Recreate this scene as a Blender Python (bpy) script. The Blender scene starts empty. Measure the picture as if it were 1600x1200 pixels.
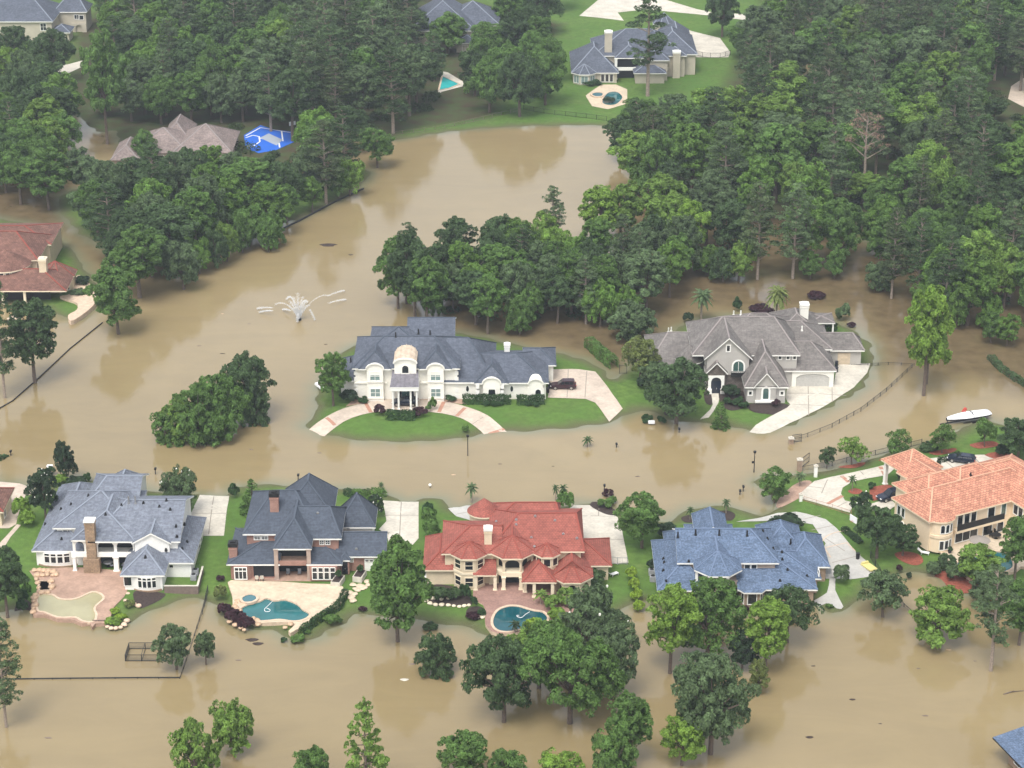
import bpy, bmesh, math, random
import numpy as np
from mathutils import Vector, Matrix
from mathutils.geometry import tessellate_polygon
random.seed(7)
SC = bpy.context.scene
C = SC.collection
# ------------------------------------------------------------------ camera, sky, sun, exposure
F = 3500.0; TH = math.radians(23.2); DIST = 421.0
CH = DIST*math.sin(TH); CY = -DIST*math.cos(TH)
cs_, sn_ = math.cos(TH), math.sin(TH)
cam = bpy.data.cameras.new('camera'); camo = bpy.data.objects.new('camera', cam); C.objects.link(camo)
cam.sensor_width = 36.0; cam.lens = 36.0*F/1600.0
cam.clip_start = 1.0; cam.clip_end = 5000.0
camo.location = (0, CY, CH); camo.rotation_euler = (math.pi/2-TH, 0, 0)
SC.camera = camo
W = bpy.data.worlds.new('World'); SC.world = W; W.use_nodes = True
SUN_EL, SUN_AZ = math.radians(60), math.radians(200)
nt = W.node_tree; nt.nodes.clear()
o = nt.nodes.new('ShaderNodeOutputWorld'); bg = nt.nodes.new('ShaderNodeBackground')
sky = nt.nodes.new('ShaderNodeTexSky'); sky.sky_type = 'NISHITA'; sky.sun_disc = False
sky.sun_elevation = SUN_EL; sky.sun_rotation = SUN_AZ; sky.dust_density = 4.0; sky.air_density = 1.2; sky.ozone_density = 1.5
hs = nt.nodes.new('ShaderNodeHueSaturation'); hs.inputs['Saturation'].default_value = 0.30
nt.links.new(sky.outputs[0], hs.inputs['Color'])
# broken cloud cover: brightens and dims the sky in large soft patches
tcw = nt.nodes.new('ShaderNodeTexCoord'); nzw = nt.nodes.new('ShaderNodeTexNoise'); nzw.inputs['Scale'].default_value = 3.2; nzw.inputs['Detail'].default_value = 5
mrw = nt.nodes.new('ShaderNodeMapRange'); mrw.inputs[1].default_value = .35; mrw.inputs[2].default_value = .68; mrw.inputs[3].default_value = 1.0; mrw.inputs[4].default_value = 1.75
mxw = nt.nodes.new('ShaderNodeVectorMath'); mxw.operation = 'SCALE'
nt.links.new(tcw.outputs['Generated'], nzw.inputs['Vector']); nt.links.new(nzw.outputs[0], mrw.inputs[0])
nt.links.new(hs.outputs[0], mxw.inputs[0]); nt.links.new(mrw.outputs[0], mxw.inputs['Scale'])
nt.links.new(mxw.outputs[0], bg.inputs['Color']); nt.links.new(bg.outputs[0], o.inputs[0])
bg.inputs['Strength'].default_value = 0.15
sun = bpy.data.lights.new('sun', 'SUN'); sun.energy = 1.4; sun.angle = math.radians(22); sun.color = (1, .95, .87)
suno = bpy.data.objects.new('sun', sun); C.objects.link(suno)
# direction towards the sun: azimuth measured from +Y clockwise
sd = Vector((math.sin(SUN_AZ)*math.cos(SUN_EL), math.cos(SUN_AZ)*math.cos(SUN_EL), math.sin(SUN_EL)))
suno.rotation_euler = sd.to_track_quat('Z', 'Y').to_euler()
SC.view_settings.view_transform = 'Standard'; SC.view_settings.look = 'None'
SC.view_settings.exposure = 0.54; SC.view_settings.gamma = 1.0
SC.cycles.max_bounces = 6; SC.cycles.volume_bounces = 0; SC.cycles.transparent_max_bounces = 4
SC.cycles.use_denoising = True

# ------------------------------------------------------------------ photo geometry helpers (photograph pixels -> metres)
def ray(px, py):
    a = (px-800)/F; b = (600-py)/F
    return Vector((a, cs_+b*sn_, -sn_+b*cs_))
def G(px, py, z=0.0):
    d = ray(px, py); t = (z-CH)/d.z
    return Vector((d.x*t, CY+d.y*t, z))
def proj(x, y, z):
    dy = y-CY; dz = z-CH; dep = dy*cs_-dz*sn_; up = dy*sn_+dz*cs_
    return (800+F*x/dep, 600-F*up/dep)
def zoomf(x0, y0, s): return lambda x, y: (x0+x/s, y0+y/s)
Z1 = zoomf(0, 680, 3.635); Z2 = zoomf(320, 720, 4.138); Z3 = zoomf(620, 750, 4.21); Z4 = zoomf(980, 760, 4.21)
Z5 = zoomf(1220, 640, 3.75); ZW = zoomf(470, 490, 3.81); ZG = zoomf(980, 430, 4.0); ZZ = zoomf(0, 0, 1)

# ------------------------------------------------------------------ materials
def mat(name, col, rough=.8, spec=.3, var=0.0, vscale=1.0, col2=None, bump=0.0, bscale=None, metal=0.0, detail=4, fine=0.0, fscale=8.0):
    m = bpy.data.materials.new(name); m.use_nodes = True
    n = m.node_tree.nodes; l = m.node_tree.links
    b = n['Principled BSDF']; b.inputs['Roughness'].default_value = rough; b.inputs['Metallic'].default_value = metal
    b.inputs['Specular IOR Level'].default_value = spec
    c = (*col, 1)
    if var > 0 or col2 or fine > 0:
        tc = n.new('ShaderNodeTexCoord')
        nz = n.new('ShaderNodeTexNoise'); nz.inputs['Scale'].default_value = vscale; nz.inputs['Detail'].default_value = detail
        nz.inputs['Roughness'].default_value = .65
        l.new(tc.outputs['Object'], nz.inputs['Vector'])
        mr = n.new('ShaderNodeMapRange'); mr.inputs[1].default_value = .3; mr.inputs[2].default_value = .7
        l.new(nz.outputs['Fac'], mr.inputs[0])
        mx = n.new('ShaderNodeMix'); mx.data_type = 'RGBA'
        l.new(mr.outputs[0], mx.inputs[0])
        if col2: mx.inputs[6].default_value = c; mx.inputs[7].default_value = (*col2, 1)
        else:
            mx.inputs[6].default_value = (*[v*(1-var) for v in col], 1); mx.inputs[7].default_value = (*[min(1, v*(1+var)) for v in col], 1)
        out = mx.outputs[2]
        if fine > 0:
            n2 = n.new('ShaderNodeTexNoise'); n2.inputs['Scale'].default_value = fscale; n2.inputs['Detail'].default_value = 3
            l.new(tc.outputs['Object'], n2.inputs['Vector'])
            m2 = n.new('ShaderNodeMapRange'); m2.inputs[1].default_value = .3; m2.inputs[2].default_value = .7
            m2.inputs[3].default_value = 1-fine; m2.inputs[4].default_value = 1+fine
            l.new(n2.outputs['Fac'], m2.inputs[0])
            sc = n.new('ShaderNodeVectorMath'); sc.operation = 'SCALE'
            l.new(out, sc.inputs[0]); l.new(m2.outputs[0], sc.inputs['Scale']); out = sc.outputs[0]
        l.new(out, b.inputs['Base Color'])
        if bump > 0:
            bp = n.new('ShaderNodeBump'); bp.inputs['Strength'].default_value = bump; bp.inputs['Distance'].default_value = .1
            if bscale:
                n3 = n.new('ShaderNodeTexNoise'); n3.inputs['Scale'].default_value = bscale; l.new(tc.outputs['Object'], n3.inputs['Vector']); l.new(n3.outputs['Fac'], bp.inputs['Height'])
            else: l.new(nz.outputs['Fac'], bp.inputs['Height'])
            l.new(bp.outputs[0], b.inputs['Normal'])
    else: b.inputs['Base Color'].default_value = c
    return m
def tile_mat(name, c1, c2, cm, bw, bh, var=.25, vscale=.35, rough=.85, mortar=.02, spec=.25, mott=None):
    """courses laid by UV (metres: u along the eave, v up the slope): shingles, roof tiles, bricks"""
    m = bpy.data.materials.new(name); m.use_nodes = True
    n = m.node_tree.nodes; l = m.node_tree.links; b = n['Principled BSDF']
    b.inputs['Roughness'].default_value = rough; b.inputs['Specular IOR Level'].default_value = spec
    uv = n.new('ShaderNodeTexCoord'); br = n.new('ShaderNodeTexBrick')
    br.inputs['Scale'].default_value = 1.0; br.inputs['Brick Width'].default_value = bw; br.inputs['Row Height'].default_value = bh
    br.inputs['Mortar Size'].default_value = mortar; br.inputs['Bias'].default_value = 0.0; br.inputs['Mortar Smooth'].default_value = .3
    br.inputs['Color1'].default_value = (*c1, 1); br.inputs['Color2'].default_value = (*c2, 1); br.inputs['Mortar'].default_value = (*cm, 1)
    l.new(uv.outputs['UV'], br.inputs['Vector'])
    nz = n.new('ShaderNodeTexNoise'); nz.inputs['Scale'].default_value = vscale; nz.inputs['Detail'].default_value = 6; nz.inputs['Roughness'].default_value = .7
    l.new(uv.outputs['Object'], nz.inputs['Vector'])
    mr = n.new('ShaderNodeMapRange'); mr.inputs[1].default_value = .3; mr.inputs[2].default_value = .7; mr.inputs[3].default_value = 1-var; mr.inputs[4].default_value = 1+var
    l.new(nz.outputs['Fac'], mr.inputs[0])
    sc = n.new('ShaderNodeVectorMath'); sc.operation = 'SCALE'; l.new(br.outputs['Color'], sc.inputs[0]); l.new(mr.outputs[0], sc.inputs['Scale'])
    out = sc.outputs[0]
    if mott:
        n2 = n.new('ShaderNodeTexNoise'); n2.inputs['Scale'].default_value = mott[0]; n2.inputs['Detail'].default_value = 2
        l.new(uv.outputs['Object'], n2.inputs['Vector'])
        m2 = n.new('ShaderNodeMapRange'); m2.inputs[1].default_value = .38; m2.inputs[2].default_value = .62; m2.inputs[3].default_value = 1-mott[1]; m2.inputs[4].default_value = 1+mott[1]
        l.new(n2.outputs['Fac'], m2.inputs[0])
        s2 = n.new('ShaderNodeVectorMath'); s2.operation = 'SCALE'; l.new(out, s2.inputs[0]); l.new(m2.outputs[0], s2.inputs['Scale']); out = s2.outputs[0]
    l.new(out, b.inputs['Base Color'])
    bp = n.new('ShaderNodeBump'); bp.inputs['Strength'].default_value = .5; bp.inputs['Distance'].default_value = .05
    l.new(br.outputs['Fac'], bp.inputs['Height']); bp.invert = True; l.new(bp.outputs[0], b.inputs['Normal'])
    return m
M = {}
M['white'] = mat('white_stucco', (.74, .73, .69), .85, var=.06, vscale=.5, fine=.05)
M['trim'] = mat('white_trim', (.78, .77, .72), .6, var=.05, vscale=.8)
M['cream'] = mat('cream_stucco', (.62, .52, .37), .85, var=.08, vscale=.5, fine=.05)
M['creamtrim'] = mat('cream_trim', (.72, .63, .47), .7, var=.05, vscale=.8)
M['tanwall'] = mat('tan_stucco', (.72, .58, .41), .85, var=.07, vscale=.4, fine=.05)
M['greywall'] = mat('grey_stucco', (.40, .38, .35), .88, var=.06, vscale=.5, fine=.05)
M['offwhite'] = mat('off_white_stucco', (.75, .73, .66), .85, var=.07, vscale=.5, fine=.05)
M['taupe'] = mat('taupe_siding', (.42, .33, .27), .85, var=.08, vscale=.6)
M['brick'] = tile_mat('red_brick', (.38, .20, .155), (.31, .155, .12), (.38, .29, .24), .22, .075, var=.2, vscale=.8, mortar=.008)
M['brownbrick'] = tile_mat('brown_brick', (.30, .20, .14), (.36, .26, .18), (.36, .3, .25), .22, .075, var=.25, vscale=.8, mortar=.008)
M['stone'] = tile_mat('tan_stone', (.36, .25, .16), (.26, .18, .12), (.2, .15, .1), .55, .28, var=.3, vscale=.9, mortar=.03)
M['darkstone'] = tile_mat('dark_stone', (.12, .10, .09), (.18, .15, .13), (.08, .07, .06), .5, .25, var=.3, vscale=.9, mortar=.03)
M['roof_grey'] = tile_mat('grey_shingle', (.175, .195, .23), (.14, .155, .19), (.10, .11, .14), .9, .3, var=.16, vscale=.5, mortar=.02, mott=(2.0, .12))
M['roof_dark'] = tile_mat('charcoal_shingle', (.075, .09, .115), (.06, .072, .095), (.045, .052, .07), .9, .3, var=.16, vscale=.4, mortar=.02, mott=(2.2, .12))
M['roof_slate'] = tile_mat('slate_shingle', (.10, .115, .145), (.078, .09, .115), (.055, .06, .08), .9, .3, var=.22, vscale=.3, mortar=.02, mott=(2.0, .15))
M['roof_red'] = tile_mat('red_tile', (.31, .098, .074), (.25, .08, .06), (.16, .053, .042), .45, .36, var=.18, vscale=.4, mortar=.03, mott=(1.5, .1))
M['roof_blue'] = tile_mat('blue_shingle', (.115, .158, .235), (.085, .122, .188), (.07, .098, .15), .9, .3, var=.16, vscale=.5, mortar=.02, mott=(3.4, .24))
M['roof_tan'] = tile_mat('terracotta_tile', (.53, .26, .17), (.40, .18, .12), (.22, .095, .065), .6, .4, var=.16, vscale=.5, mortar=.04, mott=(1.6, .16))
M['roof_warm'] = tile_mat('warm_grey_shingle', (.185, .17, .158), (.14, .128, .12), (.095, .088, .082), .9, .3, var=.28, vscale=.28, mortar=.02, mott=(2.0, .12))
M['roof_brown'] = tile_mat('brown_shingle', (.25, .20, .18), (.19, .155, .145), (.13, .1, .095), .9, .3, var=.25, vscale=.3, mortar=.02, mott=(2, .15))
M['roof_clay'] = tile_mat('clay_tile', (.21, .11, .082), (.145, .076, .06), (.09, .045, .037), .5, .36, var=.3, vscale=.35, mortar=.03, mott=(1.5, .15))
M['cap_grey'] = mat('light_ridge_cap', (.215, .24, .285), .85)
M['cap_dark'] = mat('dark_ridge_cap', (.07, .085, .11), .85)
M['cap_red'] = mat('red_ridge_cap', (.25, .062, .045), .8)
M['cap_blue'] = mat('blue_ridge_cap', (.125, .17, .255), .85)
M['cap_tan'] = mat('tan_ridge_cap', (.52, .30, .20), .8, var=.1, vscale=2)
M['cap_warm'] = mat('warm_ridge_cap', (.25, .22, .21), .85)
M['glass'] = mat('dark_window_glass', (.012, .016, .02), .08, spec=.6)
M['glassgreen'] = mat('green_window_glass', (.05, .10, .09), .08, spec=.8)
M['blind'] = mat('window_blind', (.17, .24, .23), .3)
M['dark'] = mat('dark_shade_and_opening', (.02, .022, .025), .9)  # near-black: painted shade of porches and loggias, also a door and a pane
M['wood'] = mat('brown_door_wood', (.06, .035, .025), .6)
M['metalroof'] = mat('grey_metal_roof', (.16, .15, .17), .35, spec=.6, var=.35, vscale=1.2)
M['copper'] = mat('weathered_metal_roof', (.62, .54, .42), .5, var=.15, vscale=1.5, col2=(.42, .31, .22))
M['concrete'] = mat('pale_concrete', (.50, .465, .395), .9, var=.16, vscale=.3, fine=.1, fscale=2)
M['beige'] = mat('beige_stucco', (.44, .40, .32), .88, var=.08, vscale=.5)
M['concrete2'] = mat('grey_concrete', (.42, .41, .38), .9, var=.14, vscale=.25, fine=.08, fscale=3)
M['pinkdrive'] = mat('pinkish_concrete', (.49, .41, .335), .9, var=.18, vscale=.3, fine=.1, fscale=2)
M['band'] = mat('brick_band', (.38, .20, .14), .9, var=.15, vscale=1.5)
M['joint'] = mat('dark_concrete_joint', (.27, .24, .2), .95)
M['patio_brown'] = mat('brown_stamped_patio', (.36, .24, .18), .8, var=.2, vscale=.5, fine=.12, fscale=2.5)
M['patio_cream'] = mat('cream_stone_patio', (.52, .43, .315), .85, var=.12, vscale=.4, fine=.12, fscale=2)
M['patio_red'] = mat('red_paver_patio', (.28, .17, .14), .85, var=.2, vscale=.6, fine=.15, fscale=3)
M['coping'] = mat('stone_coping', (.55, .42, .31), .85, var=.2, vscale=1.5)
M['rock'] = mat('tan_boulder', (.47, .33, .22), .9, var=.35, vscale=1.2, bump=.5)
M['pool'] = mat('teal_pool_water', (.016, .115, .12), .06, spec=.5, var=.25, vscale=.25)
M['poolbright'] = mat('turquoise_pool_water', (.03, .42, .42), .06, spec=.5, var=.15, vscale=.25)
M['poolgreen'] = mat('cloudy_green_pool_water', (.34, .315, .19), .1, spec=.5, var=.12, vscale=.2)
M['poolblue'] = mat('dark_blue_pool_water', (.008, .075, .092), .06, spec=.5, var=.3, vscale=.25)
M['spa'] = mat('spa_water', (.05, .14, .16), .06, spec=.5)
M['mulch'] = mat('dark_mulch', (.045, .032, .028), .95, var=.4, vscale=3)
M['redmulch'] = mat('red_mulch', (.24, .07, .045), .95, var=.35, vscale=3)
M['bark'] = mat('brown_bark', (.13, .10, .08), .95, var=.3, vscale=3)
M['palebark'] = mat('pale_bark', (.26, .21, .17), .95, var=.3, vscale=3)
M['black'] = mat('black_metal', (.015, .015, .016), .5)
M['iron'] = mat('dark_iron_fence', (.03, .03, .03), .7)
M['woodfence'] = mat('grey_brown_fence', (.17, .13, .11), .9, var=.2, vscale=2)
M['carmaroon'] = mat('dark_maroon_paint', (.035, .012, .02), .25, spec=.6)
M['carblue'] = mat('dark_blue_paint', (.012, .018, .035), .2, spec=.6)
M['rubber'] = mat('black_rubber', (.012, .012, .012), .85)
M['chrome'] = mat('silver_metal', (.5, .5, .5), .3, metal=.9)
M['boatcover'] = mat('white_boat_cover', (.74, .75, .76), .7, var=.08, vscale=1.5)
M['navy'] = mat('navy_hull', (.03, .025, .035), .35)
M['redpaint'] = mat('red_paint', (.45, .06, .04), .5)
M['yellow'] = mat('yellow_plastic', (.60, .53, .22), .6)
M['court'] = mat('blue_court', (.02, .12, .52), .8, var=.06, vscale=.4)
M['courtgrey'] = mat('grey_court', (.32, .36, .42), .8, var=.06, vscale=.4)
M['line'] = mat('white_line', (.75, .75, .75), .8)
M['ac'] = mat('grey_steel', (.30, .31, .32), .6, var=.1, vscale=3)
M['flower'] = mat('white_flower', (.75, .74, .66), .7)
M['fabric'] = mat('grey_fabric', (.28, .30, .33), .9)
M['tub'] = mat('umbrella_canvas', (.26, .23, .2), .9)
def mesh_mat_noise(): pass
def foliage(name, rough=.7, trans=.5):
    m = bpy.data.materials.new(name); m.use_nodes = True
    n = m.node_tree.nodes; l = m.node_tree.links; n.remove(n['Principled BSDF']); out = n['Material Output']
    oi = n.new('ShaderNodeObjectInfo'); tc = n.new('ShaderNodeTexCoord')
    nz = n.new('ShaderNodeTexNoise'); nz.inputs['Scale'].default_value = .55; nz.inputs['Detail'].default_value = 3
    l.new(tc.outputs['Object'], nz.inputs['Vector'])
    mr = n.new('ShaderNodeMapRange'); mr.inputs[1].default_value = .3; mr.inputs[2].default_value = .7; mr.inputs[3].default_value = .62; mr.inputs[4].default_value = 1.5
    l.new(nz.outputs['Fac'], mr.inputs[0])
    n2 = n.new('ShaderNodeTexNoise'); n2.inputs['Scale'].default_value = 3.0; n2.inputs['Detail'].default_value = 2
    l.new(tc.outputs['Object'], n2.inputs['Vector'])
    m2 = n.new('ShaderNodeMapRange'); m2.inputs[1].default_value = .3; m2.inputs[2].default_value = .7; m2.inputs[3].default_value = .62; m2.inputs[4].default_value = 1.42
    l.new(n2.outputs['Fac'], m2.inputs[0])
    mu = n.new('ShaderNodeMath'); mu.operation = 'MULTIPLY'; l.new(mr.outputs[0], mu.inputs[0]); l.new(m2.outputs[0], mu.inputs[1])
    sc = n.new('ShaderNodeVectorMath'); sc.operation = 'SCALE'; l.new(oi.outputs['Color'], sc.inputs[0]); l.new(mu.outputs[0], sc.inputs['Scale'])
    pb = n.new('ShaderNodeBsdfPrincipled'); pb.inputs['Roughness'].default_value = rough; pb.inputs['Specular IOR Level'].default_value = .25
    tr = n.new('ShaderNodeBsdfTranslucent'); ms = n.new('ShaderNodeMixShader'); ms.inputs[0].default_value = trans
    l.new(sc.outputs[0], pb.inputs['Base Color']); l.new(sc.outputs[0], tr.inputs['Color'])
    l.new(pb.outputs[0], ms.inputs[1]); l.new(tr.outputs[0], ms.inputs[2]); l.new(ms.outputs[0], out.inputs['Surface'])
    return m
M['leaf'] = foliage('leaf_foliage')

# ------------------------------------------------------------------ object helpers
def tag(o, label=None, cat=None, group=None, kind=None):
    if label: o['label'] = label
    if cat: o['category'] = cat
    if group: o['group'] = group
    if kind: o['kind'] = kind
    return o
def obj(name, bm, mats, parent=None, loc=None, smooth=False):
    me = bpy.data.meshes.new(name)
    if isinstance(bm, bmesh.types.BMesh):
        bm.to_mesh(me); bm.free()
    else: me = bm
    for m in (mats if isinstance(mats, (list, tuple)) else [mats]): me.materials.append(m)
    o = bpy.data.objects.new(name, me); C.objects.link(o)
    if parent: o.parent = parent
    if loc is not None: o.location = loc
    if smooth:
        me.polygons.foreach_set('use_smooth', [True]*len(me.polygons))
    return o
def empty(name, loc, rz=0, label=None, cat=None, group=None, scale=None):
    o = bpy.data.objects.new(name, None); C.objects.link(o); o.empty_display_size = .5
    o.location = loc; o.rotation_euler = (0, 0, rz)
    if scale: o.scale = scale
    return tag(o, label, cat, group)
def bx(bm, x0, x1, y0, y1, z0, z1, mi=0):
    v = [bm.verts.new(p) for p in ((x0, y0, z0), (x1, y0, z0), (x1, y1, z0), (x0, y1, z0), (x0, y0, z1), (x1, y0, z1), (x1, y1, z1), (x0, y1, z1))]
    for f in ((0, 3, 2, 1), (4, 5, 6, 7), (0, 1, 5, 4), (1, 2, 6, 5), (2, 3, 7, 6), (3, 0, 4, 7)):
        fc = bm.faces.new([v[i] for i in f]); fc.material_index = mi
def bar(bm, p, q, w, h, mi=0):
    """square bar from p to q"""
    p = Vector(p); q = Vector(q); d = q-p
    if d.length < 1e-4: return
    d.normalize(); s = d.cross(Vector((0, 0, 1)))
    if s.length < 1e-3: s = Vector((1, 0, 0))
    s.normalize(); u = s.cross(d).normalized()
    vs = []
    for c in (p, q):
        for a, b in ((-1, -1), (1, -1), (1, 1), (-1, 1)): vs.append(bm.verts.new(c+s*a*w/2+u*b*h/2))
    for f in ((0, 1, 2, 3), (7, 6, 5, 4), (0, 4, 5, 1), (1, 5, 6, 2), (2, 6, 7, 3), (3, 7, 4, 0)):
        bm.faces.new([vs[i] for i in f]).material_index = mi
def tube(bm, pts, rad, n=6, mi=0, cap=True):
    rings = []
    pts = [Vector(p) for p in pts]
    for i, p in enumerate(pts):
        d = (pts[min(i+1, len(pts)-1)]-pts[max(i-1, 0)])
        if d.length < 1e-6: d = Vector((0, 0, 1))
        d.normalize(); s = d.cross(Vector((0, .3, 1))).normalized(); u = s.cross(d)
        r = rad[i] if isinstance(rad, (list, tuple)) else rad
        rings.append([bm.verts.new(p+(s*math.cos(2*math.pi*k/n)+u*math.sin(2*math.pi*k/n))*r) for k in range(n)])
    for a, b in zip(rings, rings[1:]):
        for k in range(n): bm.faces.new([a[k], a[(k+1) % n], b[(k+1) % n], b[k]]).material_index = mi
    if cap and n > 2:
        bm.faces.new(rings[0][::-1]).material_index = mi; bm.faces.new(rings[-1]).material_index = mi
def prism(bm, pts, z0, z1, mi=0, top=True, bottom=True):
    """vertical prism over a plan polygon (list of (x,y))"""
    n = len(pts); a = [bm.verts.new((p[0], p[1], z0)) for p in pts]; b = [bm.verts.new((p[0], p[1], z1)) for p in pts]
    for i in range(n):
        j = (i+1) % n; bm.faces.new([a[i], a[j], b[j], b[i]]).material_index = mi
    if top:
        for t in tessellate_polygon([[Vector((p[0], p[1], 0)) for p in pts]]):
            try: bm.faces.new([b[i] for i in t]).material_index = mi
            except ValueError: pass
def fixn(bm): bmesh.ops.recalc_face_normals(bm, faces=bm.faces[:])
def uvmap(me_obj):
    """u along the eave, v up the slope, in metres"""
    me = me_obj.data; uv = me.uv_layers.new(name='courses'); co = me.vertices
    for p in me.polygons:
        n = p.normal; h = Vector((-n.y, n.x, 0))
        if h.length < 1e-3: h = Vector((1, 0, 0))
        h.normalize(); t = n.cross(h)
        for li in p.loop_indices:
            c = co[me.loops[li].vertex_index].co; uv.data[li].uv = (c.dot(h), c.dot(t))
def smooth_poly(pts, k=5, closed=True):
    n = len(pts); out = []
    rng = range(n) if closed else range(n-1)
    for i in rng:
        if closed: p0, p1, p2, p3 = pts[(i-1) % n], pts[i], pts[(i+1) % n], pts[(i+2) % n]
        else: p0, p1, p2, p3 = pts[max(i-1, 0)], pts[i], pts[i+1], pts[min(i+2, n-1)]
        for j in range(k):
            t = j/k
            out.append(tuple(.5*(2*p1[a]+(p2[a]-p0[a])*t+(2*p0[a]-5*p1[a]+4*p2[a]-p3[a])*t*t+(3*p1[a]-p0[a]-3*p2[a]+p3[a])*t**3) for a in (0, 1)))
    if not closed: out.append(tuple(pts[-1][:2]))
    return out
def ground_pts(pts, z=0.0): return [tuple(G(p[0], p[1], z)[:2]) for p in pts]

# ------------------------------------------------------------------ the ground: one sheet whose height follows the lots, and the flood water over it
LOTS = [
 # row of lots along the near side of the street
 [(-90,757),(0,752),(45,760),(62,772),(85,752),(130,748),(200,758),(238,768),(300,773),(352,776),(364,764),(420,757),(520,763),(598,771),(625,784),(654,782),(662,777),(690,781),(708,796),(735,792),(768,797),(832,797),(880,792),(905,786),(948,792),(985,812),(1040,815),(1062,803),(1090,793),(1130,792),(1166,800),(1195,806),(1216,790),(1195,765),(1182,748),(1250,742),(1330,728),(1400,706),(1470,690),(1500,672),(1535,656),(1575,664),(1700,672),
  (1700,930),(1560,930),(1490,925),(1470,900),(1432,893),(1395,903),(1330,946),(1292,957),(1262,935),(1215,950),(1150,962),(1060,965),(1018,942),(985,945),(960,960),(900,985),(850,1000),(775,998),(742,982),(705,976),(660,968),(600,962),(556,962),(515,985),(470,1003),(430,985),(395,983),(350,962),(330,940),(300,935),(262,945),(230,955),(195,978),(150,975),(100,960),(62,958),(20,950),(-90,960)],
 # white villa's island
 [(478,668),(492,645),(495,610),(512,580),(540,548),(600,525),(720,520),(830,545),(905,560),(940,578),(962,592),(1000,560),(1060,512),(1120,495),(1230,492),(1310,505),(1352,530),(1364,560),(1352,600),(1310,628),(1262,652),(1225,668),(1190,674),(1150,668),(1105,660),(1060,658),(1010,641),(985,645),(948,662),(890,668),(840,673),(770,674),(705,687),(610,690),(560,688),(520,682)],
 # high ground of the far bank
 [(-200,-250),(1900,-250),(1900,100),(1500,60),(1260,90),(1190,150),(1010,196),(945,196),(820,197),(700,206),(612,219),(575,205),(500,240),(400,262),(300,262),(230,245),(190,228),(180,205),(150,205),(120,180),(0,120),(-200,100)],
 # terrace of the clay-tiled house
 [(-200,330),(20,345),(80,365),(115,395),(150,448),(152,470),(135,492),(112,500),(60,480),(0,470),(-200,480)],
 # bank under the trees left of the pond
 [(100,300),(250,290),(430,300),(560,262),(570,285),(500,325),(425,358),(330,400),(240,400),(170,390),(110,350)],
 # wooded ground beyond the grey house
 [(1000,280),(1200,330),(1420,390),(1700,420),(1700,120),(1500,80),(1250,120),(1050,200)],
]
LOTW = [ground_pts(smooth_poly(p, 3)) for p in LOTS]
GX = np.arange(-190, 190.1, 1.25); GYs = np.arange(-165, 420.1, 1.25)
def seg_dist(X, Y, poly):
    d = np.full(X.shape, 1e9); ins = np.zeros(X.shape, bool); n = len(poly)
    for i in range(n):
        ax, ay = poly[i]; bx_, by_ = poly[(i+1) % n]; dx, dy = bx_-ax, by_-ay; L = dx*dx+dy*dy
        if L < 1e-9: continue
        t = np.clip(((X-ax)*dx+(Y-ay)*dy)/L, 0, 1)
        d = np.minimum(d, (X-ax-t*dx)**2+(Y-ay-t*dy)**2)
        c = (ay > Y) != (by_ > Y)
        with np.errstate(divide='ignore', invalid='ignore'):
            xi = ax+(Y-ay)*dx/(dy if abs(dy) > 1e-12 else 1e-12)
        ins ^= (c & (X < xi))
    d = np.sqrt(d); return np.where(ins, d, -d)
XX, YY = np.meshgrid(GX, GYs)
SD = np.full(XX.shape, -1e9); SDI = []
for p in LOTW:
    s = seg_dist(XX, YY, p); SDI.append(s); SD = np.maximum(SD, s)
wob = .35*np.sin(XX*.9+1.3*np.sin(YY*.7))+.3*np.sin(YY*1.1+XX*.43)
SDW = SD+wob*np.exp(-(SD/4)**2)
ZG_ = np.clip(SDW*.10, -.9, .5)
ZG_[SDW > 5] += .03*np.sin(XX*.25)[SDW > 5]*np.cos(YY*.2)[SDW > 5]
def gh(x, y):
    i = min(max((x-GX[0])/1.25, 0), len(GX)-1.001); j = min(max((y-GYs[0])/1.25, 0), len(GYs)-1.001)
    a, b = int(i), int(j); u, v = i-a, j-b
    return float(ZG_[b, a]*(1-u)*(1-v)+ZG_[b, a+1]*u*(1-v)+ZG_[b+1, a]*(1-u)*v+ZG_[b+1, a+1]*u*v)
def on(px, py):
    """where a pixel's ray meets the ground or the flood"""
    z = 0.0
    for _ in range(6):
        g = G(px, py, z); z = max(gh(g.x, g.y), 0.0)
    return G(px, py, z)
def grid_mesh(name, Zs, attr):
    ny, nx = XX.shape; Xb, Yb = XX.copy(), YY.copy()
    # the outermost ring runs far out so that the sheet has no near edge
    Xb[:, 0] = -700; Xb[:, -1] = 700; Yb[0, :] = -520; Yb[-1, :] = 900
    co = np.stack([Xb, Yb, Zs], -1).reshape(-1, 3).astype(np.float32)
    idx = np.arange(nx*ny).reshape(ny, nx)
    f = np.stack([idx[:-1, :-1], idx[:-1, 1:], idx[1:, 1:], idx[1:, :-1]], -1).reshape(-1, 4)
    me = bpy.data.meshes.new(name); me.vertices.add(len(co)); me.vertices.foreach_set('co', co.ravel())
    me.loops.add(f.size); me.loops.foreach_set('vertex_index', f.ravel().astype(np.int32))
    me.polygons.add(len(f)); me.polygons.foreach_set('loop_start', np.arange(0, f.size, 4, dtype=np.int32)); me.polygons.foreach_set('loop_total', np.full(len(f), 4, np.int32))
    me.update(); me.validate()
    for k, a in attr.items():
        at = me.attributes.new(k, 'FLOAT', 'POINT'); at.data.foreach_set('value', a.reshape(-1).astype(np.float32))
    return me
forest = np.zeros(XX.shape)
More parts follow.
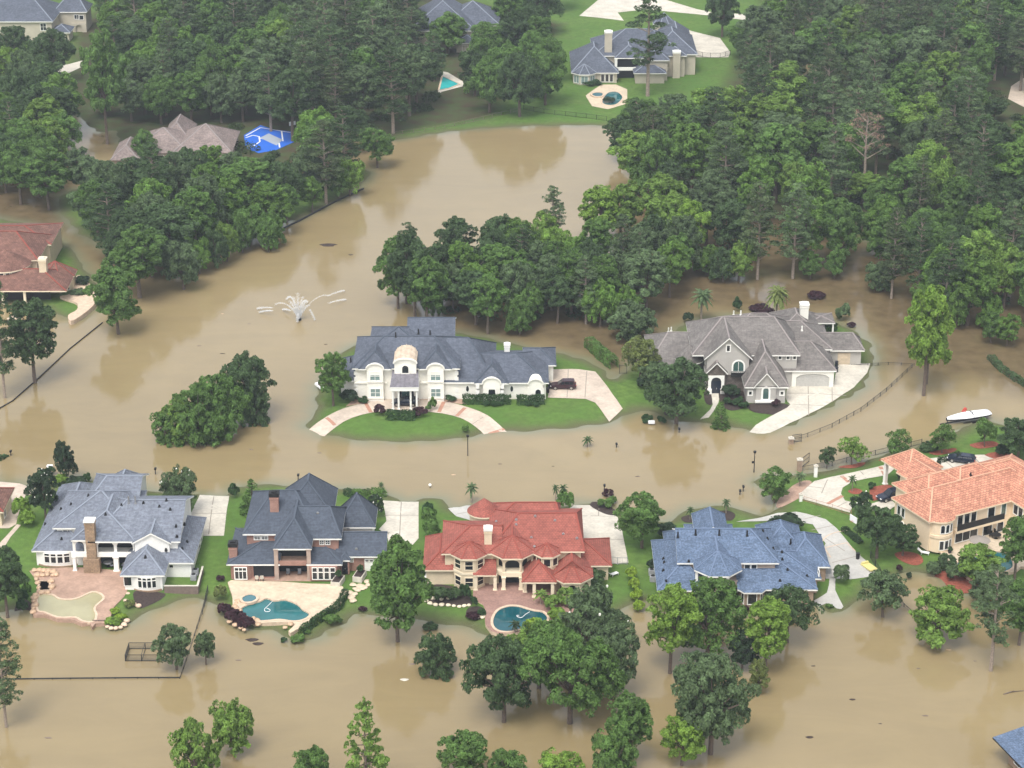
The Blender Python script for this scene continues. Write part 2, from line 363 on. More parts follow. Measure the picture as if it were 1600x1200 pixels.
FORX = [[(100,300),(250,290),(430,300),(560,262),(640,205),(760,190),(800,150),(880,40),(640,-20),(300,-80),(120,40),(100,180),(0,150),(-200,120),(-200,330)],
        [(1000,280),(1200,330),(1420,390),(1700,420),(1700,-250),(1210,-250),(1190,20),(1130,140),(960,220)], [(640,-20),(640,190),(560,230),(300,180),(160,180),(160,-200),(560,-200)]]
for p in FORX: forest = np.maximum(forest, np.clip(seg_dist(XX, YY, ground_pts(p))/5+.5, 0, 1))
gm = grid_mesh('ground', ZG_, {'wood': forest, 'shore': np.clip(SDW/3.0, 0, 1)})
m = bpy.data.materials.new('lawn_and_wood_floor'); m.use_nodes = True
n = m.node_tree.nodes; l = m.node_tree.links; b = n['Principled BSDF']; b.inputs['Roughness'].default_value = .95; b.inputs['Specular IOR Level'].default_value = .15
tc = n.new('ShaderNodeTexCoord')
def nz_(scale, d=4, lo=.3, hi=.7):
    q = n.new('ShaderNodeTexNoise'); q.inputs['Scale'].default_value = scale; q.inputs['Detail'].default_value = d; l.new(tc.outputs['Object'], q.inputs['Vector'])
    r = n.new('ShaderNodeMapRange'); r.inputs[1].default_value = lo; r.inputs[2].default_value = hi; l.new(q.outputs['Fac'], r.inputs[0]); return r.outputs[0]
def mixc(fac, a, b_):
    x = n.new('ShaderNodeMix'); x.data_type = 'RGBA'
    if hasattr(fac, 'links') or not isinstance(fac, float): l.new(fac, x.inputs[0])
    else: x.inputs[0].default_value = fac
    for s, v in ((6, a), (7, b_)):
        if isinstance(v, tuple): x.inputs[s].default_value = (*v, 1)
        else: l.new(v, x.inputs[s])
    return x.outputs[2]
g0 = mixc(nz_(.07, 5), (.068, .150, .028), (.118, .195, .042))
g1 = mixc(nz_(.22, 6, .52, .85), g0, (.135, .165, .055))
g2 = mixc(nz_(.9, 5), g1, (.070, .125, .027))
fl = mixc(nz_(.3, 5), (.062, .046, .028), (.055, .085, .028))
aw = n.new('ShaderNodeAttribute'); aw.attribute_name = 'wood'
ash = n.new('ShaderNodeAttribute'); ash.attribute_name = 'shore'
mud = mixc(ash.outputs['Fac'], (.10, .095, .05), g2)
l.new(mixc(aw.outputs['Fac'], mud, fl), b.inputs['Base Color'])
bp = n.new('ShaderNodeBump'); bp.inputs['Strength'].default_value = .4; bp.inputs['Distance'].default_value = .1; l.new(nz_(5.0, 3), bp.inputs['Height']); l.new(bp.outputs[0], b.inputs['Normal'])
go = obj('ground', gm, m); go['kind'] = 'structure'
# flood water: silt-brown, glossy, with the drowned lawns showing through where it is a hand deep
dep = np.clip((SDW+4.5)/4.5, 0, 1)**2
wood2 = np.clip(forest, 0, 1)
wood_shade = np.zeros(XX.shape)  # mask where shade of the woods is painted on the water
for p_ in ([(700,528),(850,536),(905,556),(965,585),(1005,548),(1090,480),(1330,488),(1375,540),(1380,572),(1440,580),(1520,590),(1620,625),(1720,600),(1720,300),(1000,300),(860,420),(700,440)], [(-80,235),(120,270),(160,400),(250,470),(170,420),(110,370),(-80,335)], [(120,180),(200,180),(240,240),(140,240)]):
    wood_shade = np.maximum(wood_shade, np.clip(seg_dist(XX, YY, ground_pts(p_))/9+.5, 0, 1))
wm = grid_mesh('flood_water', np.zeros(XX.shape), {'shallow': np.where(SDW > 6, 0, dep), 'wood_shade': wood_shade})
m = bpy.data.materials.new('silty_flood_water'); m.use_nodes = True
n = m.node_tree.nodes; l = m.node_tree.links; b = n['Principled BSDF']
tc = n.new('ShaderNodeTexCoord')
b.inputs['Roughness'].default_value = .07; b.inputs['IOR'].default_value = 1.45; b.inputs['Specular IOR Level'].default_value = .5
c1 = mixc(nz_(.018, 4), (.21, .161, .083), (.278, .214, .114))
mps = n.new('ShaderNodeMapping'); mps.inputs['Scale'].default_value = (.035, .10, 1); mps.inputs['Rotation'].default_value = (0, 0, .5); l.new(tc.outputs['Object'], mps.inputs['Vector'])
wst = n.new('ShaderNodeTexNoise'); wst.inputs['Scale'].default_value = 1.0; wst.inputs['Detail'].default_value = 7; wst.inputs['Roughness'].default_value = .7; wst.inputs['Distortion'].default_value = 1.2; l.new(mps.outputs[0], wst.inputs['Vector'])
mst = n.new('ShaderNodeMapRange'); mst.inputs[1].default_value = .42; mst.inputs[2].default_value = .62; mst.inputs[3].default_value = 0; mst.inputs[4].default_value = .32; l.new(wst.outputs['Fac'], mst.inputs[0])
mro = n.new('ShaderNodeMapRange'); mro.inputs[1].default_value = .4; mro.inputs[2].default_value = .65; mro.inputs[3].default_value = .05; mro.inputs[4].default_value = .12; l.new(wst.outputs['Fac'], mro.inputs[0]); l.new(mro.outputs[0], b.inputs['Roughness'])
c2 = mixc(mst.outputs[0], mixc(nz_(.12, 6), c1, (.234, .180, .093)), (.285, .222, .112))
sh = n.new('ShaderNodeAttribute'); sh.attribute_name = 'shallow'
shm = n.new('ShaderNodeMath'); shm.operation = 'MULTIPLY'; shm.inputs[1].default_value = .85; l.new(sh.outputs['Fac'], shm.inputs[0])
lt = n.new('ShaderNodeAttribute'); lt.attribute_name = 'wood_shade'
c3 = mixc(lt.outputs['Fac'], c2, mixc(nz_(.35, 6), (.105, .075, .040), (.155, .115, .062)))   # the woods' shade and reflection painted into the water colour
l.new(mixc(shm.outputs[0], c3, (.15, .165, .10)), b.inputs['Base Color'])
mp = n.new('ShaderNodeMapping'); mp.inputs['Scale'].default_value = (.8, 1.5, 1); l.new(tc.outputs['Object'], mp.inputs['Vector'])
w1 = n.new('ShaderNodeTexNoise'); w1.inputs['Scale'].default_value = .9; w1.inputs['Detail'].default_value = 4; l.new(mp.outputs[0], w1.inputs['Vector'])
w2 = n.new('ShaderNodeTexNoise'); w2.inputs['Scale'].default_value = .12; w2.inputs['Detail'].default_value = 2; l.new(tc.outputs['Object'], w2.inputs['Vector'])
ad = n.new('ShaderNodeMath'); ad.operation = 'MULTIPLY_ADD'; ad.inputs[1].default_value = 2.0; l.new(w2.outputs['Fac'], ad.inputs[0]); l.new(w1.outputs['Fac'], ad.inputs[2])
bp = n.new('ShaderNodeBump'); bp.inputs['Strength'].default_value = .12; bp.inputs['Distance'].default_value = .12; l.new(ad.outputs[0], bp.inputs['Height']); l.new(bp.outputs[0], b.inputs['Normal'])
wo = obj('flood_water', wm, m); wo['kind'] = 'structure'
# ------------------------------------------------------------------ building kit
class House:
    def __init__(s, name, label, cat, org, mats, rot=0.0, group=None, zb=.5):
        s.rot = math.radians(rot); s.org = org; s.zb = zb
        s.off = (org[0], org[1]) if rot == 0 else (0, 0)
        s.root = empty(name, (org[0], org[1], 0), s.rot, label, cat, group)
        s.m = mats; s.bms = {}; s.roofs = []
        s.mw = Matrix.Translation((org[0], org[1], 0)) @ Matrix.Rotation(s.rot, 4, 'Z'); s.mi = s.mw.inverted()
    def bm(s, key):
        if key not in s.bms: s.bms[key] = bmesh.new()
        return s.bms[key]
    def L(s, x, y): return (x-s.off[0], y-s.off[1])
    def box(s, key, x0, x1, y0, y1, z0, z1):
        a = s.L(x0, y0); b = s.L(x1, y1); bx(s.bm(key), a[0], b[0], a[1], b[1], z0, z1)
    def shell(s, V, faces, key='roof', th=.24, caps=(), capw=.28):
        bm = s.bm(key); n = len(V)
        top = [bm.verts.new(v) for v in V]; bot = [bm.verts.new((v[0], v[1], v[2]-th)) for v in V]
        edges = {}
        for f in faces:
            bm.faces.new([top[i] for i in f]).material_index = 0
            bm.faces.new([bot[i] for i in reversed(f)]).material_index = 1
            for i in range(len(f)):
                a, b = f[i], f[(i+1) % len(f)]
                if (b, a) in edges: del edges[(b, a)]
                else: edges[(a, b)] = 1
        for a, b in edges: bm.faces.new([top[b], top[a], bot[a], bot[b]]).material_index = 1
        if 'cap' in s.m:
            cb = s.bm('ridge_cap')
            for a, b in caps: bar(cb, Vector(V[a])+Vector((0, 0, .03)), Vector(V[b])+Vector((0, 0, .03)), capw, .10)
    def wing(s, x0, x1, y0, y1, ez, rise, axis='u', A='hip', B='hip', ra=None, rb=None, oh=.55, zb=None, walls=True, wall='wall', roof='roof', rid=.5, wi=None):
        """hip or gable wing; axis u: ridge along x, A = x0 end, B = x1 end; axis v: ridge along y, A = front, B = back"""
        zb = s.zb if zb is None else zb
        (x0, y0), (x1, y1) = s.L(x0, y0), s.L(x1, y1)
        Ln, Wd = (x1-x0, y1-y0) if axis == 'u' else (y1-y0, x1-x0)
        h = Wd*rid
        ra = (0 if A == 'gable' else (ra if ra is not None else min(Wd/2, Ln/2-.05))); rb = (0 if B == 'gable' else (rb if rb is not None else min(Wd/2, Ln/2-.05)))
        def mp(a, t, z): return (x0+a, y0+t, z) if axis == 'u' else (x1-t, y0+a, z)
        V = [mp(0, 0, ez), mp(Ln, 0, ez), mp(Ln, Wd, ez), mp(0, Wd, ez), mp(ra, h, ez+rise), mp(Ln-rb, h, ez+rise)]
        faces = [(0, 1, 5, 4), (2, 3, 4, 5)]; caps = [(4, 5)]
        if ra > 0: faces.append((3, 0, 4)); caps += [(0, 4), (3, 4)]
        if rb > 0: faces.append((1, 2, 5)); caps += [(1, 5), (2, 5)]
        s.shell(V, faces, roof, caps=caps)
        if walls:
            bm = s.bm(wall); zt = ez-.12
            a0, a1, t0, t1 = oh, Ln-oh, oh, Wd-oh
            if wi: a0, a1 = wi[0], Ln-wi[1]
            P = [mp(a0, t0, 0), mp(a1, t0, 0), mp(a1, t1, 0), mp(a0, t1, 0)]
            lo = [bm.verts.new((p[0], p[1], zb)) for p in P]; hi = [bm.verts.new((p[0], p[1], zt)) for p in P]
            for i in range(4): bm.faces.new([lo[i], lo[(i+1) % 4], hi[(i+1) % 4], hi[i]])
            for end, on_ in ((0, ra == 0), (1, rb == 0)):
                if not on_: continue
                i, j = (3, 0) if end == 0 else (1, 2)
                a = a0 if end == 0 else a1
                zz = lambda t: ez-.14+rise*(t/h if t < h else (Wd-t)/(Wd-h))
                pa = mp(a, t1 if end == 0 else t0, zz(t1 if end == 0 else t0)); pc = mp(a, h, ez-.14+rise); pb = mp(a, t0 if end == 0 else t1, zz(t0 if end == 0 else t1))
                bm.faces.new([hi[i], hi[j], bm.verts.new(pb), bm.verts.new(pc), bm.verts.new(pa)])
        s.roofs.append(('w', x0, x1, y0, y1, ez, rise, axis, ra, rb, h))
    def turret(s, cx, cy, R, n, ez, apex, zb=None, walls=True, oh=.4, ph=None, wall='wall', roof='roof', sq=1.0):
        zb = s.zb if zb is None else zb
        cx, cy = s.L(cx, cy); ph = (math.pi/n) if ph is None else ph
        V = [(cx+R*math.cos(ph+2*math.pi*k/n), cy+sq*R*math.sin(ph+2*math.pi*k/n), ez) for k in range(n)]+[(cx, cy, apex)]
        s.shell(V, [(k, (k+1) % n, n) for k in range(n)], roof, caps=[(k, n) for k in range(n)] if n <= 8 else [], capw=.2)
        r = R-oh
        if walls: prism(s.bm(wall), [(cx+r*math.cos(ph+2*math.pi*k/n), cy+sq*r*math.sin(ph+2*math.pi*k/n)) for k in range(n)], zb, ez-.12)
        s.roofs.append(('t', cx, cy, R, ez, apex))
        return (cx, cy, r, n, ph)
    def poly(s, key, pts, z0, z1): prism(s.bm(key), [s.L(*p) for p in pts], z0, z1)
    def rz(s, x, y):
        z = -9
        for r in s.roofs:
            if r[0] == 'w':
                _, x0, x1, y0, y1, ez, rise, ax, ra, rb, h = r
                if not (x0 <= x <= x1 and y0 <= y <= y1): continue
                a, t, Ln, Wd = (x-x0, y-y0, x1-x0, y1-y0) if ax == 'u' else (y-y0, x1-x, y1-y0, x1-x0)
                f = min(t/h, (Wd-t)/(Wd-h))
                if ra > 0: f = min(f, a/ra)
                if rb > 0: f = min(f, (Ln-a)/rb)
                z = max(z, ez+rise*min(f, 1))
            else:
                _, cx, cy, R, ez, ap = r; d = math.hypot(x-cx, y-cy)/R
                if d < 1: z = max(z, ez+(ap-ez)*(1-d))
        return z
    def hit(s, px, py):
        """where a pixel's ray meets this house's roofs"""
        o_ = s.mi @ Vector((0, CY, CH)); d = (s.mi.to_3x3() @ ray(px, py))
        t = 300
        while t < 760:
            p = o_+d*t
            if p.z < s.rz(p.x, p.y): return p
            if p.z < 0: return p
            t += .1
        return o_+d*t
    def plane(s, px, py, ax, val):
        """where a pixel's ray meets the local plane x=val or y=val (frame coordinates)"""
        o_ = s.mi @ Vector((0, CY, CH)); d = (s.mi.to_3x3() @ ray(px, py))
        i = 0 if ax == 'x' else 1; v = val-s.off[i]
        t = (v-o_[i])/d[i]; p = o_+d*t
        return p
    def window(s, P0, ux, w, z0, z1, style='sq', nx=1, ny=1, glass='glass', frame='trim', name='window', fw=.13, transom=0):
        """window centred at P0 (local x,y on the wall), ux = unit vector along the wall (viewer's left to right seen from outside)"""
        ux = Vector((ux[0], ux[1], 0)).normalized(); out = Vector((ux.y, -ux.x, 0)); c = Vector((P0[0], P0[1], 0))
        def loop(wd, a, b):
            if style == 'arch':
                r = wd/2; zs = max(b-r, a+.05); rr = b-zs
                pts = [(-r, a), (r, a)]+[(r*math.cos(t), zs+rr*math.sin(t)) for t in [math.pi*k/8 for k in range(9)]]
            elif style == 'oval':
                pts = [(wd/2*math.cos(t), (a+b)/2+(b-a)/2*math.sin(t)) for t in [2*math.pi*k/12 for k in range(12)]]
            else: pts = [(-wd/2, a), (wd/2, a), (wd/2, b), (-wd/2, b)]
            return pts
        bm = bmesh.new(); q = bmesh.new()
        o_, i_ = loop(w+2*fw, z0-fw, z1+fw), loop(w, z0, z1)
        v = lambda b_, p, d: b_.verts.new(c+ux*p[0]+out*d+Vector((0, 0, p[1])))
        of = [v(bm, p, .09) for p in o_]; inn = [v(bm, p, .09) for p in i_]; ob = [v(bm, p, -.02) for p in o_]; ib = [v(bm, p, -.02) for p in i_]
        k = len(of)
        for a in range(k):
            b = (a+1) % k
            bm.faces.new([of[a], of[b], inn[b], inn[a]]); bm.faces.new([ob[a], ob[b], of[b], of[a]]); bm.faces.new([inn[a], inn[b], ib[b], ib[a]])
        if style != 'oval':
            for j in range(1, nx):
                xx = -w/2+w*j/nx; bar(bm, c+ux*xx+out*.05+Vector((0, 0, z0)), c+ux*xx+out*.05+Vector((0, 0, z1-(w*.1 if style == 'arch' else 0))), .09, .06)
            for j in range(1, ny):
                zz = z0+(z1-z0)*j/ny; bar(bm, c-ux*w/2+out*.05+Vector((0, 0, zz)), c+ux*w/2+out*.05+Vector((0, 0, zz)), .06, .07)
            if transom: 
                zz = z1-transom; bar(bm, c-ux*w/2+out*.055+Vector((0, 0, zz)), c+ux*w/2+out*.055+Vector((0, 0, zz)), .06, .12)
        fixn(bm)
        f = obj(name, bm, M[frame], s.root)
        q.faces.new([v(q, p, .025) for p in i_]); 
        obj('pane', q, M[glass], f)
        return f
    def fwin(s, Z, a, b, c, d, y, **k):
        """window on a front wall at y, given by its pixel box in a zoom"""
        p = s.plane(*Z(a, (b+d)/2), 'y', y); q = s.plane(*Z(c, (b+d)/2), 'y', y); t = s.plane(*Z((a+c)/2, b), 'y', y); u = s.plane(*Z((a+c)/2, d), 'y', y)
        fw = k.get('fw', .13)
        return s.window(((p.x+q.x)/2, y-s.off[1]), (1, 0), max(q.x-p.x-2*fw, .3), u.z+fw, max(t.z-fw, u.z+fw+.3), **k)
    def swin(s, Z, a, b, c, d, x, side=1, **k):
        """window on a side wall at x (side=1: faces +x, -1: faces -x)"""
        p = s.plane(*Z((a+c)/2, b), 'x', x); q = s.plane(*Z((a+c)/2, d), 'x', x); l_ = s.plane(*Z(a, (b+d)/2), 'x', x); r_ = s.plane(*Z(c, (b+d)/2), 'x', x)
        return s.window((x-s.off[0], (l_.y+r_.y)/2), (0, side), k.pop('w', abs(l_.y-r_.y)), q.z, p.z, **k)
    def twin(s, T, k, z0, z1, w, **kw):
        cx, cy, r, n, ph = T
        a = ph+2*math.pi*(k+.5)/n; ap = r*math.cos(math.pi/n)
        return s.window((cx+ap*math.cos(a), cy+ap*math.sin(a)), (-math.sin(a), math.cos(a)), w, z0, z1, **kw)
    def arch(s, key, p, q, zb, zt, w, spring, rise, th=.35, n=10, off=0.0):
        """wall panel from p to q (frame plan coords) with one arched opening of width w"""
        p = Vector((*s.L(*p), 0)); q = Vector((*s.L(*q), 0)); d = (q-p); Ln = d.length; d.normalize(); o_ = Vector((d.y, -d.x, 0))
        bm = s.bm(key); m0 = Ln/2-w/2+off; m1 = m0+w
        xs = [m0+w*k/n for k in range(n+1)]
        zs = [spring+rise*math.sqrt(max(0, 1-((2*(x-m0)/w)-1)**2)) for x in xs]
        def blk(xa, xb, za, zb_, zc, zd):
            vs = []
            for dd in (0, -th):
                for x, z in ((xa, za), (xb, zb_), (xb, zc), (xa, zd)): vs.append(bm.verts.new(p+d*x+o_*dd+Vector((0, 0, z))))
            for f in ((0, 1, 2, 3), (7, 6, 5, 4), (0, 4, 5, 1), (2, 6, 7, 3)): bm.faces.new([vs[i] for i in f])
            return vs
        if m0 > .02: 
            v = blk(0, m0, zb, zb, zt, zt); bm.faces.new([v[1], v[5], v[6], v[2]]); bm.faces.new([v[0], v[3], v[7], v[4]])
        if Ln-m1 > .02:
            v = blk(m1, Ln, zb, zb, zt, zt); bm.faces.new([v[1], v[5], v[6], v[2]]); bm.faces.new([v[0], v[3], v[7], v[4]])
        for k in range(n): blk(xs[k], xs[k+1], zs[k], zs[k+1], zt, zt)
    def column(s, x, y, z0, z1, w=.4, m='trim', rnd=False, name='column'):
        bm = bmesh.new(); x, y = s.L(x, y)
        if rnd: tube(bm, [(x, y, z0), (x, y, z1)], w/2, 10)
        else: bx(bm, x-w/2, x+w/2, y-w/2, y+w/2, z0, z1)
        bx(bm, x-w*.68, x+w*.68, y-w*.68, y+w*.68, z0-.02, z0+.22); bx(bm, x-w*.65, x+w*.65, y-w*.65, y+w*.65, z1-.18, z1-.01)
        return obj(name, bm, M[m], s.root)
    def chimney(s, x, y, w, d, z0, z1, m='brick', capm='black', caph=.35, pot=True):
        bm = bmesh.new(); x, y = s.L(x, y); bx(bm, x-w/2, x+w/2, y-d/2, y+d/2, z0, z1)
        bx(bm, x-w/2-.08, x+w/2+.08, y-d/2-.08, y+d/2+.08, z1-.45, z1-.25)
        c = obj('chimney', bm, M[m], s.root); uvmap(c)
        b2 = bmesh.new(); bx(b2, x-w/2-.12, x+w/2+.12, y-d/2-.12, y+d/2+.12, z1+.002, z1+caph)
        bx(b2, x-w*.3, x+w*.3, y-d*.3, y+d*.3, z1+caph, z1+caph+.22)
        obj('chimney_cap', b2, M[capm], c)
        return c
    def vent(s, Z, pts, h=.55, m='black'):
        for a, b in pts:
            p = s.hit(*Z(a, b)); bm = bmesh.new(); tube(bm, [(p.x, p.y, p.z-.1), (p.x, p.y, p.z+h)], .13, 6); bx(bm, p.x-.2, p.x+.2, p.y-.2, p.y+.2, p.z-.12, p.z+.12)
            obj('vent_pipe', bm, M[m], s.root)
    def door(s, P0, ux, w, z0, z1, m='wood', name='door', panels=2, handle=True):
        ux = Vector((ux[0], ux[1], 0)).normalized(); out = Vector((ux.y, -ux.x, 0)); c = Vector((*s.L(*P0), 0))
        bm = bmesh.new()
        def slab(a, b, za, zb_, d0, d1):
            vs = [bm.verts.new(c+ux*x+out*d+Vector((0, 0, z))) for d in (d0, d1) for x, z in ((a, za), (b, za), (b, zb_), (a, zb_))]
            for f in ((4, 5, 6, 7), (0, 4, 7, 3), (1, 2, 6, 5), (3, 7, 6, 2), (0, 1, 5, 4)): bm.faces.new([vs[i] for i in f])
        slab(-w/2, w/2, z0, z1, 0, .05)
        for k in range(panels):
            for j in range(3):
                slab(-w/2+w*(k+.12)/panels, -w/2+w*(k+.88)/panels, z0+(z1-z0)*(j+.1)/3, z0+(z1-z0)*(j+.9)/3, .04, .085)
        d_ = obj(name, bm, M[m], s.root)
        if handle:
            hb = bmesh.new(); p = c+ux*(w*.06)+out*.1+Vector((0, 0, z0+1.0)); bx(hb, p.x-.05, p.x+.05, p.y-.05, p.y+.05, p.z-.12, p.z+.12); obj('handle', hb, M['chrome'], d_)
        return d_
    def split(s, k, bm):
        """each separate piece becomes a part of its own"""
        bmesh.ops.remove_doubles(bm, verts=bm.verts[:], dist=.0005); fixn(bm); seen = set()
        for f0 in bm.faces:
            if f0 in seen: continue
            isl, st = [], [f0]; seen.add(f0)
            while st:
                f = st.pop(); isl.append(f)
                for e in f.edges:
                    for g in e.link_faces:
                        if g not in seen: seen.add(g); st.append(g)
            b2 = bmesh.new(); mp = {}
            for f in isl:
                for v in f.verts:
                    if v not in mp: mp[v] = b2.verts.new(v.co)
                b2.faces.new([mp[v] for v in f.verts])
            obj(s.m.get(k+'_name', k), b2, M[s.m.get(k, k)], s.root)
        bm.free()
    def finish(s):
        names = {'roof': ['roof', 'fascia'], 'wall': ['wall']}
        for k, bm in s.bms.items():
            if k in ('ped', 'quoin', 'bay', 'white'):
                s.split(k, bm); continue
            if k != 'ridge_cap': bmesh.ops.remove_doubles(bm, verts=bm.verts[:], dist=.0005)
            if k.startswith('roof'): ms = [M[s.m[k]], M[s.m.get('fascia', 'trim')]]
            elif k == 'ridge_cap': ms = [M[s.m['cap']]]
            else: ms = [M[s.m.get(k, k)]]; fixn(bm)
            nm = {'roof': 'roof', 'wall': 'wall', 'ridge_cap': 'ridge_cap'}.get(k, s.m.get(k+'_name', k))
            o_ = obj(nm, bm, ms, s.root)
            if k.startswith('roof') or 'brick' in ms[0].name or 'stone' in ms[0].name: uvmap(o_)

# ------------------------------------------------------------------ house 1: white stucco, grey shingle
H = House('stucco_house', 'white stucco house with pale grey shingle roof and tan stone chimney tower', 'house', (-62, -66), dict(wall='white', roof='roof_grey', cap='cap_grey', fascia='trim', stone='stone', slab='trim', slab_name='balcony', base='stone', base_name='stone_base', dark='dark', dark_name='porch_shade', bay='white', bay_name='bay_wall'))
H.wing(-75.4, -66.6, -74.2, -50.6, 3.3, 2.7, 'v')
H.wing(-72.4, -59.5, -71.6, -58.2, 6.0, 3.2, 'u', ra=6.6, rb=6)
H.wing(-66.0, -51.6, -76.3, -60.0, 6.02, 3.25, 'u', B='gable', ra=5, rb=0, wi=(7.2, .55))
H.wing(-59.1, -53.0, -76.75, -67, 5.95, 1.75, 'v', A='gable', B='gable', oh=.35)
H.wing(-68.7, -58.8, -75.9, -65, 6.05, 2.7, 'v', ra=5.0, B='gable', walls=False)
H.wing(-57.2, -49.4, -78.2, -62.6, 3.3, 2.0, 'v', rb=3)
H.wing(-60.2, -53.3, -82.4, -74, 3.32, 2.3, 'v', ra=4.4, B='gable')
H.wing(-68.9, -60.1, -64.0, -51.4, 5.9, 2.6, 'u', ra=3.0, B='gable')
H.wing(-58.2, -52.8, -61.5, -56.5, 3.0, 1.2, 'u', oh=.3)
H.wing(-66.0, -62.2, -54.5, -49.6, 5.0, 1.7, 'v', A='gable', oh=.3)
# curved bays
def bay(Hh, x0, x1, y, bulge, z0, z1, nwin, wz0, wz1, key='bay', glass='glass', top=None):
    n_ = 6; pts = [(x0+(x1-x0)*k/n_, y-bulge*math.sin(math.pi*k/n_)**.7) for k in range(n_+1)]
    Hh.poly(key, pts+[(x1, y+1.0), (x0, y+1.0)], z0, z1)
    for k in range(1, n_-1) if nwin == 4 else range(1, n_-1):
        a, b = Vector(pts[k]), Vector(pts[k+1]); mid = Vector(Hh.L(*((a+b)/2))); d = b-a
        Hh.window((mid.x, mid.y), (d.x, d.y), d.length*.74, wz0, wz1, glass=glass, transom=.45, fw=.08)
    Hh.poly('base', [(p[0], p[1]-.12) for p in pts]+[(x1, y+.6), (x0, y+.6)], .3, .75)
bay(H, -74.6, -68.4, -73.55, .9, .5, 3.2, 4, 1.3, 2.85)
bay(H, -58.3, -54.0, -81.75, .7, .5, 3.2, 4, 1.2, 2.85)
H.window((-59.45-H.off[0]+.3, -81.85-H.off[1]), (1, 0), 1.1, 1.3, 2.75, fw=.1)
H.box('slab', -68.9, -58.9, -75.7, -75.35, 3.0, 3.75); H.box('slab', -68.6, -59.0, -75.4, -71.8, 3.1, 3.3)
H.box('dark', -68.2, -59.2, -73.0, -72.9, .5, 5.9)  # near-black sheet standing in for the shade of the porch
for a, b, w_ in ((-68.6, -66.4, 1.4), (-64.9, -61.95, 2.5), (-61.95, -59.0, 2.5)):
    H.arch('slab', (a, -75.5), (b, -75.5), 3.7, 5.85, w_, 4.9, .7, th=.3)
H.column(-61.95, -75.5, .5, 3.1, .75); H.column(-59.15, -75.5, .5, 3.1, .6); H.column(-68.5, -75.5, .5, 3.1, .5)
c = H.chimney(-65.6, -75.6, 1.5, 1.4, .4, 9.3, 'stone', 'trim', .25)
H.box('stone', -66.95, -64.4, -76.6, -75.3, .4, 3.0)
H.fwin(Z1, 355, 535, 412, 570, -71.05, nx=2); H.fwin(Z1, 958, 732, 988, 756, -77.65)
H.swin(Z1, 1118, 600, 1140, 650, -49.95, 1, w=1.6); H.swin(Z1, 1130, 570, 1150, 610, -49.95, 1, w=1.4)
H.box('wall', -72.3, -71.8, -70.9, -69.4, 4.5, 6.0)
H.vent(Z1, [(502, 345), (295, 412), (347, 422), (404, 395), (257, 508), (690, 400), (815, 388), (905, 408), (945, 372), (967, 424), (1000, 520), (1047, 508), (1005, 578), (1063, 608), (1035, 648), (943, 655), (826, 695), (350, 592), (600, 452)], .4)
H.vent(Z1, [(732, 388), (770, 388)], 1.3, 'chrome')
H.finish(); HOUSE1 = H

# ------------------------------------------------------------------ house 2: red brick, charcoal shingle
H = House('brick_house', 'red brick house with steep charcoal roof and two brick chimneys', 'house', (-32, -70), dict(wall='brick', roof='roof_dark', cap='cap_dark', fascia='trim', beam='brick', beam_name='balcony_beam', dark='dark', dark_name='porch_recess_shade', pav='patio_brown', pav_name='porch_floor', slab='patio_brown', slab_name='balcony_floor', white='white', white_name='side_wall'))
H.wing(-44.3, -36.0, -78.7, -66.2, 3.3, 1.15, 'u', ra=5, B='gable', rid=.45)
H.wing(-42.2, -30.5, -73.7, -58.4, 6.0, 3.9, 'u', ra=4.2, rb=4)
H.wing(-37.0, -26.6, -75.3, -64.2, 6.02, 2.9, 'u', ra=3, rb=2.2)
H.wing(-36.95, -31.0, -78.8, -66, 6.05, 3.0, 'v', ra=4.6, B='gable', walls=False)
H.wing(-36.9, -28.4, -67.6, -57.6, 6.1, 4.5, 'v', ra=3.6, rb=3.6)
H.wing(-28.0, -21.8, -67.2, -60.2, 3.9, 4.3, 'v', ra=3.2, rb=3.2, wall='white')
H.wing(-27.6, -19.6, -76.1, -67.8, 3.3, 2.2, 'u', A='gable', B='gable')
H.wing(-31.9, -26.3, -78.75, -70.4, 3.32, 1.05, 'u', A='gable', rb=3)
H.wing(-27.0, -25.2, -77.0, -74.5, 3.1, .7, 'v', oh=.2, ra=1)
H.poly('wall', [(-43.6, -78.15), (-43.0, -79.0), (-41.2, -79.0), (-40.4, -78.15)], .4, 3.1)
H.poly('wall', [(-31.6, -78.2), (-31.3, -79.1), (-27.2, -79.1), (-26.9, -78.2)], .4, 3.1)
H.window((-42.1-H.off[0], -79.0-H.off[1]), (1, 0), 1.75, .95, 2.85, nx=3, transom=.55)
for k in range(4): H.window((-30.6+.93*k-H.off[0], -79.1-H.off[1]), (1, 0), .66, .95, 2.9, fw=.1, transom=.75)
H.fwin(Z2, 316, 484, 362, 512, -73.15, nx=2, ny=2); H.fwin(Z2, 364, 484, 410, 512, -73.15, nx=2, ny=2)
H.fwin(Z2, 740, 510, 773, 543, -74.75, nx=2, ny=2); H.fwin(Z2, 777, 510, 812, 543, -74.75, nx=2, ny=2)
H.fwin(Z2, 935, 626, 962, 656, -75.55, nx=2, ny=2)
for x in (-36.55, -31.5): H.column(x, -78.4, .5, 5.95, .62, 'brick')
H.box('beam', -36.5, -31.5, -78.55, -78.2, 3.0, 3.7); H.box('slab', -36.5, -31.5, -78.2, -74.4, 3.05, 3.3); H.box('dark', -36.4, -31.6, -75.9, -75.8, .5, 5.9); H.box('pav', -41.5, -27, -79.1, -74, .4, .6)  # the dark sheet behind the balcony paints the porch shade
H.box('dark', -40.2, -37.0, -78.19, -78.1, .9, 2.9)  # dark sheet painted as the shade of the kitchen recess
d = H.door((-21.65, -75.58), (1, 0), 2.9, .5, 2.65, 'trim', 'garage_door', 4, False)
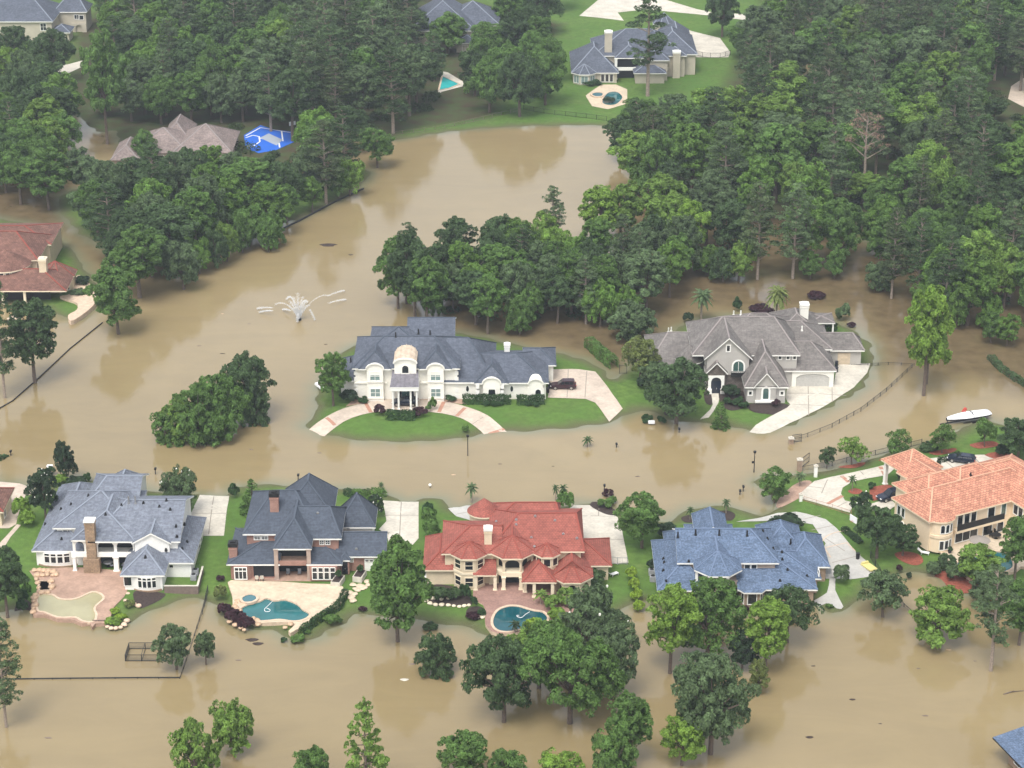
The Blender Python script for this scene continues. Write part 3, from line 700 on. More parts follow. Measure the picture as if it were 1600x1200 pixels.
for k in range(4): H.window((-22.7+.7*k-H.off[0], -75.66-H.off[1]), (1, 0), .45, 2.2, 2.5, fw=.04)
H.door((-26.1, -76.82), (1, 0), .9, .6, 2.8, 'dark', 'door', 1)
H.chimney(-37.5, -69.3, 1.35, 1.2, 6.5, 10.6, 'brick', 'black', .6); H.chimney(-43.45, -76.2, 1.25, 1.2, 3.0, 5.3, 'brick', 'black', .6)
H.vent(Z2, [(730, 338), (980, 570), (930, 438)], .2, 'chrome')
H.finish(); HOUSE2 = H

# ------------------------------------------------------------------ house 3: cream stucco, red tile
H = House('stucco_house', 'cream stucco house with red tile roof, octagonal bays and a round back turret', 'house', (0, -74), dict(wall='cream', roof='roof_red', cap='cap_red', fascia='creamtrim', trimc='creamtrim', trimc_name='cornice', loggia='cream', loggia_name='loggia_arch', dark='dark', dark_name='loggia_recess_shade', pav='patio_red', pav_name='porch_floor', slab='creamtrim', slab_name='balcony'))
H.wing(-3.6, 11.2, -79.6, -64.6, 6.0, 2.9, 'u', ra=4.6, rb=1.2)
H.wing(-10.9, -1.5, -80.4, -69.0, 6.02, 2.0, 'u', ra=4.4, B='gable')
H.wing(-13.8, -8.5, -80.6, -69.2, 3.3, 1.9, 'v')
H.wing(-3.2, 7.8, -70, -62.8, 6.05, 1.9, 'u', rb=.8)
T0 = H.turret(-4.45, -65.3, 2.75, 28, 6.0, 8.2, wall='wall')
T1 = H.turret(-6.6, -79.5, 3.0, 8, 6.04, 7.75); T2 = H.turret(.05, -78.5, 3.95, 8, 6.08, 8.3, walls=False); T3 = H.turret(5.4, -79.6, 2.25, 8, 6.06, 7.5, zb=3.0)
H.wing(-3.2, 3.3, -78.5, -70, 6.06, 2.0, 'v', A='gable', B='gable', walls=False)
H.wing(-6.0, -2.4, -82.3, -77.5, 3.3, 1.5, 'u', A='gable', B='gable', walls=False, oh=.3)
H.wing(1.5, 6.8, -84.6, -76.6, 3.3, 2.0, 'v', ra=3, B='gable', walls=False)
H.wing(5.8, 15.5, -79.2, -69.8, 3.32, 2.2, 'u', A='gable', rb=4.4)
H.wing(6.2, 12.2, -82.6, -73, 3.34, 2.4, 'v', ra=.4, B='gable')
T4 = H.turret(9.2, -81.6, 3.55, 8, 3.36, 5.2, walls=False)
for k, zz in ((4, 0), (5, 0), (6, 0)):
    H.twin(T1, k, 4.05, 5.45, 1.15, frame='creamtrim', ny=2); H.twin(T1, k, 1.15, 2.6, 1.15, frame='creamtrim', ny=2)
    H.twin(T3, k, 4.3, 5.5, .95, frame='creamtrim')
cx, cy = -6.6, -79.5; H.poly('trimc', [(cx+2.68*math.cos(math.pi/8+math.pi/4*k), cy+2.68*math.sin(math.pi/8+math.pi/4*k)) for k in range(8)], 3.15, 3.5)
# two-storey porch bay in the middle and the loggia under the low roofs
def octp(cx, cy, r): return [(cx+r*math.cos(math.pi/8+math.pi/4*k), cy+r*math.sin(math.pi/8+math.pi/4*k)) for k in range(8)]
oc = octp(.05, -78.5, 3.5)
for k in (3, 4, 5, 6, 7):
    a, b = oc[k], oc[(k+1) % 8]
    if k < 7: H.arch('loggia', a, b, 2.95, 5.95, 2.2, 5.0, .6, th=.25)
H.poly('slab', octp(.05, -78.5, 3.62), 2.75, 3.5); H.poly('dark', octp(.05, -77.4, 3.0), 3.5, 5.8)  # dark block inside the bay stands in for its inner shade
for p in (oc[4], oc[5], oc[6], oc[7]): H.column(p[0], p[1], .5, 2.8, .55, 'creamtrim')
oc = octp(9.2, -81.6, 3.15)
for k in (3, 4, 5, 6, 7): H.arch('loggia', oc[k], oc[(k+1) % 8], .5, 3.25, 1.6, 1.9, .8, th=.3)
H.poly('dark', octp(9.2, -81.2, 2.0), .5, 3.1)  # dark core painted as the shade behind the corner arches
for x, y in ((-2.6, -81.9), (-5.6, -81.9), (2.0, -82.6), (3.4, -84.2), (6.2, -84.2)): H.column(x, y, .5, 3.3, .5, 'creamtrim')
H.box('dark', -5.4, 6.0, -79.6, -79.5, .5, 3.2); H.box('pav', -6, 12, -84.4, -77, .4, .6)  # the dark sheet paints the shade under the low roofs
H.chimney(-3.7, -78.0, 1.15, 1.1, 6.2, 9.0, 'cream', 'trim', .45)
H.box('trimc', -13.4, -8.6, -80.15, -80.05, 2.85, 3.2)
H.vent(Z3, [(655, 275), (785, 295), (885, 380), (910, 240), (1040, 268), (1095, 357), (785, 262), (1185, 385), (905, 440)], .25, 'chrome')
H.finish(); HOUSE3 = H

# ------------------------------------------------------------------ house 4: blue shingle
H = House('blue_roof_house', 'house with mottled blue shingle roof and brown brick walls behind trees', 'house', (36, -75), dict(wall='brownbrick', roof='roof_blue', cap='cap_blue', fascia='trim', upper='taupe', upper_name='upper_wall', dark='dark', dark_name='porch_recess_shade', slab='trim', slab_name='balcony_rail', porch='taupe', porch_name='porch_wall'))
H.wing(25.2, 40.8, -83.4, -71.6, 6.0, 2.9, 'u', A='gable', rb=4.0, wall='upper')
T = H.turret(31.3, -84.1, 3.95, 8, 6.02, 8.5, walls=False)
H.wing(28.2, 34.4, -84.3, -76, 6.04, 2.2, 'v', A='gable', B='gable', walls=False)
H.wing(22.0, 30.5, -87.2, -70.6, 3.3, 2.5, 'v', ra=5)
H.wing(24.0, 31.5, -76, -67.8, 3.4, 2.6, 'u')
H.wing(34.2, 46.4, -86.9, -77, 3.3, 1.9, 'u', A='gable', rb=5)
H.wing(38.5, 47.4, -83.4, -74.6, 3.32, 2.5, 'u', A='gable', rb=5.5)
H.wing(42.4, 49.2, -79.6, -68.6, 3.34, 2.7, 'v', ra=4.4, rb=4.4)
H.wing(39.0, 46.0, -74.8, -65.4, 3.36, 2.9, 'v', ra=3.5, rb=3.8)
H.wing(28.8, 34.2, -73.5, -64.4, 4.9, 2.3, 'v', A='gable', ra=0, rb=2.2)
H.wing(27.6, 35.4, -71.6, -64.8, 3.2, 1.7, 'u')
H.poly('wall', [(34.9, -86.2), (35.3, -87.2), (37.6, -87.2), (38.1, -86.2)], .4, 3.2)
H.shell([(34.4-36, -87.0+75, 3.35), (35.1-36, -87.9+75, 3.3), (37.8-36, -87.9+75, 3.3), (38.5-36, -87.0+75, 3.35), (36.4-36, -84.5+75, 4.2)], [(0, 1, 4), (1, 2, 4), (2, 3, 4)])
H.window((36.45-H.off[0], -87.2-H.off[1]), (1, 0), 1.25, 1.0, 2.8); H.window((35.1-H.off[0], -86.7-H.off[1]), (.4, -1), .7, 1.0, 2.8); H.window((37.85-H.off[0], -86.7-H.off[1]), (.5, 1), .7, 1.0, 2.8)
H.box('dark', 38.4, 40.0, -86.4, -86.36, .7, 2.9); H.window((43.2-H.off[0], -86.36-H.off[1]), (1, 0), 1.2, 1.1, 2.6)
H.fwin(Z4, 768, 510, 812, 552, -82.85); H.fwin(Z4, 812, 510, 855, 552, -82.85)
for a in (3.5, 4.5, 5.5, 6.5):
    x = 31.3+3.5*math.cos(math.pi/8+math.pi/4*(a-.5)); y = -84.1+3.5*math.sin(math.pi/8+math.pi/4*(a-.5)); H.column(x, y, .5, 6.0, .4, 'trim')
H.poly('porch', [(31.3+3.3*math.cos(math.pi/8+math.pi/4*k), -84.1+3.3*math.sin(math.pi/8+math.pi/4*k)) for k in range(8)], 3.0, 4.0); H.box('dark', 28.6, 34.0, -83.0, -82.9, .5, 5.9)  # dark sheet behind the columns is painted porch shade
H.swin(Z4, 1250, 545, 1265, 580, 46.85, 1, w=1.2)
H.vent(Z4, [(605, 320), (788, 325), (1075, 380), (333, 335), (450, 318)], .95)
H.vent(Z4, [(238, 478), (243, 502), (238, 555), (405, 495), (892, 295), (922, 345), (960, 410), (1018, 435), (1020, 482), (1055, 550), (1183, 592), (1005, 622), (255, 625)], .35)
H.finish(); HOUSE4 = H

# ------------------------------------------------------------------ house 5: tan stucco, terracotta tile (turned 28 degrees)
H = House('villa', 'tan stucco villa with terracotta tile roof and a long balcony above a pool patio', 'house', (65.95, -70.4), dict(wall='tanwall', roof='roof_tan', cap='cap_tan', fascia='tanwall', trimw='trim', trimw_name='window_surround', slab='tanwall', slab_name='balcony', dark='black', dark_name='balcony_rail'), rot=28, zb=.9)
H.wing(0, 24, 0, 10.0, 6.4, 3.0, 'u', ra=4.2, rb=4)
H.wing(3.4, 14, 5, 14.4, 6.35, 2.6, 'u', ra=3.8, rb=4)
H.wing(9.5, 21, 4.6, 14.6, 6.3, 2.7, 'u', ra=4, rb=4)
H.wing(16.4, 27, -3.4, 12, 6.45, 3.3, 'v', ra=5, rb=5)
H.wing(24, 38, -7, 4, 6.3, 2.4, 'u'); H.wing(14.2, 29, 5.4, 15.0, 5.8, 2.3, 'u', ra=7)
T = H.turret(2.9, 1.1, 2.5, 16, 6.42, 7.6, oh=.35, zb=.9)
H.wing(9.2, 16.6, 17.6, 25.0, 5.0, 2.6, 'u', ra=3.6, rb=3.6, walls=False)
for x, y in ((9.9, 18.3), (15.9, 18.3), (9.9, 24.3), (15.9, 24.3)): H.column(x, y, .5, 4.95, .55, 'trim')
H.wing(28.4, 33, -9.5, -3, 3.9, 1.6, 'v', walls=False)
H.wing(8.2, 15.5, 12.5, 19.5, 5.2, 1.6, 'v', A='gable', B='gable')
for x, y in ((28.9, -9.0), (28.9, -5)): H.column(x, y, .5, 3.85, .6, 'tanwall')
for k in (10, 11, 12):
    H.twin(T, k, 4.3, 5.7, .62, style='arch', fw=.1); H.twin(T, k, 1.4, 2.9, .62, fw=.1)
cx, cy, r_, n_, ph_ = T
H.poly('slab', [(cx+2.3*math.cos(ph_+2*math.pi*k/16), cy+2.3*math.sin(ph_+2*math.pi*k/16)) for k in range(16)], 3.4, 3.9)
H.box('slab', 5.2, 14.9, -.55, .5, 3.3, 3.75); H.box('dark', 5.3, 14.85, -.55, -.48, 3.75, 4.8)
for k in range(3): H.window((6.6+1.35*k, .53), (1, 0), 1.0, 4.0, 5.9, fw=.08)
H.window((12.9, .53), (1, 0), 1.3, 3.9, 5.8); H.window((15.4, .53), (1, 0), .9, 4.0, 5.9, glass='glassgreen')
H.window((8.1, .53), (1, 0), 4.4, 1.1, 2.9, nx=3); H.window((12.4, .53), (1, 0), 1.7, 1.0, 3.0); H.window((15.0, .53), (1, 0), 1.2, 1.0, 3.1, style='arch')
for y, z in ((-1.9, 4.2), (-.7, 4.2)): H.window((16.93, y), (0, -1), .95, z, z+1.6, fw=.1)
H.window((16.93, -1.2), (0, -1), 2.6, 1.0, 3.0)
for z0, st in ((4.0, 'sq'), (1.6, 'arch')):
    for y in (8.4, 7.3): H.window((.53, y), (0, -1), .7, z0, z0+1.5, style=st)
H.door((14.0, 20.0), (1, 0), 1.6, .6, 2.8, 'wood', 'door', 2)
H.vent(Z5, [(1112, 385)], .5)
H.finish(); HOUSE5 = H

# ------------------------------------------------------------------ the long white villa on the island
H = House('villa', 'long off-white stucco villa with slate grey roof, column portico and barrel dormer', 'house', (-14, 0), dict(wall='offwhite', roof='roof_slate', cap='cap_dark', fascia='trim', barrel='offwhite', barrel_name='dormer_wall', roofm='metalroof', roofm_name='portico_roof', roofc='copper', roofc_name='barrel_roof', base='offwhite', base_name='cornice', ped='offwhite', ped_name='pediment', quoin='white', quoin_name='quoin', ent='trim', ent_name='portico_beam'), zb=.5)
H.wing(-29.3, -9.5, -8.9, 6.6, 6.9, 3.3, 'u', ra=5.6, rb=5.0)
H.wing(-32.1, -27, -7.8, 3.0, 4.0, 1.6, 'v')
H.wing(-14, -3.0, -8.85, 10.5, 4.1, 5.0, 'u', A='gable', rb=5.2)
H.wing(-12, 6.8, -8.8, 7.0, 4.0, 2.7, 'u', A='gable', rb=6.0)
H.wing(2.0, 8.3, -.5, 8.4, 4.02, 1.7, 'u', A='gable')
H.wing(-27, -16, 2, 14, 6.0, 2.4, 'u'); H.wing(-20, -10.8, 6, 18.5, 6.2, 2.4, 'u', A='gable', B='gable')
for x0, x1, ez, rise in ((-28.1, -22.1, 6.95, 2.7), (-17.0, -11.0, 6.95, 2.7), (-6.9, -.6, 4.1, 2.9)):
    H.wing(x0, x1, -9.3, -3.5, ez, rise, 'v', ra=2.2, B='gable', walls=False)
    xm = (x0+x1)/2; w_ = (x1-x0)*.50
    pts = [(xm-w_/2, ez-1.2), (xm+w_/2, ez-1.2)]+[(xm+w_/2*math.cos(math.pi*k/12), ez+.0+(rise*.36)*math.sin(math.pi*k/12)) for k in range(13)]
    for y0_, y1_, sc in ((-9.3, -8.3, 1.0),):
        bm = H.bm('ped'); fr = [bm.verts.new((p[0]-H.off[0], -9.35-H.off[1], p[1])) for p in pts]; bk = [bm.verts.new((p[0]-H.off[0], -7.6-H.off[1], p[1])) for p in pts]
        bm.faces.new(fr)
        for i in range(len(pts)): bm.faces.new([fr[i], fr[(i+1) % len(pts)], bk[(i+1) % len(pts)], bk[i]])
    # moulded eyebrow over the pediment
    arc = [(xm+(w_/2+.12)*math.cos(math.pi*k/12), -9.45, ez+.03+(rise*.36+.12)*math.sin(math.pi*k/12)) for k in range(13)]
    for a, b in zip(arc, arc[1:]): bar(H.bm('base'), (a[0]-H.off[0], a[1]-H.off[1], a[2]), (b[0]-H.off[0], b[1]-H.off[1], b[2]), .3, .2)
    H.box('wall', xm-w_/2, xm+w_/2, -9.3, -8.4, .5, ez-1.0)
xm = 4.35; pts = [(xm-1.3, 3.0), (xm+1.3, 3.0)]+[(xm+1.3*math.cos(math.pi*k/12), 3.9+.95*math.sin(math.pi*k/12)) for k in range(13)]
bm = H.bm('ped'); fr = [bm.verts.new((p[0]-H.off[0], -9.3-H.off[1], p[1])) for p in pts]; bk = [bm.verts.new((p[0]-H.off[0], -6.6-H.off[1], p[1])) for p in pts]; bm.faces.new(fr)
for i in range(len(pts)): bm.faces.new([fr[i], fr[(i+1) % len(pts)], bk[(i+1) % len(pts)], bk[i]])
H.box('wall', 2.9, 5.9, -9.25, -8.2, .5, 3.1)
arc = [(xm+1.4*math.cos(math.pi*k/12), -9.4, 3.93+1.05*math.sin(math.pi*k/12)) for k in range(13)]
for a, b in zip(arc, arc[1:]): bar(H.bm('base'), (a[0]-H.off[0], a[1]-H.off[1], a[2]), (b[0]-H.off[0], b[1]-H.off[1], b[2]), .3, .2)
# barrel dormer
xm, r_ = -19.5, 2.0
H.box('barrel', xm-r_, xm+r_, -9.6, -3.0, 5.6, 8.35)
arcp = [(xm+(r_+.12)*math.cos(math.pi*k/14), 8.35+.95*math.sin(math.pi*k/14)) for k in range(15)]
bm = H.bm('roofc'); fr = [bm.verts.new((p[0]-H.off[0], -9.8-H.off[1], p[1])) for p in arcp]; bk = [bm.verts.new((p[0]-H.off[0], -2.6-H.off[1], p[1])) for p in arcp]
for i in range(14): bm.faces.new([fr[i], bk[i], bk[i+1], fr[i+1]])
for k in range(1, 14, 2): bar(bm, (arcp[k][0]-H.off[0], -9.8-H.off[1], arcp[k][1]+.03), (arcp[k][0]-H.off[0], -2.6-H.off[1], arcp[k][1]+.03), .08, .1)
bm = H.bm('barrel'); vs = [bm.verts.new((p[0]-H.off[0], -9.65-H.off[1], p[1]-.05)) for p in arcp]; bm.faces.new(vs)
for a, b in zip(arcp, arcp[1:]): bar(H.bm('base'), (a[0]-H.off[0], -9.78-H.off[1], a[1]-.1), (b[0]-H.off[0], -9.78-H.off[1], b[1]-.1), .3, .28)
H.window((xm-H.off[0], -9.62-H.off[1]), (1, 0), 1.15, 6.3, 7.8, style='arch', fw=.25, frame='offwhite')
# portico
H.shell([(-22.2+14, -13.4, 5.1), (-16.9+14, -13.4, 5.1), (-17.2+14, -8.4, 6.5), (-21.9+14, -8.4, 6.5)], [(0, 1, 2, 3)], 'roofm', th=.15)
for k in range(1, 6):
    x = -22.1+14+5.1*k/6; bar(H.bm('roofm'), (x, -13.4, 5.14), (x, -8.4, 6.54), .06, .08)
H.box('ent', -22.15, -16.95, -13.35, -8.4, 4.3, 4.95)
for x in (-21.7, -20.65, -18.45, -17.35): H.column(x, -12.95, .5, 4.35, .36, 'trim', True)
for x in (-21.7, -17.35): H.column(x, -9.0, .5, 4.35, .36, 'trim', True)
H.window((-19.55-H.off[0], -8.35-H.off[1]), (1, 0), 2.9, .7, 3.9, nx=4, ny=2); H.door((-19.55, -8.46), (1, 0), 1.5, .55, 2.9, 'glassgreen', 'door', 2)
for x0, x1 in ((-28.95, -22.9), (-17.0, -9.9)): H.box('base', x0, x1, -8.6, -8.3, 3.75, 4.0)
for x in (-25.1, -14.0):
    H.window((x-H.off[0], -9.3-H.off[1]), (1, 0), 1.7, 4.75, 6.35, nx=2, ny=2, glass='blind', fw=.18)
    H.window((x-H.off[0], -9.3-H.off[1]), (1, 0), 1.7, 1.5, 3.0, nx=2, ny=2, glass='blind', fw=.18)
    H.box('base', x-1.35, x+1.35, -9.5, -9.25, 4.35, 4.5); H.box('base', x-1.35, x+1.35, -9.5, -9.25, 1.1, 1.25)
H.window((-3.7-H.off[0], -9.3-H.off[1]), (1, 0), 1.25, 1.7, 3.2, style='arch', fw=.2); H.window((xm+24.3-H.off[0], -9.25-H.off[1]), (1, 0), 1.0, 1.6, 2.9, style='arch', fw=.18)
for x in (-8.2, -.05): H.window((x-H.off[0], -8.3-H.off[1]), (1, 0), .55, 2.0, 3.2, style='oval', fw=.08)
for x in (-28.7, -10.15, -6.3, -1.8):
    for k in range(5 if x < -9 else 3): H.box('quoin', x-.32, x+.32, -9.42 if x > -9 else -8.42, -8.3, .8+k*1.15, 1.5+k*1.15)
p = H.hit(*ZW(1228, 228)); H.chimney(p.x+H.off[0], p.y+H.off[1]+.6, 1.0, .9, 4.5, 6.9, 'white', 'trim', .3)
H.vent(ZW, [(565, 140), (700, 120), (298, 290), (770, 128)], 1.0)
H.finish(); HOUSEW = H

# ------------------------------------------------------------------ grey house with steep gables
H = House('gabled_house', 'grey stucco house with steep warm grey gables, stone entry arch and wide garage', 'house', (47, 4), dict(wall='greywall', roof='roof_warm', cap='cap_warm', fascia='trim', stone='darkstone', stone_name='stone_entry', white='trim', white_name='arch_surround', dark='black', dark_name='balcony_rail', rec='dark', rec_name='entry_recess', gar='offwhite', gar_name='garage_surround'), zb=.5)
H.wing(33.4, 53.5, -3.0, 13.6, 7.1, 4.4, 'u', ra=6.2, rb=4.2, wi=(2.5, .55))
H.wing(35.5, 44.4, -5.2, 5, 7.2, 4.2, 'v', A='gable', B='gable')
H.wing(25.6, 35, .2, 15.2, 3.8, 3.6, 'u', ra=4.0, B='gable')
T = H.turret(33.3, .4, 2.75, 24, 5.1, 8.0, wall='stone')
H.wing(42.5, 50.7, -10.6, 0, 3.9, 5.2, 'v', ra=4.6, B='gable')
H.wing(44.1, 48.9, -11.0, -5, 3.95, 2.9, 'v', A='gable', B='gable')
H.wing(50.3, 60.4, -2.9, 7.5, 3.9, 3.8, 'u', A='gable', rb=4.4)
H.wing(50, 60.6, 5, 17, 5.0, 3.4, 'u', A='gable', rb=5.5)
H.wing(58, 67.2, 7.8, 14.6, 3.6, 2.3, 'u', A='gable', rb=2.0)
H.wing(40, 55, 9, 21, 5.2, 3.2, 'u'); H.wing(51, 60, 15, 27, 3.8, 2.8, 'v'); 
H.wing(58.5, 63.5, 22, 27.5, 3.6, .4, 'u', oh=.3, walls=False)
for x in (58.9, 63.1):
    for y in (22.3, 27.2): H.column(x, y, 0, 3.5, .3)
H.wing(35.7, 39.9, -6.0, -2, 4.6, 2.2, 'v', A='gable', B='gable', wall='stone', oh=.4)
H.arch('white', (36.3, -5.75), (39.3, -5.75), .5, 4.1, 1.9, 2.9, .85, th=.25); H.box('rec', 36.85, 38.75, -5.64, -5.6, .5, 3.7)
d = H.door((37.8, -5.62), (1, 0), 1.7, .55, 3.0, 'carblue', 'door', 2)
for x in (36.6, 39.0): H.box('white', x-.4, x+.4, -6.1, -5.5, .5, 1.5)
H.window((39.9-H.off[0], -4.65-H.off[1]), (1, 0), .55, 8.6, 9.7, fw=.2)
H.window((41.9-H.off[0], -4.65-H.off[1]), (1, 0), 1.9, 4.6, 6.6, style='arch', glass='glassgreen', fw=.3, nx=2)
H.window((41.9-H.off[0], -4.65-H.off[1]), (1, 0), 1.9, 1.6, 3.3, glass='glassgreen', fw=.25)
H.box('stone', 39.6, 44.0, -4.8, -4.6, .5, 3.9)
for k in range(9): H.box('dark', 40.55+.33*k, 40.6+.33*k, -5.45, -5.4, 3.9, 4.8)
H.box('dark', 40.5, 43.3, -5.5, -5.4, 4.75, 4.85); H.box('dark', 40.5, 43.3, -5.5, -4.7, 3.85, 3.95); H.box('dark', 40.5, 43.3, -5.44, -5.41, 4.0, 4.6)
H.window((46.5-H.off[0], -10.45-H.off[1]), (1, 0), 1.0, 1.5, 3.7, style='arch', glass='glassgreen', fw=.35)
H.box('white', 44.6, 48.4, -10.9, -10.3, .9, 1.25)
for x in (43.7, 49.5): H.window((x-H.off[0], -10.05-H.off[1]), (1, 0), .5, 2.2, 2.8, fw=.25)
H.arch('gar', (52.2, -2.6), (60.0, -2.6), .5, 3.85, 6.2, 2.4, .75, th=.3)
H.door((56.1, -2.35), (1, 0), 6.4, .5, 3.3, 'concrete2', 'garage_door', 4, False)
for x in (49.8, 51.3, 52.5): H.window((x-H.off[0], -2.45-H.off[1]), (1, 0), .5, 6.1, 6.7, fw=.16)
H.door((63.4, 8.32), (1, 0), 2.4, .5, 2.9, 'patio_cream', 'garage_door', 2, False)
for a in (17, 18, 19): H.twin(T, a, 2.0, 4.3, .45, style='arch', fw=.1)
for x in (27.6, 29.6): H.window((x-H.off[0], .73-H.off[1]), (1, 0), 1.3, 1.4, 2.9, nx=2)
H.chimney(57.0, 20.5, 1.6, 1.4, 4.5, 8.0, 'offwhite', 'trim', .4)
H.vent(ZG, [(275, 350), (258, 355), (1092, 345), (665, 248), (710, 248)], .9, 'trim')
H.finish(); HOUSEG = H

# ------------------------------------------------------------------ houses seen among the far trees
H = House('stucco_house', 'tan house with blue-grey hip roof above a small kidney pool on the far bank', 'house', (41, 225), dict(wall='beige', roof='roof_slate', cap='cap_grey', fascia='trim', dark='dark', dark_name='porch_recess_shade', slab='trim', slab_name='balcony'), zb=.5)
ZT = zoomf(800, 0, 4)
def T_(a, b, z): g = G(*ZT(a, b), z); return g.x, g.y
a = T_(370, 455, 3.5); b_ = T_(640, 430, 3.5)
H.wing(a[0], a[0]+13, a[1], a[1]+22, 3.5, 5.0, 'v', ra=9, rb=8)
x0, y0 = T_(640, 355, 6.5); x1, _ = T_(1150, 300, 6.5)
H.wing(x0-6, x0+20, y0+1, y0+20, 6.5, 5.2, 'u'); H.wing(x0+10, x1, y0+3, y0+24, 6.4, 4.5, 'v', ra=8, rb=8)
H.wing(x0, x0+8, y0-1.5, y0+8, 6.55, 2.6, 'v', ra=4, B='gable', walls=False)
H.wing(x0+8, x0+15, y0-3, y0+8, 6.3, 2.5, 'v', ra=3, B='gable'); H.wing(x1-9, x1, y0+16, y0+36, 5.0, 3.6, 'v'); H.turret(x1-7, y0+40, 3.5, 8, 6.0, 9.0)
H.wing(x0+5, x0+14, y0-6, y0+4, 3.5, 2.0, 'u')
T = H.turret(a[0]+3.6, a[1]+1.4, 3.7, 8, 3.52, 5.6)
for k in (4, 5, 6): H.twin(T, k, 1.0, 2.9, 1.8, glass='blind', nx=2)
for k in range(3): H.window((a[0]+8.6+1.2*k-H.off[0], a[1]+.55-H.off[1]), (1, 0), .8, .9, 2.9)
H.box('slab', x0, x0+8, y0-1.4, y0-1.1, 3.0, 3.9); H.box('dark', x0+.3, x0+7.6, y0+.3, y0+.4, .5, 6.2)  # dark sheet paints the shade behind the balcony columns
for xx in (x0+.4, x0+7.2): H.column(xx, y0-1.2, .5, 6.4, .7)
H.chimney(x0-1.6, y0+3, 2.0, 1.6, 4, 12.5, 'beige', 'trim', .5); H.chimney(x1-6, y0+.6, 2.0, 1.6, .5, 7.5, 'beige', 'trim', .5)
for k in range(2): H.window((x1-.55-H.off[0], y0+6+3*k-H.off[1]), (0, 1), 1.0, 4.2, 5.9)
H.finish()
H = House('stucco_house', 'two-storey beige house with grey hip roof in the top corner among trees', 'house', (-140, 255), dict(wall='beige', roof='roof_slate', cap='cap_grey', fascia='trim'), zb=.5)
ZA = zoomf(0, 0, 4)
def A_(a, b, z): g = G(*ZA(a, b), z); return g.x, g.y
x0, y0 = A_(-120, 90, 6.5); x1, y1 = A_(330, 135, 6.5)
H.wing(x0-10, x1, y1, y1+20, 6.5, 5.5, 'u', ra=8, rb=8)
x2, y2 = A_(395, 75, 6.6); x3, _ = A_(565, 45, 6.6)
H.wing(x1-2, x3, y2, y2+10, 6.6, 3.0, 'u', ra=3, rb=3); H.wing(x1-1, x1+5, y1-1, y1+6, 3.5, 1.6, 'v')
H.window((x1+6-H.off[0], y2+.55-H.off[1]), (1, 0), 1.4, 4.2, 5.4); H.window((x1-3-H.off[0], y1+.55-H.off[1]), (1, 0), 1.6, 3.8, 5.8, nx=2, ny=2)
H.window((x3-3.2-H.off[0], y2+.55-H.off[1]), (1, 0), 1.4, 4.4, 5.6, nx=2); H.arch('wall', (x3-5, y2), (x3-.5, y2), .5, 3.2, 2.0, 1.8, .9, th=.4)
H.finish()
H = House('stucco_house', 'beige house with plain dark grey roof half hidden at the top edge', 'house', (-17, 270), dict(wall='beige', roof='roof_slate', cap='cap_grey', fascia='trim'), zb=.5)
x0, y0 = G(665, 20, 6)[:2]; x1, y1 = G(765, 48, 6)[:2]
H.wing(x0-4, x1-4, y1, y1+22, 6.0, 7.0, 'v', ra=7, rb=7); H.wing(x0+6, x1+3, y1+6, y1+24, 6.1, 5.0, 'u'); H.wing(x1-10, x1-3, y1-4, y1+6, 3.4, 1.5, 'v')
H.window((x1-7-H.off[0], y1-3.4-H.off[1]), (1, 0), 1.5, 1, 2.6, nx=2); H.finish()
H = House('brown_roof_house', 'low house with weathered brown hip roofs between trees beside the blue court', 'house', (-95, 165), dict(wall='taupe', roof='roof_brown', cap='cap_warm', fascia='roof_brown'), zb=.5)
def B_(px, py, z): g = G(px, py, z); return g.x, g.y
x0, y0 = B_(172, 250, 3.5); x1, y1 = B_(232, 235, 3.5); x2, _ = B_(365, 232, 3.5)
H.wing(x0, x0+7, y0, y0+14, 3.5, 2.6, 'v'); H.wing(x1-4, x1+10, y1-2, y1+14, 3.5, 4.0, 'u'); H.wing(x1+6, x2, y1-2, y1+16, 3.55, 4.6, 'u'); H.wing(x1+2, x1+9, y1+8, y1+22, 3.6, 3.6, 'v')
H.window((x1+3-H.off[0], y1-1.45-H.off[1]), (1, 0), 1.6, 1.2, 2.7); H.finish()
H = House('clay_tile_house', 'house with mottled clay tile roofs and a curved stone terrace at the left edge', 'house', (-95, 40), dict(wall='cream', roof='roof_clay', cap='cap_red', fascia='creamtrim', dark='dark', dark_name='porch_recess_shade'), zb=.5)
ZL = zoomf(0, 300, 3.75)
def L_(a, b, z): g = G(*ZL(a, b), z); return g.x, g.y
x0, y0 = L_(0, 500, 6); x1, y1 = L_(225, 400, 6)
H.wing(-125, x1, y1, y1+16, 6.0, 3.6, 'u', rb=6)
T = H.turret(*L_(35, 420, 6), 5.2, 24, 6.02, 9.2)
for k in range(16, 21): H.twin(T, k, 4.7, 5.6, .75, fw=.08)
x2, y2 = L_(130, 580, 3.4); x3, y3 = L_(445, 475, 3.4)
H.wing(x2-12, x2+9, y2, y2+12, 3.4, 2.6, 'u', A='gable', walls=False); H.box('dark', x2-10, x2+5, y2+3, y2+3.1, .4, 3.2)  # dark sheet stands in for the shade under the porch roof
for k in range(3): H.column(x2-4.5*k+.3, y2+.6, .4, 3.3, .5, 'creamtrim')
T = H.turret(x3-4.2, y3-.2, 4.6, 8, 3.5, 6.2); H.twin(T, 5, .8, 2.8, 1.4); H.twin(T, 6, .8, 2.8, 1.0, glass='dark')
H.wing(-130, x1+.8, y1+10, y1+24, 5.9, 1.8, 'u')
p = L_(270, 410, 6.5); H.chimney(p[0], p[1]-3, 1.5, 1.5, 3, 8.0, 'cream', 'creamtrim', .5)
H.finish()
H = House('blue_roof_house', 'corner of a blue shingle roof standing in the water at the bottom right', 'house', (72, -125), dict(wall='brownbrick', roof='roof_blue', cap='cap_blue', fascia='black'), rot=18, zb=-.6)
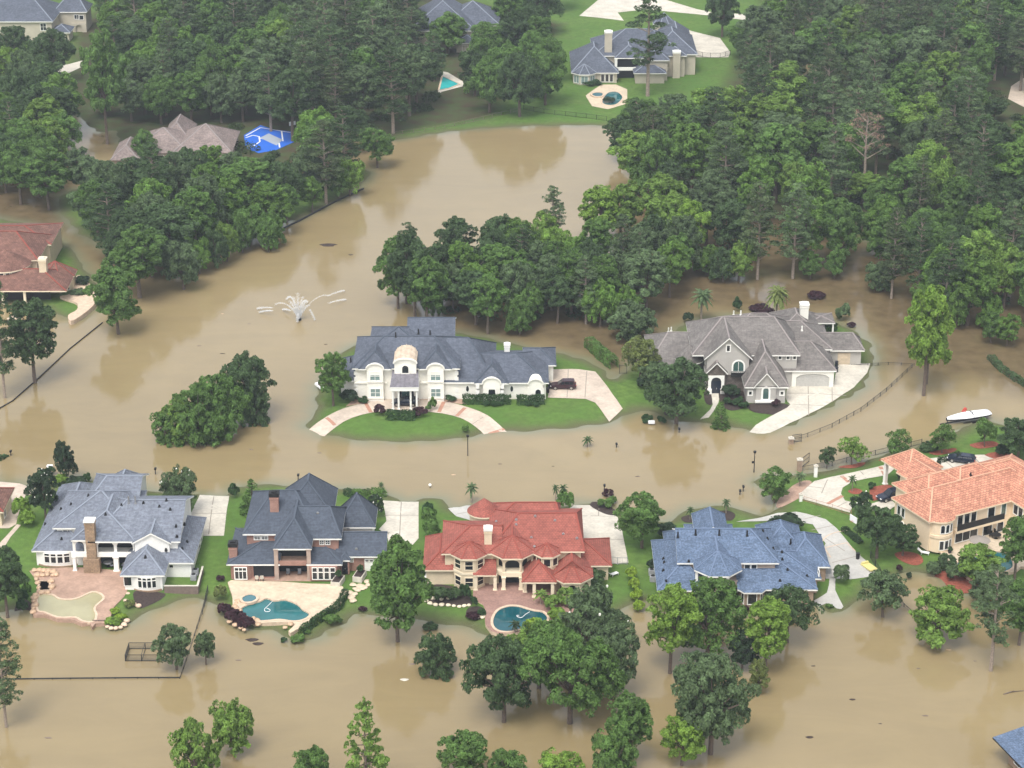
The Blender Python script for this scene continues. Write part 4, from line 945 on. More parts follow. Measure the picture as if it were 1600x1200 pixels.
g = H.mi @ G(1551, 1152, 3.3); H.wing(g.x, g.x+12, g.y-14, g.y, 3.3, 1.1, 'v', A='gable', B='gable', oh=1.7); H.window((g.x+1.68, g.y-4), (0, -1), 1.4, 1.0, 2.6)
H.finish()
H = House('stucco_house', 'pink-tinted house end with a red roof corner at the far left edge', 'house', (-86, -70), dict(wall='cream', roof='roof_clay', cap='cap_red', fascia='creamtrim'), zb=.5)
x1, y1 = G(5, 800, 3.3)[:2]; H.wing(x1-12, x1, y1, y1+9, 3.3, 2.2, 'u'); H.window((x1-.53-H.off[0], y1+3-H.off[1]), (0, 1), 1.2, 1, 2.6); H.finish()
# ------------------------------------------------------------------ drives, paths, patios, beds
def plan_fill(pts, holes=()):
    loops = [[Vector((p[0], p[1], 0)) for p in pts]]+[[Vector((p[0], p[1], 0)) for p in h] for h in holes]
    flat = [v for l_ in loops for v in l_]; return flat, tessellate_polygon(loops)
def drape(name, px, m, off=.05, sm=0, kind='structure', lines=(), lm='joint', lw=.16, label=None, cat=None, flat=None, parent=None, band=()):
    pts = smooth_poly(px, sm) if sm else px
    W_ = ground_pts(pts, .45)
    bm = bmesh.new(); flat_, tris = plan_fill(W_)
    vs = [bm.verts.new((v.x, v.y, 0)) for v in flat_]
    for t in tris:
        try: bm.faces.new([vs[i] for i in t])
        except ValueError: pass
    xs = [p[0] for p in W_]; ys = [p[1] for p in W_]
    for ax, lo, hi in ((0, min(xs), max(xs)), (1, min(ys), max(ys))):
        k = math.ceil(lo/1.25)*1.25
        while k < hi:
            co = Vector((k, 0, 0)) if ax == 0 else Vector((0, k, 0)); no = Vector((1, 0, 0)) if ax == 0 else Vector((0, 1, 0))
            bmesh.ops.bisect_plane(bm, geom=bm.verts[:]+bm.edges[:]+bm.faces[:], plane_co=co, plane_no=no); k += 1.25
    for f in bm.faces:
        if f.normal.z < 0: f.normal_flip()
    for ls, mi, w_, dz in ((lines, 1, lw, .008), (band, 2, .7, .012)):
        for seg in ls:
            P = [Vector(p) for p in ground_pts(seg, .45)]
            for a, b in zip(P, P[1:]):
                d = (b-a); n_ = max(1, int(d.length/1.2)); s_ = Vector((-d.y, d.x)).normalized()*w_/2
                for i in range(n_):
                    c, e = a+d*i/n_, a+d*(i+1)/n_
                    q = [bm.verts.new((v.x, v.y, dz)) for v in (c-s_, e-s_, e+s_, c+s_)]
                    f = bm.faces.new(q); f.material_index = mi
                    if f.normal.z < 0: f.normal_flip()
    for v in bm.verts: v.co.z += (gh(v.co.x, v.co.y) if flat is None else flat)+off
    # a slab edge, so that the surface is not a paper sheet
    o_ = obj(name, bm, [M[m], M[lm], M['band']], parent)
    return tag(o_, label, cat, None, kind)
def slab(name, px, m, z1=.66, z0=-.8, holes=(), sm=4, label=None, cat=None, kind='structure', side=None):
    pts = smooth_poly(px, sm) if sm else px
    W_ = ground_pts(pts, z1); HO = [ground_pts(h, z1) for h in holes]
    bm = bmesh.new(); flat_, tris = plan_fill(W_, HO)
    tv = [bm.verts.new((v.x, v.y, z1)) for v in flat_]
    for t in tris:
        try: f = bm.faces.new([tv[i] for i in t])
        except ValueError: continue
        f.normal_update()
        if f.normal.z < 0: f.normal_flip()
    st = 0
    for L_, hole in [(W_, False)]+[(h, True) for h in HO]:
        n_ = len(L_); bv = [bm.verts.new((p[0], p[1], z0)) for p in L_]
        for i in range(n_):
            j = (i+1) % n_; f = bm.faces.new([tv[st+i], tv[st+j], bv[j], bv[i]]); f.material_index = 1
        st += n_
    o_ = obj(name, bm, [M[m], M[side or m]]); return tag(o_, label, cat, None, kind)
def pool(px, m, label, z=.55, sm=5, rim=.45, rimz=.72, name='swimming_pool', copm='coping', hose=None):
    pts = smooth_poly(px, sm) if sm else px
    W_ = [Vector(p) for p in ground_pts(pts, rimz)]; c = sum(W_, Vector((0, 0)))/len(W_)
    e = empty(name, (c.x, c.y, z), 0, label, 'pool')
    bm = bmesh.new(); vs = [bm.verts.new((p.x-c.x, p.y-c.y, 0)) for p in W_]
    for t in tessellate_polygon([[Vector((p.x, p.y, 0)) for p in W_]]):
        try: f = bm.faces.new([vs[i] for i in t])
        except ValueError: continue
        f.normal_update()
        if f.normal.z < 0: f.normal_flip()
    obj('water', bm, M[m], e)
    bm = bmesh.new(); n_ = len(W_)
    ar = sum(W_[i].x*W_[(i+1) % n_].y-W_[(i+1) % n_].x*W_[i].y for i in range(n_)); sg = 1 if ar > 0 else -1
    inn, outr = [], []
    for i in range(n_):
        d = (W_[(i+1) % n_]-W_[i-1]).normalized(); no = Vector((d.y, -d.x))*sg
        inn.append(W_[i]-c); outr.append(W_[i]-c+no*rim)
    rows = [[bm.verts.new((p.x, p.y, zz-z)) for p in L_] for L_, zz in ((inn, z-.3), (inn, rimz), (outr, rimz), (outr, z-.3))]
    for a, b in zip(rows, rows[1:]):
        for i in range(n_):
            j = (i+1) % n_; bm.faces.new([a[i], a[j], b[j], b[i]])
    fixn(bm); obj('coping', bm, M[copm], e)
    if hose:
        P = [G(p[0], p[1], z+.03)-Vector((c.x, c.y, z)) for p in smooth_poly(hose, 5, False)]
        bm = bmesh.new(); tube(bm, [(p[0]+0, p[1], .03) for p in [G(q[0], q[1], z)-Vector((c.x, c.y, z)) for q in smooth_poly(hose, 5, False)]], .045, 5); obj('cleaner_hose', bm, M['line'], e)
    return e
ZP1 = zoomf(40, 880, 5); ZP2 = zoomf(330, 890, 4.848); ZD = zoomf(1170, 680, 5.4556); ZH = zoomf(640, 740, 4.324); ZB = zoomf(980, 560, 4); ZV = zoomf(470, 570, 5)
P_ = lambda Z, L_: [Z(*p) for p in L_]
# drives
drape('driveway', [(-90,752),(-10,748),(30,752),(62,763),(56,770),(40,772),(30,800),(25,820),(14,826),(-90,826)], 'pinkdrive', sm=0)
drape('path', P_(Z1, [(95,508),(120,512),(60,580),(20,645),(-30,645),(40,570)]), 'pinkdrive')
drape('driveway', [(312,770),(358,772),(357,782),(354,800),(350,838),(300,838),(286,812),(300,800)], 'concrete', lines=[[(334,772),(326,836)],[(305,803),(355,803)]])
drape('driveway', [(598,780),(654,781),(654,842),(645,852),(608,850),(604,836),(592,828),(604,815)], 'concrete', lines=[[(627,781),(624,850)],[(600,806),(654,806)]])
drape('driveway', [(700,791),(722,786),(735,786),(741,800),(760,815),(738,815),(713,806)], 'concrete2', lines=[[(712,802),(740,796)]])
drape('driveway', [(897,786),(920,786),(940,791),(965,806),(972,830),(982,880),(956,882),(920,882),(880,800)], 'concrete', lines=[[(905,807),(962,805)],[(936,790),(935,806)],[(915,845),(976,843)]])
drape('driveway', [(1150,816),(1180,808),(1215,799),(1245,799),(1290,812),(1308,827),(1338,864),(1357,880),(1372,898),(1330,905),(1290,905),(1280,870),(1290,850),(1270,820),(1240,815),(1195,812)], 'concrete2',
      lines=[[(1255,812),(1282,806)],[(1268,829),(1302,822)],[(1290,842),(1320,862)],[(1300,880),(1345,868)]])
drape('path', [(1300,886),(1306,900),(1305,922),(1318,945),(1308,948),(1292,940),(1280,944),(1272,935),(1292,925),(1296,905)], 'concrete2', sm=2)
drape('driveway', P_(ZD, [(440,500),(560,390),(700,350),(900,310),(1180,245),(1240,290),(1180,345),(1010,372),(880,400),(800,450),(785,500),(820,560),(900,580),(880,620),(860,665),(640,600),(450,545)]), 'concrete', off=.06,
      lines=[P_(ZD, [(620,500),(670,380)]), P_(ZD, [(500,440),(640,455)]), P_(ZD, [(950,305),(1000,365)]), P_(ZD, [(760,610),(840,570)])], band=[P_(ZD, [(790,345),(850,405)]), P_(ZD, [(670,590),(800,520)]), P_(ZD, [(1120,265),(1160,345)])])
drape('driveway', P_(ZD, [(900,610),(1040,590),(1200,540),(1260,600),(1200,640),(1060,650)]), 'concrete', off=.07)
drape('driveway', [(1440,718),(1500,712),(1560,711),(1600,722),(1640,745),(1480,742)], 'concrete', lines=[[(1470,716),(1500,740)],[(1520,713),(1545,740)]])
drape('driveway', [(1565,668),(1600,650),(1700,640),(1700,675),(1610,674)], 'concrete')
# villa: half-round carriage drive and side court
drape('carriage_drive', P_(ZV, [(60,495),(90,470),(200,400),(330,345),(500,300),(640,275),(800,268),(960,276),(1110,288),(1250,318),(1400,370),(1500,425),(1600,500),(1640,540),(1450,560),(1430,525),(1370,480),(1250,420),(1100,382),(900,365),(700,366),(560,375),(400,418),(280,480),(205,525),(150,555),(20,545)]), 'pinkdrive', sm=2,
      band=[P_(ZV, [(200,408),(265,470)]), P_(ZV, [(505,300),(548,375)]), P_(ZV, [(1118,292),(1080,372)]), P_(ZV, [(1282,340),(1218,405)]), P_(ZV, [(1470,520),(1590,488)])], lines=[P_(ZV, [(1450,398),(1340,462)])])
drape('driveway', [(862,578),(905,577),(930,579),(938,588),(958,618),(973,637),(952,656),(930,630),(915,624),(856,622)], 'pinkdrive', off=.07, lines=[[(917,579),(914,622)],[(888,578),(886,622)]])
drape('entry_court', P_(ZV, [(350,330),(420,265),(700,262),(720,340),(600,372),(560,330),(470,305)]), 'patio_brown', off=.04)
drape('entry_court', P_(ZV, [(930,262),(1250,262),(1300,318),(1180,300),(1060,282),(960,350),(930,330)]), 'patio_brown', off=.04)
# grey house drive
drape('driveway', P_(ZB, [(805,410),(1000,310),(1020,290),(1000,272),(990,250),(1000,170),(1290,165),(1310,60),(1330,30),(1520,22),(1500,80),(1420,170),(1250,280),(1050,380),(890,452),(860,480),(760,450)]), 'concrete', lines=[P_(ZB, [(1130,168),(1135,345)]), P_(ZB, [(1000,222),(1370,222)]), P_(ZB, [(1280,168),(1282,262)]), P_(ZB, [(1005,290),(1240,285)])], off=.07)
drape('path', P_(ZB, [(515,208),(580,208),(575,255),(570,280),(540,330),(510,362),(470,358),(455,372),(520,320),(535,290),(525,250)]), 'concrete', sm=0)
# far bank drives
drape('driveway', [(905,25),(935,0),(970,-15),(1040,0),(1090,15),(1115,20),(1215,25),(1250,0),(1260,8),(1200,36),(1150,30),(1110,25),(1010,15),(965,20),(975,33),(935,28)], 'concrete')
drape('driveway', [(1068,45),(1085,50),(1125,60),(1141,82),(1138,90),(1088,90),(1080,75)], 'concrete', lines=[[(1085,70),(1135,72)]])
drape('driveway', [(1580,135),(1600,122),(1680,115),(1680,175),(1600,168),(1575,155)], 'pinkdrive')
drape('driveway', [(20,125),(60,112),(110,100),(140,92),(135,102),(100,118),(70,135)], 'concrete')
# patios and decks
pool1 = P_(ZP1, [(105,250),(200,245),(250,275),(330,285),(420,270),(520,225),(580,240),(600,275),(545,325),(530,360),(545,400),(525,450),(450,445),(390,415),(260,415),(150,375),(100,360)])
pool2 = P_(ZP2, [(222,300),(280,262),(370,238),(420,215),(480,235),(560,225),(650,260),(690,300),(735,325),(735,350),(690,375),(620,385),(520,372),(430,380),(340,380),(260,340)])
hole1 = ground_pts  # (pools sit in holes cut through their decks)
slab('patio', P_(ZP1, [(30,60),(100,40),(420,30),(780,60),(800,200),(770,260),(690,340),(660,430),(625,465),(545,470),(520,500),(500,460),(440,470),(370,440),(250,435),(150,400),(60,400),(40,330),(80,240),(95,180),(60,100)]), 'patio_brown', .6, holes=[smooth_poly(pool1, 3)], sm=0, label=None)
pool(pool1, 'poolgreen', 'murky pale green pool beside a round brown stamped patio', .57, 3, .35, .66)
pool(P_(ZP1, [(108,135),(180,135),(188,205),(112,208)]), 'spa', 'small square dark spa ringed by tan boulders', .6, 0, .3, .74, 'spa_pool')
slab('patio', P_(ZP2, [(125,95),(150,80),(320,85),(520,90),(740,105),(950,110),(1000,130),(1000,180),(1000,240),(960,275),(860,305),(800,345),(760,385),(690,430),(600,480),(585,465),(640,410),(560,395),(430,400),(330,405),(240,350),(165,310),(160,200)]), 'patio_cream', .72, holes=[smooth_poly(pool2, 3)], sm=0, side='coping')
pool(pool2, 'pool', 'teal kidney-shaped pool on a cream deck behind the brick house', .55, 3, .4, .78, hose=P_(ZP2, [(465,240),(430,275),(405,300),(410,318),(440,318),(445,305),(420,292)]))
pool(P_(ZP2, [(235,215),(260,195),(300,186),(335,198),(338,222),(300,240),(250,240)]), 'spa', 'round raised spa at the edge of the cream deck', .95, 4, .4, 1.05, 'spa_pool')
ZP3 = zoomf(660, 840, 8); pool3 = P_(ZP3, [(885,1060),(900,980),(960,900),(1080,855),(1200,858),(1290,885),(1400,915),(1500,930),(1560,1000),(1500,1080),(1380,1140),(1200,1140),(1100,1165),(980,1160),(910,1120)])
slab('patio', P_(ZP3, [(680,660),(760,650),(900,640),(1300,690),(1800,760),(1960,830),(1850,960),(1600,1060),(1500,1130),(1300,1180),(1100,1190),(960,1200),(860,1170),(790,1090),(780,1010),(800,940),(760,840),(690,800)]), 'patio_red', .62, holes=[smooth_poly(pool3, 3)], sm=0, side='coping')
pool(pool3, 'poolblue', 'deep teal pool on red pavers behind the red-tiled house', .57, 3, .4, .70, hose=P_(ZP3, [(1340,930),(1290,960),(1240,1000),(1190,990),(1180,975),(1210,972)]))
ZP5 = zoomf(1400, 780, 8); pool5 = P_(ZP5, [(760,800),(880,750),(1000,700),(1150,655),(1300,650),(1400,680),(1440,740),(1460,800),(1440,860),(1330,905),(1200,890),(1100,900),(1000,925),(930,970),(860,900)])
slab('patio', P_(ZP5, [(520,590),(760,440),(1000,390),(1250,360),(1500,410),(1900,420),(1900,860),(1560,840),(1490,900),(1330,930),(1100,930),(930,990),(820,900),(730,830),(590,740)]), 'patio_cream', .95, holes=[smooth_poly(pool5, 3)], sm=0, side='coping')
pool(pool5, 'pool', 'teal pool partly hidden by a tree below the tan villa', .8, 3, .35, 1.02, hose=P_(ZP5, [(1050,695),(1010,715),(985,735),(970,725),(1000,712)]))
ZT2 = zoomf(800, 0, 4)
drape('patio', P_(ZT2, [(460,600),(500,570),(560,530),(650,530),(720,560),(720,650),(600,685),(500,665)]), 'patio_cream', off=.06)
pool(P_(ZT2, [(565,640),(580,600),(610,575),(660,575),(690,610),(650,650),(600,655)]), 'pool', 'small teal pool on a cream terrace of the far bank house', .6, 3, .4, .68)
pool(P_(ZT2, [(500,585),(530,575),(565,580),(560,598),(520,600)]), 'spa', 'round stone spa on the far bank terrace', .75, 3, .5, .9, 'spa_pool')
drape('patio', [(684,148),(690,112),(700,114),(732,133),(690,144)], 'concrete', off=.06)
pool([(687,140),(692,119),(717,131),(702,137)], 'poolbright', 'bright turquoise pool corner showing between trees on the far bank', .6, 0, .5, .68)
# clay-tiled house: curved terrace and steps
ZL2 = zoomf(0, 300, 3.75)
slab('terrace', P_(ZL2, [(350,610),(420,590),(440,500),(480,490),(530,540),(572,575),(565,630),(540,670),(480,720),(415,755),(400,720),(450,690),(450,650),(390,630)]), 'coping', .9, -.8, sm=3)
slab('terrace', P_(ZL2, [(40,740),(110,700),(130,730),(60,755)]), 'patio_cream', .6, -.8, sm=0)
# blue ball court
drape('ball_court', [(381,212),(407,196),(428,203),(466,207),(460,222),(432,235),(404,240),(384,232)], 'court', off=.06, lm='line', lw=.35, lines=[[(384,213),(407,200),(463,209)], [(384,216),(395,212),(405,214),(406,222),(396,229),(385,229)], [(404,216),(436,224),(437,231)], [(440,205),(442,221)]], label='blue ball court with white lines behind trees', kind='structure')
drape('ball_court', [(406,216),(420,209),(442,219),(432,228)], 'courtgrey', off=.075)
# half court lines on the blue house's drive
drape('court_marking', [(1300,857),(1301,857),(1301,856.6)], 'line', off=.075, lm='coping', lw=.22, lines=[smooth_poly([(1284,849),(1288,842),(1297,836),(1310,832),(1324,830)], 4, False), [(1284,858),(1323,849)], [(1289,858),(1298,872)], [(1323,849),(1336,862)]])
# planting beds
def bed(px, m='mulch', sm=4, off=.06): return drape('planting_bed', px, m, off=off, sm=sm)
bed(P_(ZP1, [(850,225),(1080,230),(1060,270),(960,320),(880,335)])); bed(P_(ZP1, [(40,300),(-60,280),(-90,400),(0,420),(50,400)]))
bed(P_(ZB, [(750,290),(900,280),(1000,290),(1015,312),(940,350),(860,350),(780,335)])); bed(P_(ZB, [(232,320),(300,308),(380,310),(395,335),(310,355),(240,345)])); bed(P_(ZB, [(480,215),(520,215),(530,290),(490,280)])); bed(P_(ZB, [(580,210),(720,200),(740,300),(650,330),(590,290)]))
bed(P_(ZD, [(845,480),(905,455),(965,475),(950,500),(890,505)]), 'redmulch'); bed(P_(ZD, [(1030,470),(1080,440),(1210,430),(1230,500),(1130,540),(1050,560)]), 'redmulch')
bed(P_(ZD, [(740,245),(860,225),(990,215),(960,250),(870,270)]), 'redmulch'); bed(P_(ZD, [(1105,205),(1180,180),(1260,180),(1230,210)]), 'redmulch')
bed([(1452,706),(1490,700),(1492,706),(1465,712)], 'redmulch', 3); bed([(1515,695),(1550,690),(1560,697),(1530,702)], 'redmulch', 3); bed([(1538,712),(1570,706),(1590,716),(1575,722)], 'redmulch', 3)
bed(P_(ZP5, [(450,990),(520,900),(620,880),(800,960),(1040,1000),(1040,1090),(950,1140),(700,1145),(540,1100)]), 'redmulch'); bed(P_(ZP5, [(-20,690),(120,660),(290,700),(340,770),(250,810),(80,770)]), 'redmulch')
bed(P_(ZH, [(1220,205),(1270,160),(1400,180),(1420,260),(1330,270)])); bed(P_(Z4, [(355,195),(410,180),(450,200),(440,235),(380,230)])); bed(P_(Z4, [(580,165),(650,150),(710,175),(690,225),(620,220)]))
bed([(1218,776),(1250,752),(1268,752),(1262,770),(1240,782),(1215,790)], 'patio_brown', 3, .045)
bed(P_(Z3, [(175,740),(260,690),(420,720),(490,790),(480,830),(330,830),(200,810)])); bed(P_(Z3, [(455,880),(480,840),(560,840),(580,890),(520,915)]))

# ------------------------------------------------------------------ foliage kit
def leafmesh(name, P, N, S, rng, extra=None):
    P = np.asarray(P, float); N = np.asarray(N, float); n_ = len(P)
    N /= np.linalg.norm(N, axis=1, keepdims=True)+1e-9
    r = rng.normal(size=(n_, 3)); U = np.cross(N, r); U /= np.linalg.norm(U, axis=1, keepdims=True)+1e-9; V = np.cross(N, U)
    S = np.asarray(S).reshape(-1, 1)*np.ones((n_, 1)); a = S*.62; b = S*.40
    bend = N*S*.12
    co = np.stack([P-U*a-bend, P-V*b+bend*.6, P+U*a-bend, P+V*b+bend*.6], 1).reshape(-1, 3)
    me = bpy.data.meshes.new(name); me.vertices.add(n_*4); me.vertices.foreach_set('co', co.astype(np.float32).ravel())
    me.loops.add(n_*4); me.loops.foreach_set('vertex_index', np.arange(n_*4, dtype=np.int32))
    me.polygons.add(n_); me.polygons.foreach_set('loop_start', np.arange(0, n_*4, 4, dtype=np.int32)); me.polygons.foreach_set('loop_total', np.full(n_, 4, np.int32))
    me.update(); me.materials.append(M['leaf']); return me
def lobes_leaves(lobes, n, rng, up=.45, jit=.5, inner=.25, sub=9, rs=.36):
    """leaves on small sub-clumps that sit on larger lobes"""
    c = np.array([l_[0] for l_ in lobes], float); r = np.array([l_[1] for l_ in lobes], float)
    w = (r[:, 0]*r[:, 1]+r[:, 0]*r[:, 2]); w /= w.sum()
    k = rng.choice(len(lobes), n, p=w)
    D = rng.normal(size=(len(lobes), sub, 3)); D /= np.linalg.norm(D, axis=2, keepdims=True); D[:, :, 2] = np.where(D[:, :, 2] < -.3, -D[:, :, 2]*.5, D[:, :, 2])
    SR = .70+.45*rng.random((len(lobes), sub)); j = rng.integers(0, sub, n)
    d = D[k, j]; e = rng.normal(size=(n, 3)); e /= np.linalg.norm(e, axis=1, keepdims=True)
    e = e+d*.45+np.array([0, 0, .25]); e /= np.linalg.norm(e, axis=1, keepdims=True)
    t = 1-inner*rng.random(n)**2
    P = c[k]+r[k]*(d*(.74*SR[k, j])[:, None]+e*(rs*t*(.8+.4*rng.random(n)))[:, None])
    keep = np.ones(n, bool)
    for i in range(len(lobes)):
        q = np.linalg.norm((P-c[i])/r[i], axis=1); keep &= ~((q < .58) & (k != i))
    N = e*.8+d*.35+np.array([0, 0, up])+rng.normal(size=(n, 3))*jit
    return P[keep], N[keep]
def broad(seed, H_=10, R=4.2, z0=1.2, nl=24, n=9000, size=.36, lob=.36, topw=1.0, trunk=.28, sub=9):
    rng = np.random.default_rng(seed); lobes = []; hz = (H_-z0)/2; cz = z0+hz; ax = 1+.2*rng.normal(); sk = rng.normal(size=2)*.12*R
    for i in range(nl):
        g = (i+.5)/nl; z = 1-1.85*g; rr = math.sqrt(max(0, 1-z*z)); a = i*2.39996+rng.random()*.9
        rad = R*lob*(.55+.75*rng.random()); q = .50+.36*rng.random()
        lobes.append(((R*q*rr*math.cos(a)+sk[0]*z, R*q*rr*math.sin(a)+sk[1]*z, cz+hz*(.60+.18*rng.random())*z), (rad, rad*(.85+.3*rng.random()), rad*(.62+.3*rng.random())*max(1, min(1.25, hz/R)))))
    lobes.append(((0, 0, cz-.1*hz), (R*.55, R*.55, hz*.62)))
    P, N = lobes_leaves(lobes, n, rng); cm = leafmesh('crown', P, N, size*(.7+.6*rng.random(len(P))), rng)
    bm = bmesh.new(); top = cz+hz*.2; wob = [(math.sin(seed+k)*.25, math.cos(seed*2+k)*.25) for k in range(5)]
    tp = [(wob[k][0]*k/4, wob[k][1]*k/4, -1.0+(top+1)*k/4) for k in range(5)]
    tube(bm, tp, [trunk*(1.25-.2*k) for k in range(5)], 7)
    for l_ in lobes[:-1:2]:
        b0 = Vector(tp[2])*.6+Vector(tp[3])*.4; tube(bm, [b0, b0.lerp(Vector(l_[0]), .5)+Vector((0, 0, .3)), Vector(l_[0])], [trunk*.45, trunk*.3, trunk*.15], 5)
    tm = bpy.data.meshes.new('trunk'); bm.to_mesh(tm); bm.free(); tm.materials.append(M['bark'])
    return (tm, cm, H_, R)
def pine(seed, H_=22, R=4.4, z0=.24, n=8500, size=.36, sparse=False):
    rng = np.random.default_rng(seed); lobes = []; bm = bmesh.new(); lean = (rng.random()-.5)*1.2
    tube(bm, [(lean*t*t, 0, -1+(H_)*t) for t in (0, .25, .5, .75, 1)], [.34, .30, .24, .16, .05], 7)
    lv = 8 if sparse else 14
    for i in range(lv):
        t = z0+(1-z0)*(i+.3)/lv; z = H_*t; prof = math.sin(math.pi*min(1, (t-z0)/(1-z0)*.78+.22))**.7
        for j in range(3 if sparse else 4):
            a = rng.random()*6.283; L_ = R*prof*(.5+.5*rng.random()); cx, cy = lean*t*t+L_*math.cos(a)*.72, L_*math.sin(a)*.72
            rr = R*(.26+.15*rng.random())*(.65+.5*prof)
            lobes.append(((cx, cy, z+.35), (rr, rr, rr*.52))); tube(bm, [(lean*t*t, 0, z-.8), (cx*.7, cy*.7, z-.1), (cx, cy, z+.2)], [.10, .07, .03], 4)
    lobes.append(((lean, 0, H_*.965), (R*.28, R*.28, H_*.05)))
    P, N = lobes_leaves(lobes, n, rng, up=.6, jit=.6, inner=.5, sub=6, rs=.42); cm = leafmesh('crown', P, N, size*(.6+.6*rng.random(len(P))), rng)
    tm = bpy.data.meshes.new('trunk'); bm.to_mesh(tm); bm.free(); tm.materials.append(M['palebark']); return (tm, cm, H_, R)
def conifer(seed, H_=12, R=3.6, n=9000, size=.32, z0=.6):
    rng = np.random.default_rng(seed); lobes = []; bm = bmesh.new(); tube(bm, [(0, 0, -1), (0, 0, H_*.96)], [.28, .04], 7)
    for i in range(11):
        t = i/11; z = z0+(H_-z0)*t; rad = R*(1-t)**.8+.15
        m_ = max(3, int(8*(1-t)))
        for j in range(m_):
            a = 6.283*j/m_+rng.random()*.8; L_ = rad*(.62+.25*rng.random()); rr = R*.34*(1-.5*t)
            lobes.append(((L_*math.cos(a), L_*math.sin(a), z-.1*L_), (rr, rr, rr*.62))); tube(bm, [(0, 0, z), (L_*math.cos(a), L_*math.sin(a), z-.1*L_)], [.07, .03], 4)
    lobes.append(((0, 0, H_*.95), (.35, .35, .8)))
    P, N = lobes_leaves(lobes, n, rng, up=.5, jit=.6, inner=.4); cm = leafmesh('crown', P, N, size*(.6+.6*rng.random(len(P))), rng)
    tm = bpy.data.meshes.new('trunk'); bm.to_mesh(tm); bm.free(); tm.materials.append(M['bark']); return (tm, cm, H_, R)
def shrubp(seed, n=1500, size=.3, flat=.85, nl=7):
    rng = np.random.default_rng(seed); lobes = [((0, 0, .85), (.95, .95, .9*flat))]
    for i in range(nl): a = i*2.4; lobes.append(((.5*math.cos(a), .5*math.sin(a), .6+.5*rng.random()), (.5, .5, .5)))
    P, N = lobes_leaves(lobes, n, rng, up=.4, jit=.5); return leafmesh('foliage', P, N, size*(.6+.6*rng.random(len(P))), rng)
def ballp(seed, n=1100, size=.2):
    rng = np.random.default_rng(seed); P, N = lobes_leaves([((0, 0, .9), (1, 1, .95))], n, rng, up=.3, jit=.35, inner=.1)
    return leafmesh('foliage', P, N, size*(.7+.5*rng.random(len(P))), rng)
def cypressp(seed, H_=6, R=.6, n=1500):
    rng = np.random.default_rng(seed); lobes = [((0, 0, H_*(.1+.085*i)), (R*math.sin(math.pi*min(.97, (i+1.6)/12))**.6,)*2+(H_*.09,)) for i in range(11)]
    P, N = lobes_leaves(lobes, n, rng, up=.3, jit=.4, inner=.15); cm = leafmesh('crown', P, N, .24*(.7+.5*rng.random(len(P))), rng)
    bm = bmesh.new(); tube(bm, [(0, 0, -.5), (0, 0, H_*.9)], [.12, .03], 6); tm = bpy.data.meshes.new('trunk'); bm.to_mesh(tm); bm.free(); tm.materials.append(M['bark']); return (tm, cm, H_, R)
def palmp(seed, H_=6, R=2.2, nf=34, drop=1.0, tw=.2):
    rng = np.random.default_rng(seed); P = []; bmt = bmesh.new(); tube(bmt, [(0, 0, -1), (.1, 0, H_*.4), (.05, 0, H_*.82)], [tw*1.15, tw, tw*.9], 8)
    bm = bmesh.new(); hz = H_*.82
    for i in range(nf):
        a = i*2.39996; el = 1.35-2.0*(i/nf); L_ = R*(.85+.3*rng.random()); prev = None
        u = Vector((math.cos(a), math.sin(a), 0)); s_ = Vector((-math.sin(a), math.cos(a), 0))
        for k in range(6):
            t = k/5; p = Vector((0, 0, hz))+u*L_*t*math.cos(el*(1-.55*t))+Vector((0, 0, L_*(math.sin(el)*t-.62*drop*t*t))); w_ = L_*.17*(math.sin(math.pi*min(.96, t*.85+.12)))
            cur = [bm.verts.new(p-s_*w_-Vector((0, 0, w_*.5))), bm.verts.new(p), bm.verts.new(p+s_*w_-Vector((0, 0, w_*.5)))]
            if prev:
                bm.faces.new([prev[0], prev[1], cur[1], cur[0]]); bm.faces.new([prev[1], prev[2], cur[2], cur[1]])
            prev = cur
    cm = bpy.data.meshes.new('crown'); bm.to_mesh(cm); bm.free(); cm.materials.append(M['leaf'])
    tm = bpy.data.meshes.new('trunk'); bmt.to_mesh(tm); bmt.free(); tm.materials.append(M['palebark']); return (tm, cm, H_, R)
PROTO = {
 'broad': [broad(s, 10, 4.3, 1.3, 24+s, 9500, .36) for s in (1, 2, 3, 4)],
 'grand': [broad(s, 18, 10, 1.2, 46, 22000, .5, .27, trunk=.55) for s in (13, 14)],
 'mid': [broad(s, 14, 7, .5, 40, 17000, .42, .31, trunk=.42) for s in (16, 17, 18)],
 'low': [broad(s, 8, 4.6, .2, 26, 9500, .36, trunk=.3) for s in (11, 12, 15)],
 'tall': [broad(s, 18, 4.8, 2.6, 34, 12000, .46, .36, trunk=.33) for s in (21, 22, 23, 24, 25)],
 'pine': [pine(s) for s in (31, 32, 33, 34)], 'thinpine': [pine(s, 22, 4.0, .3, 4200, .40, True) for s in (41, 42)],
 'conifer': [conifer(51)], 'myrtle': [broad(s, 5, 2.4, .5, 18, 4600, .22, .40, trunk=.12) for s in (61, 62, 63)],
 'umbrella': [broad(s, 7, 4.4, 2.0, 24, 8000, .30, .32, trunk=.22) for s in (71, 72)],
 'cypress': [cypressp(81)], 'palm': [palmp(91), palmp(92, 6, 2.4, 40, 1.2)], 'smallpalm': [palmp(93, 4, 1.5, 20, 1.0, .13)],
}
SHRUB = [shrubp(s) for s in (101, 102, 103)]; BALL = [ballp(s) for s in (111, 112)]
def scale_at(p): return F/((p.y-CY)*cs_-(p.z-CH)*sn_)
def height_for(p, toppy):
    h = 5.0
    for _ in range(8):
        y = proj(p.x, p.y, p.z+h)[1]; y2 = proj(p.x, p.y, p.z+h+.5)[1]; h += (toppy-y)/((y2-y)/.5)
    return h
CNT = {}
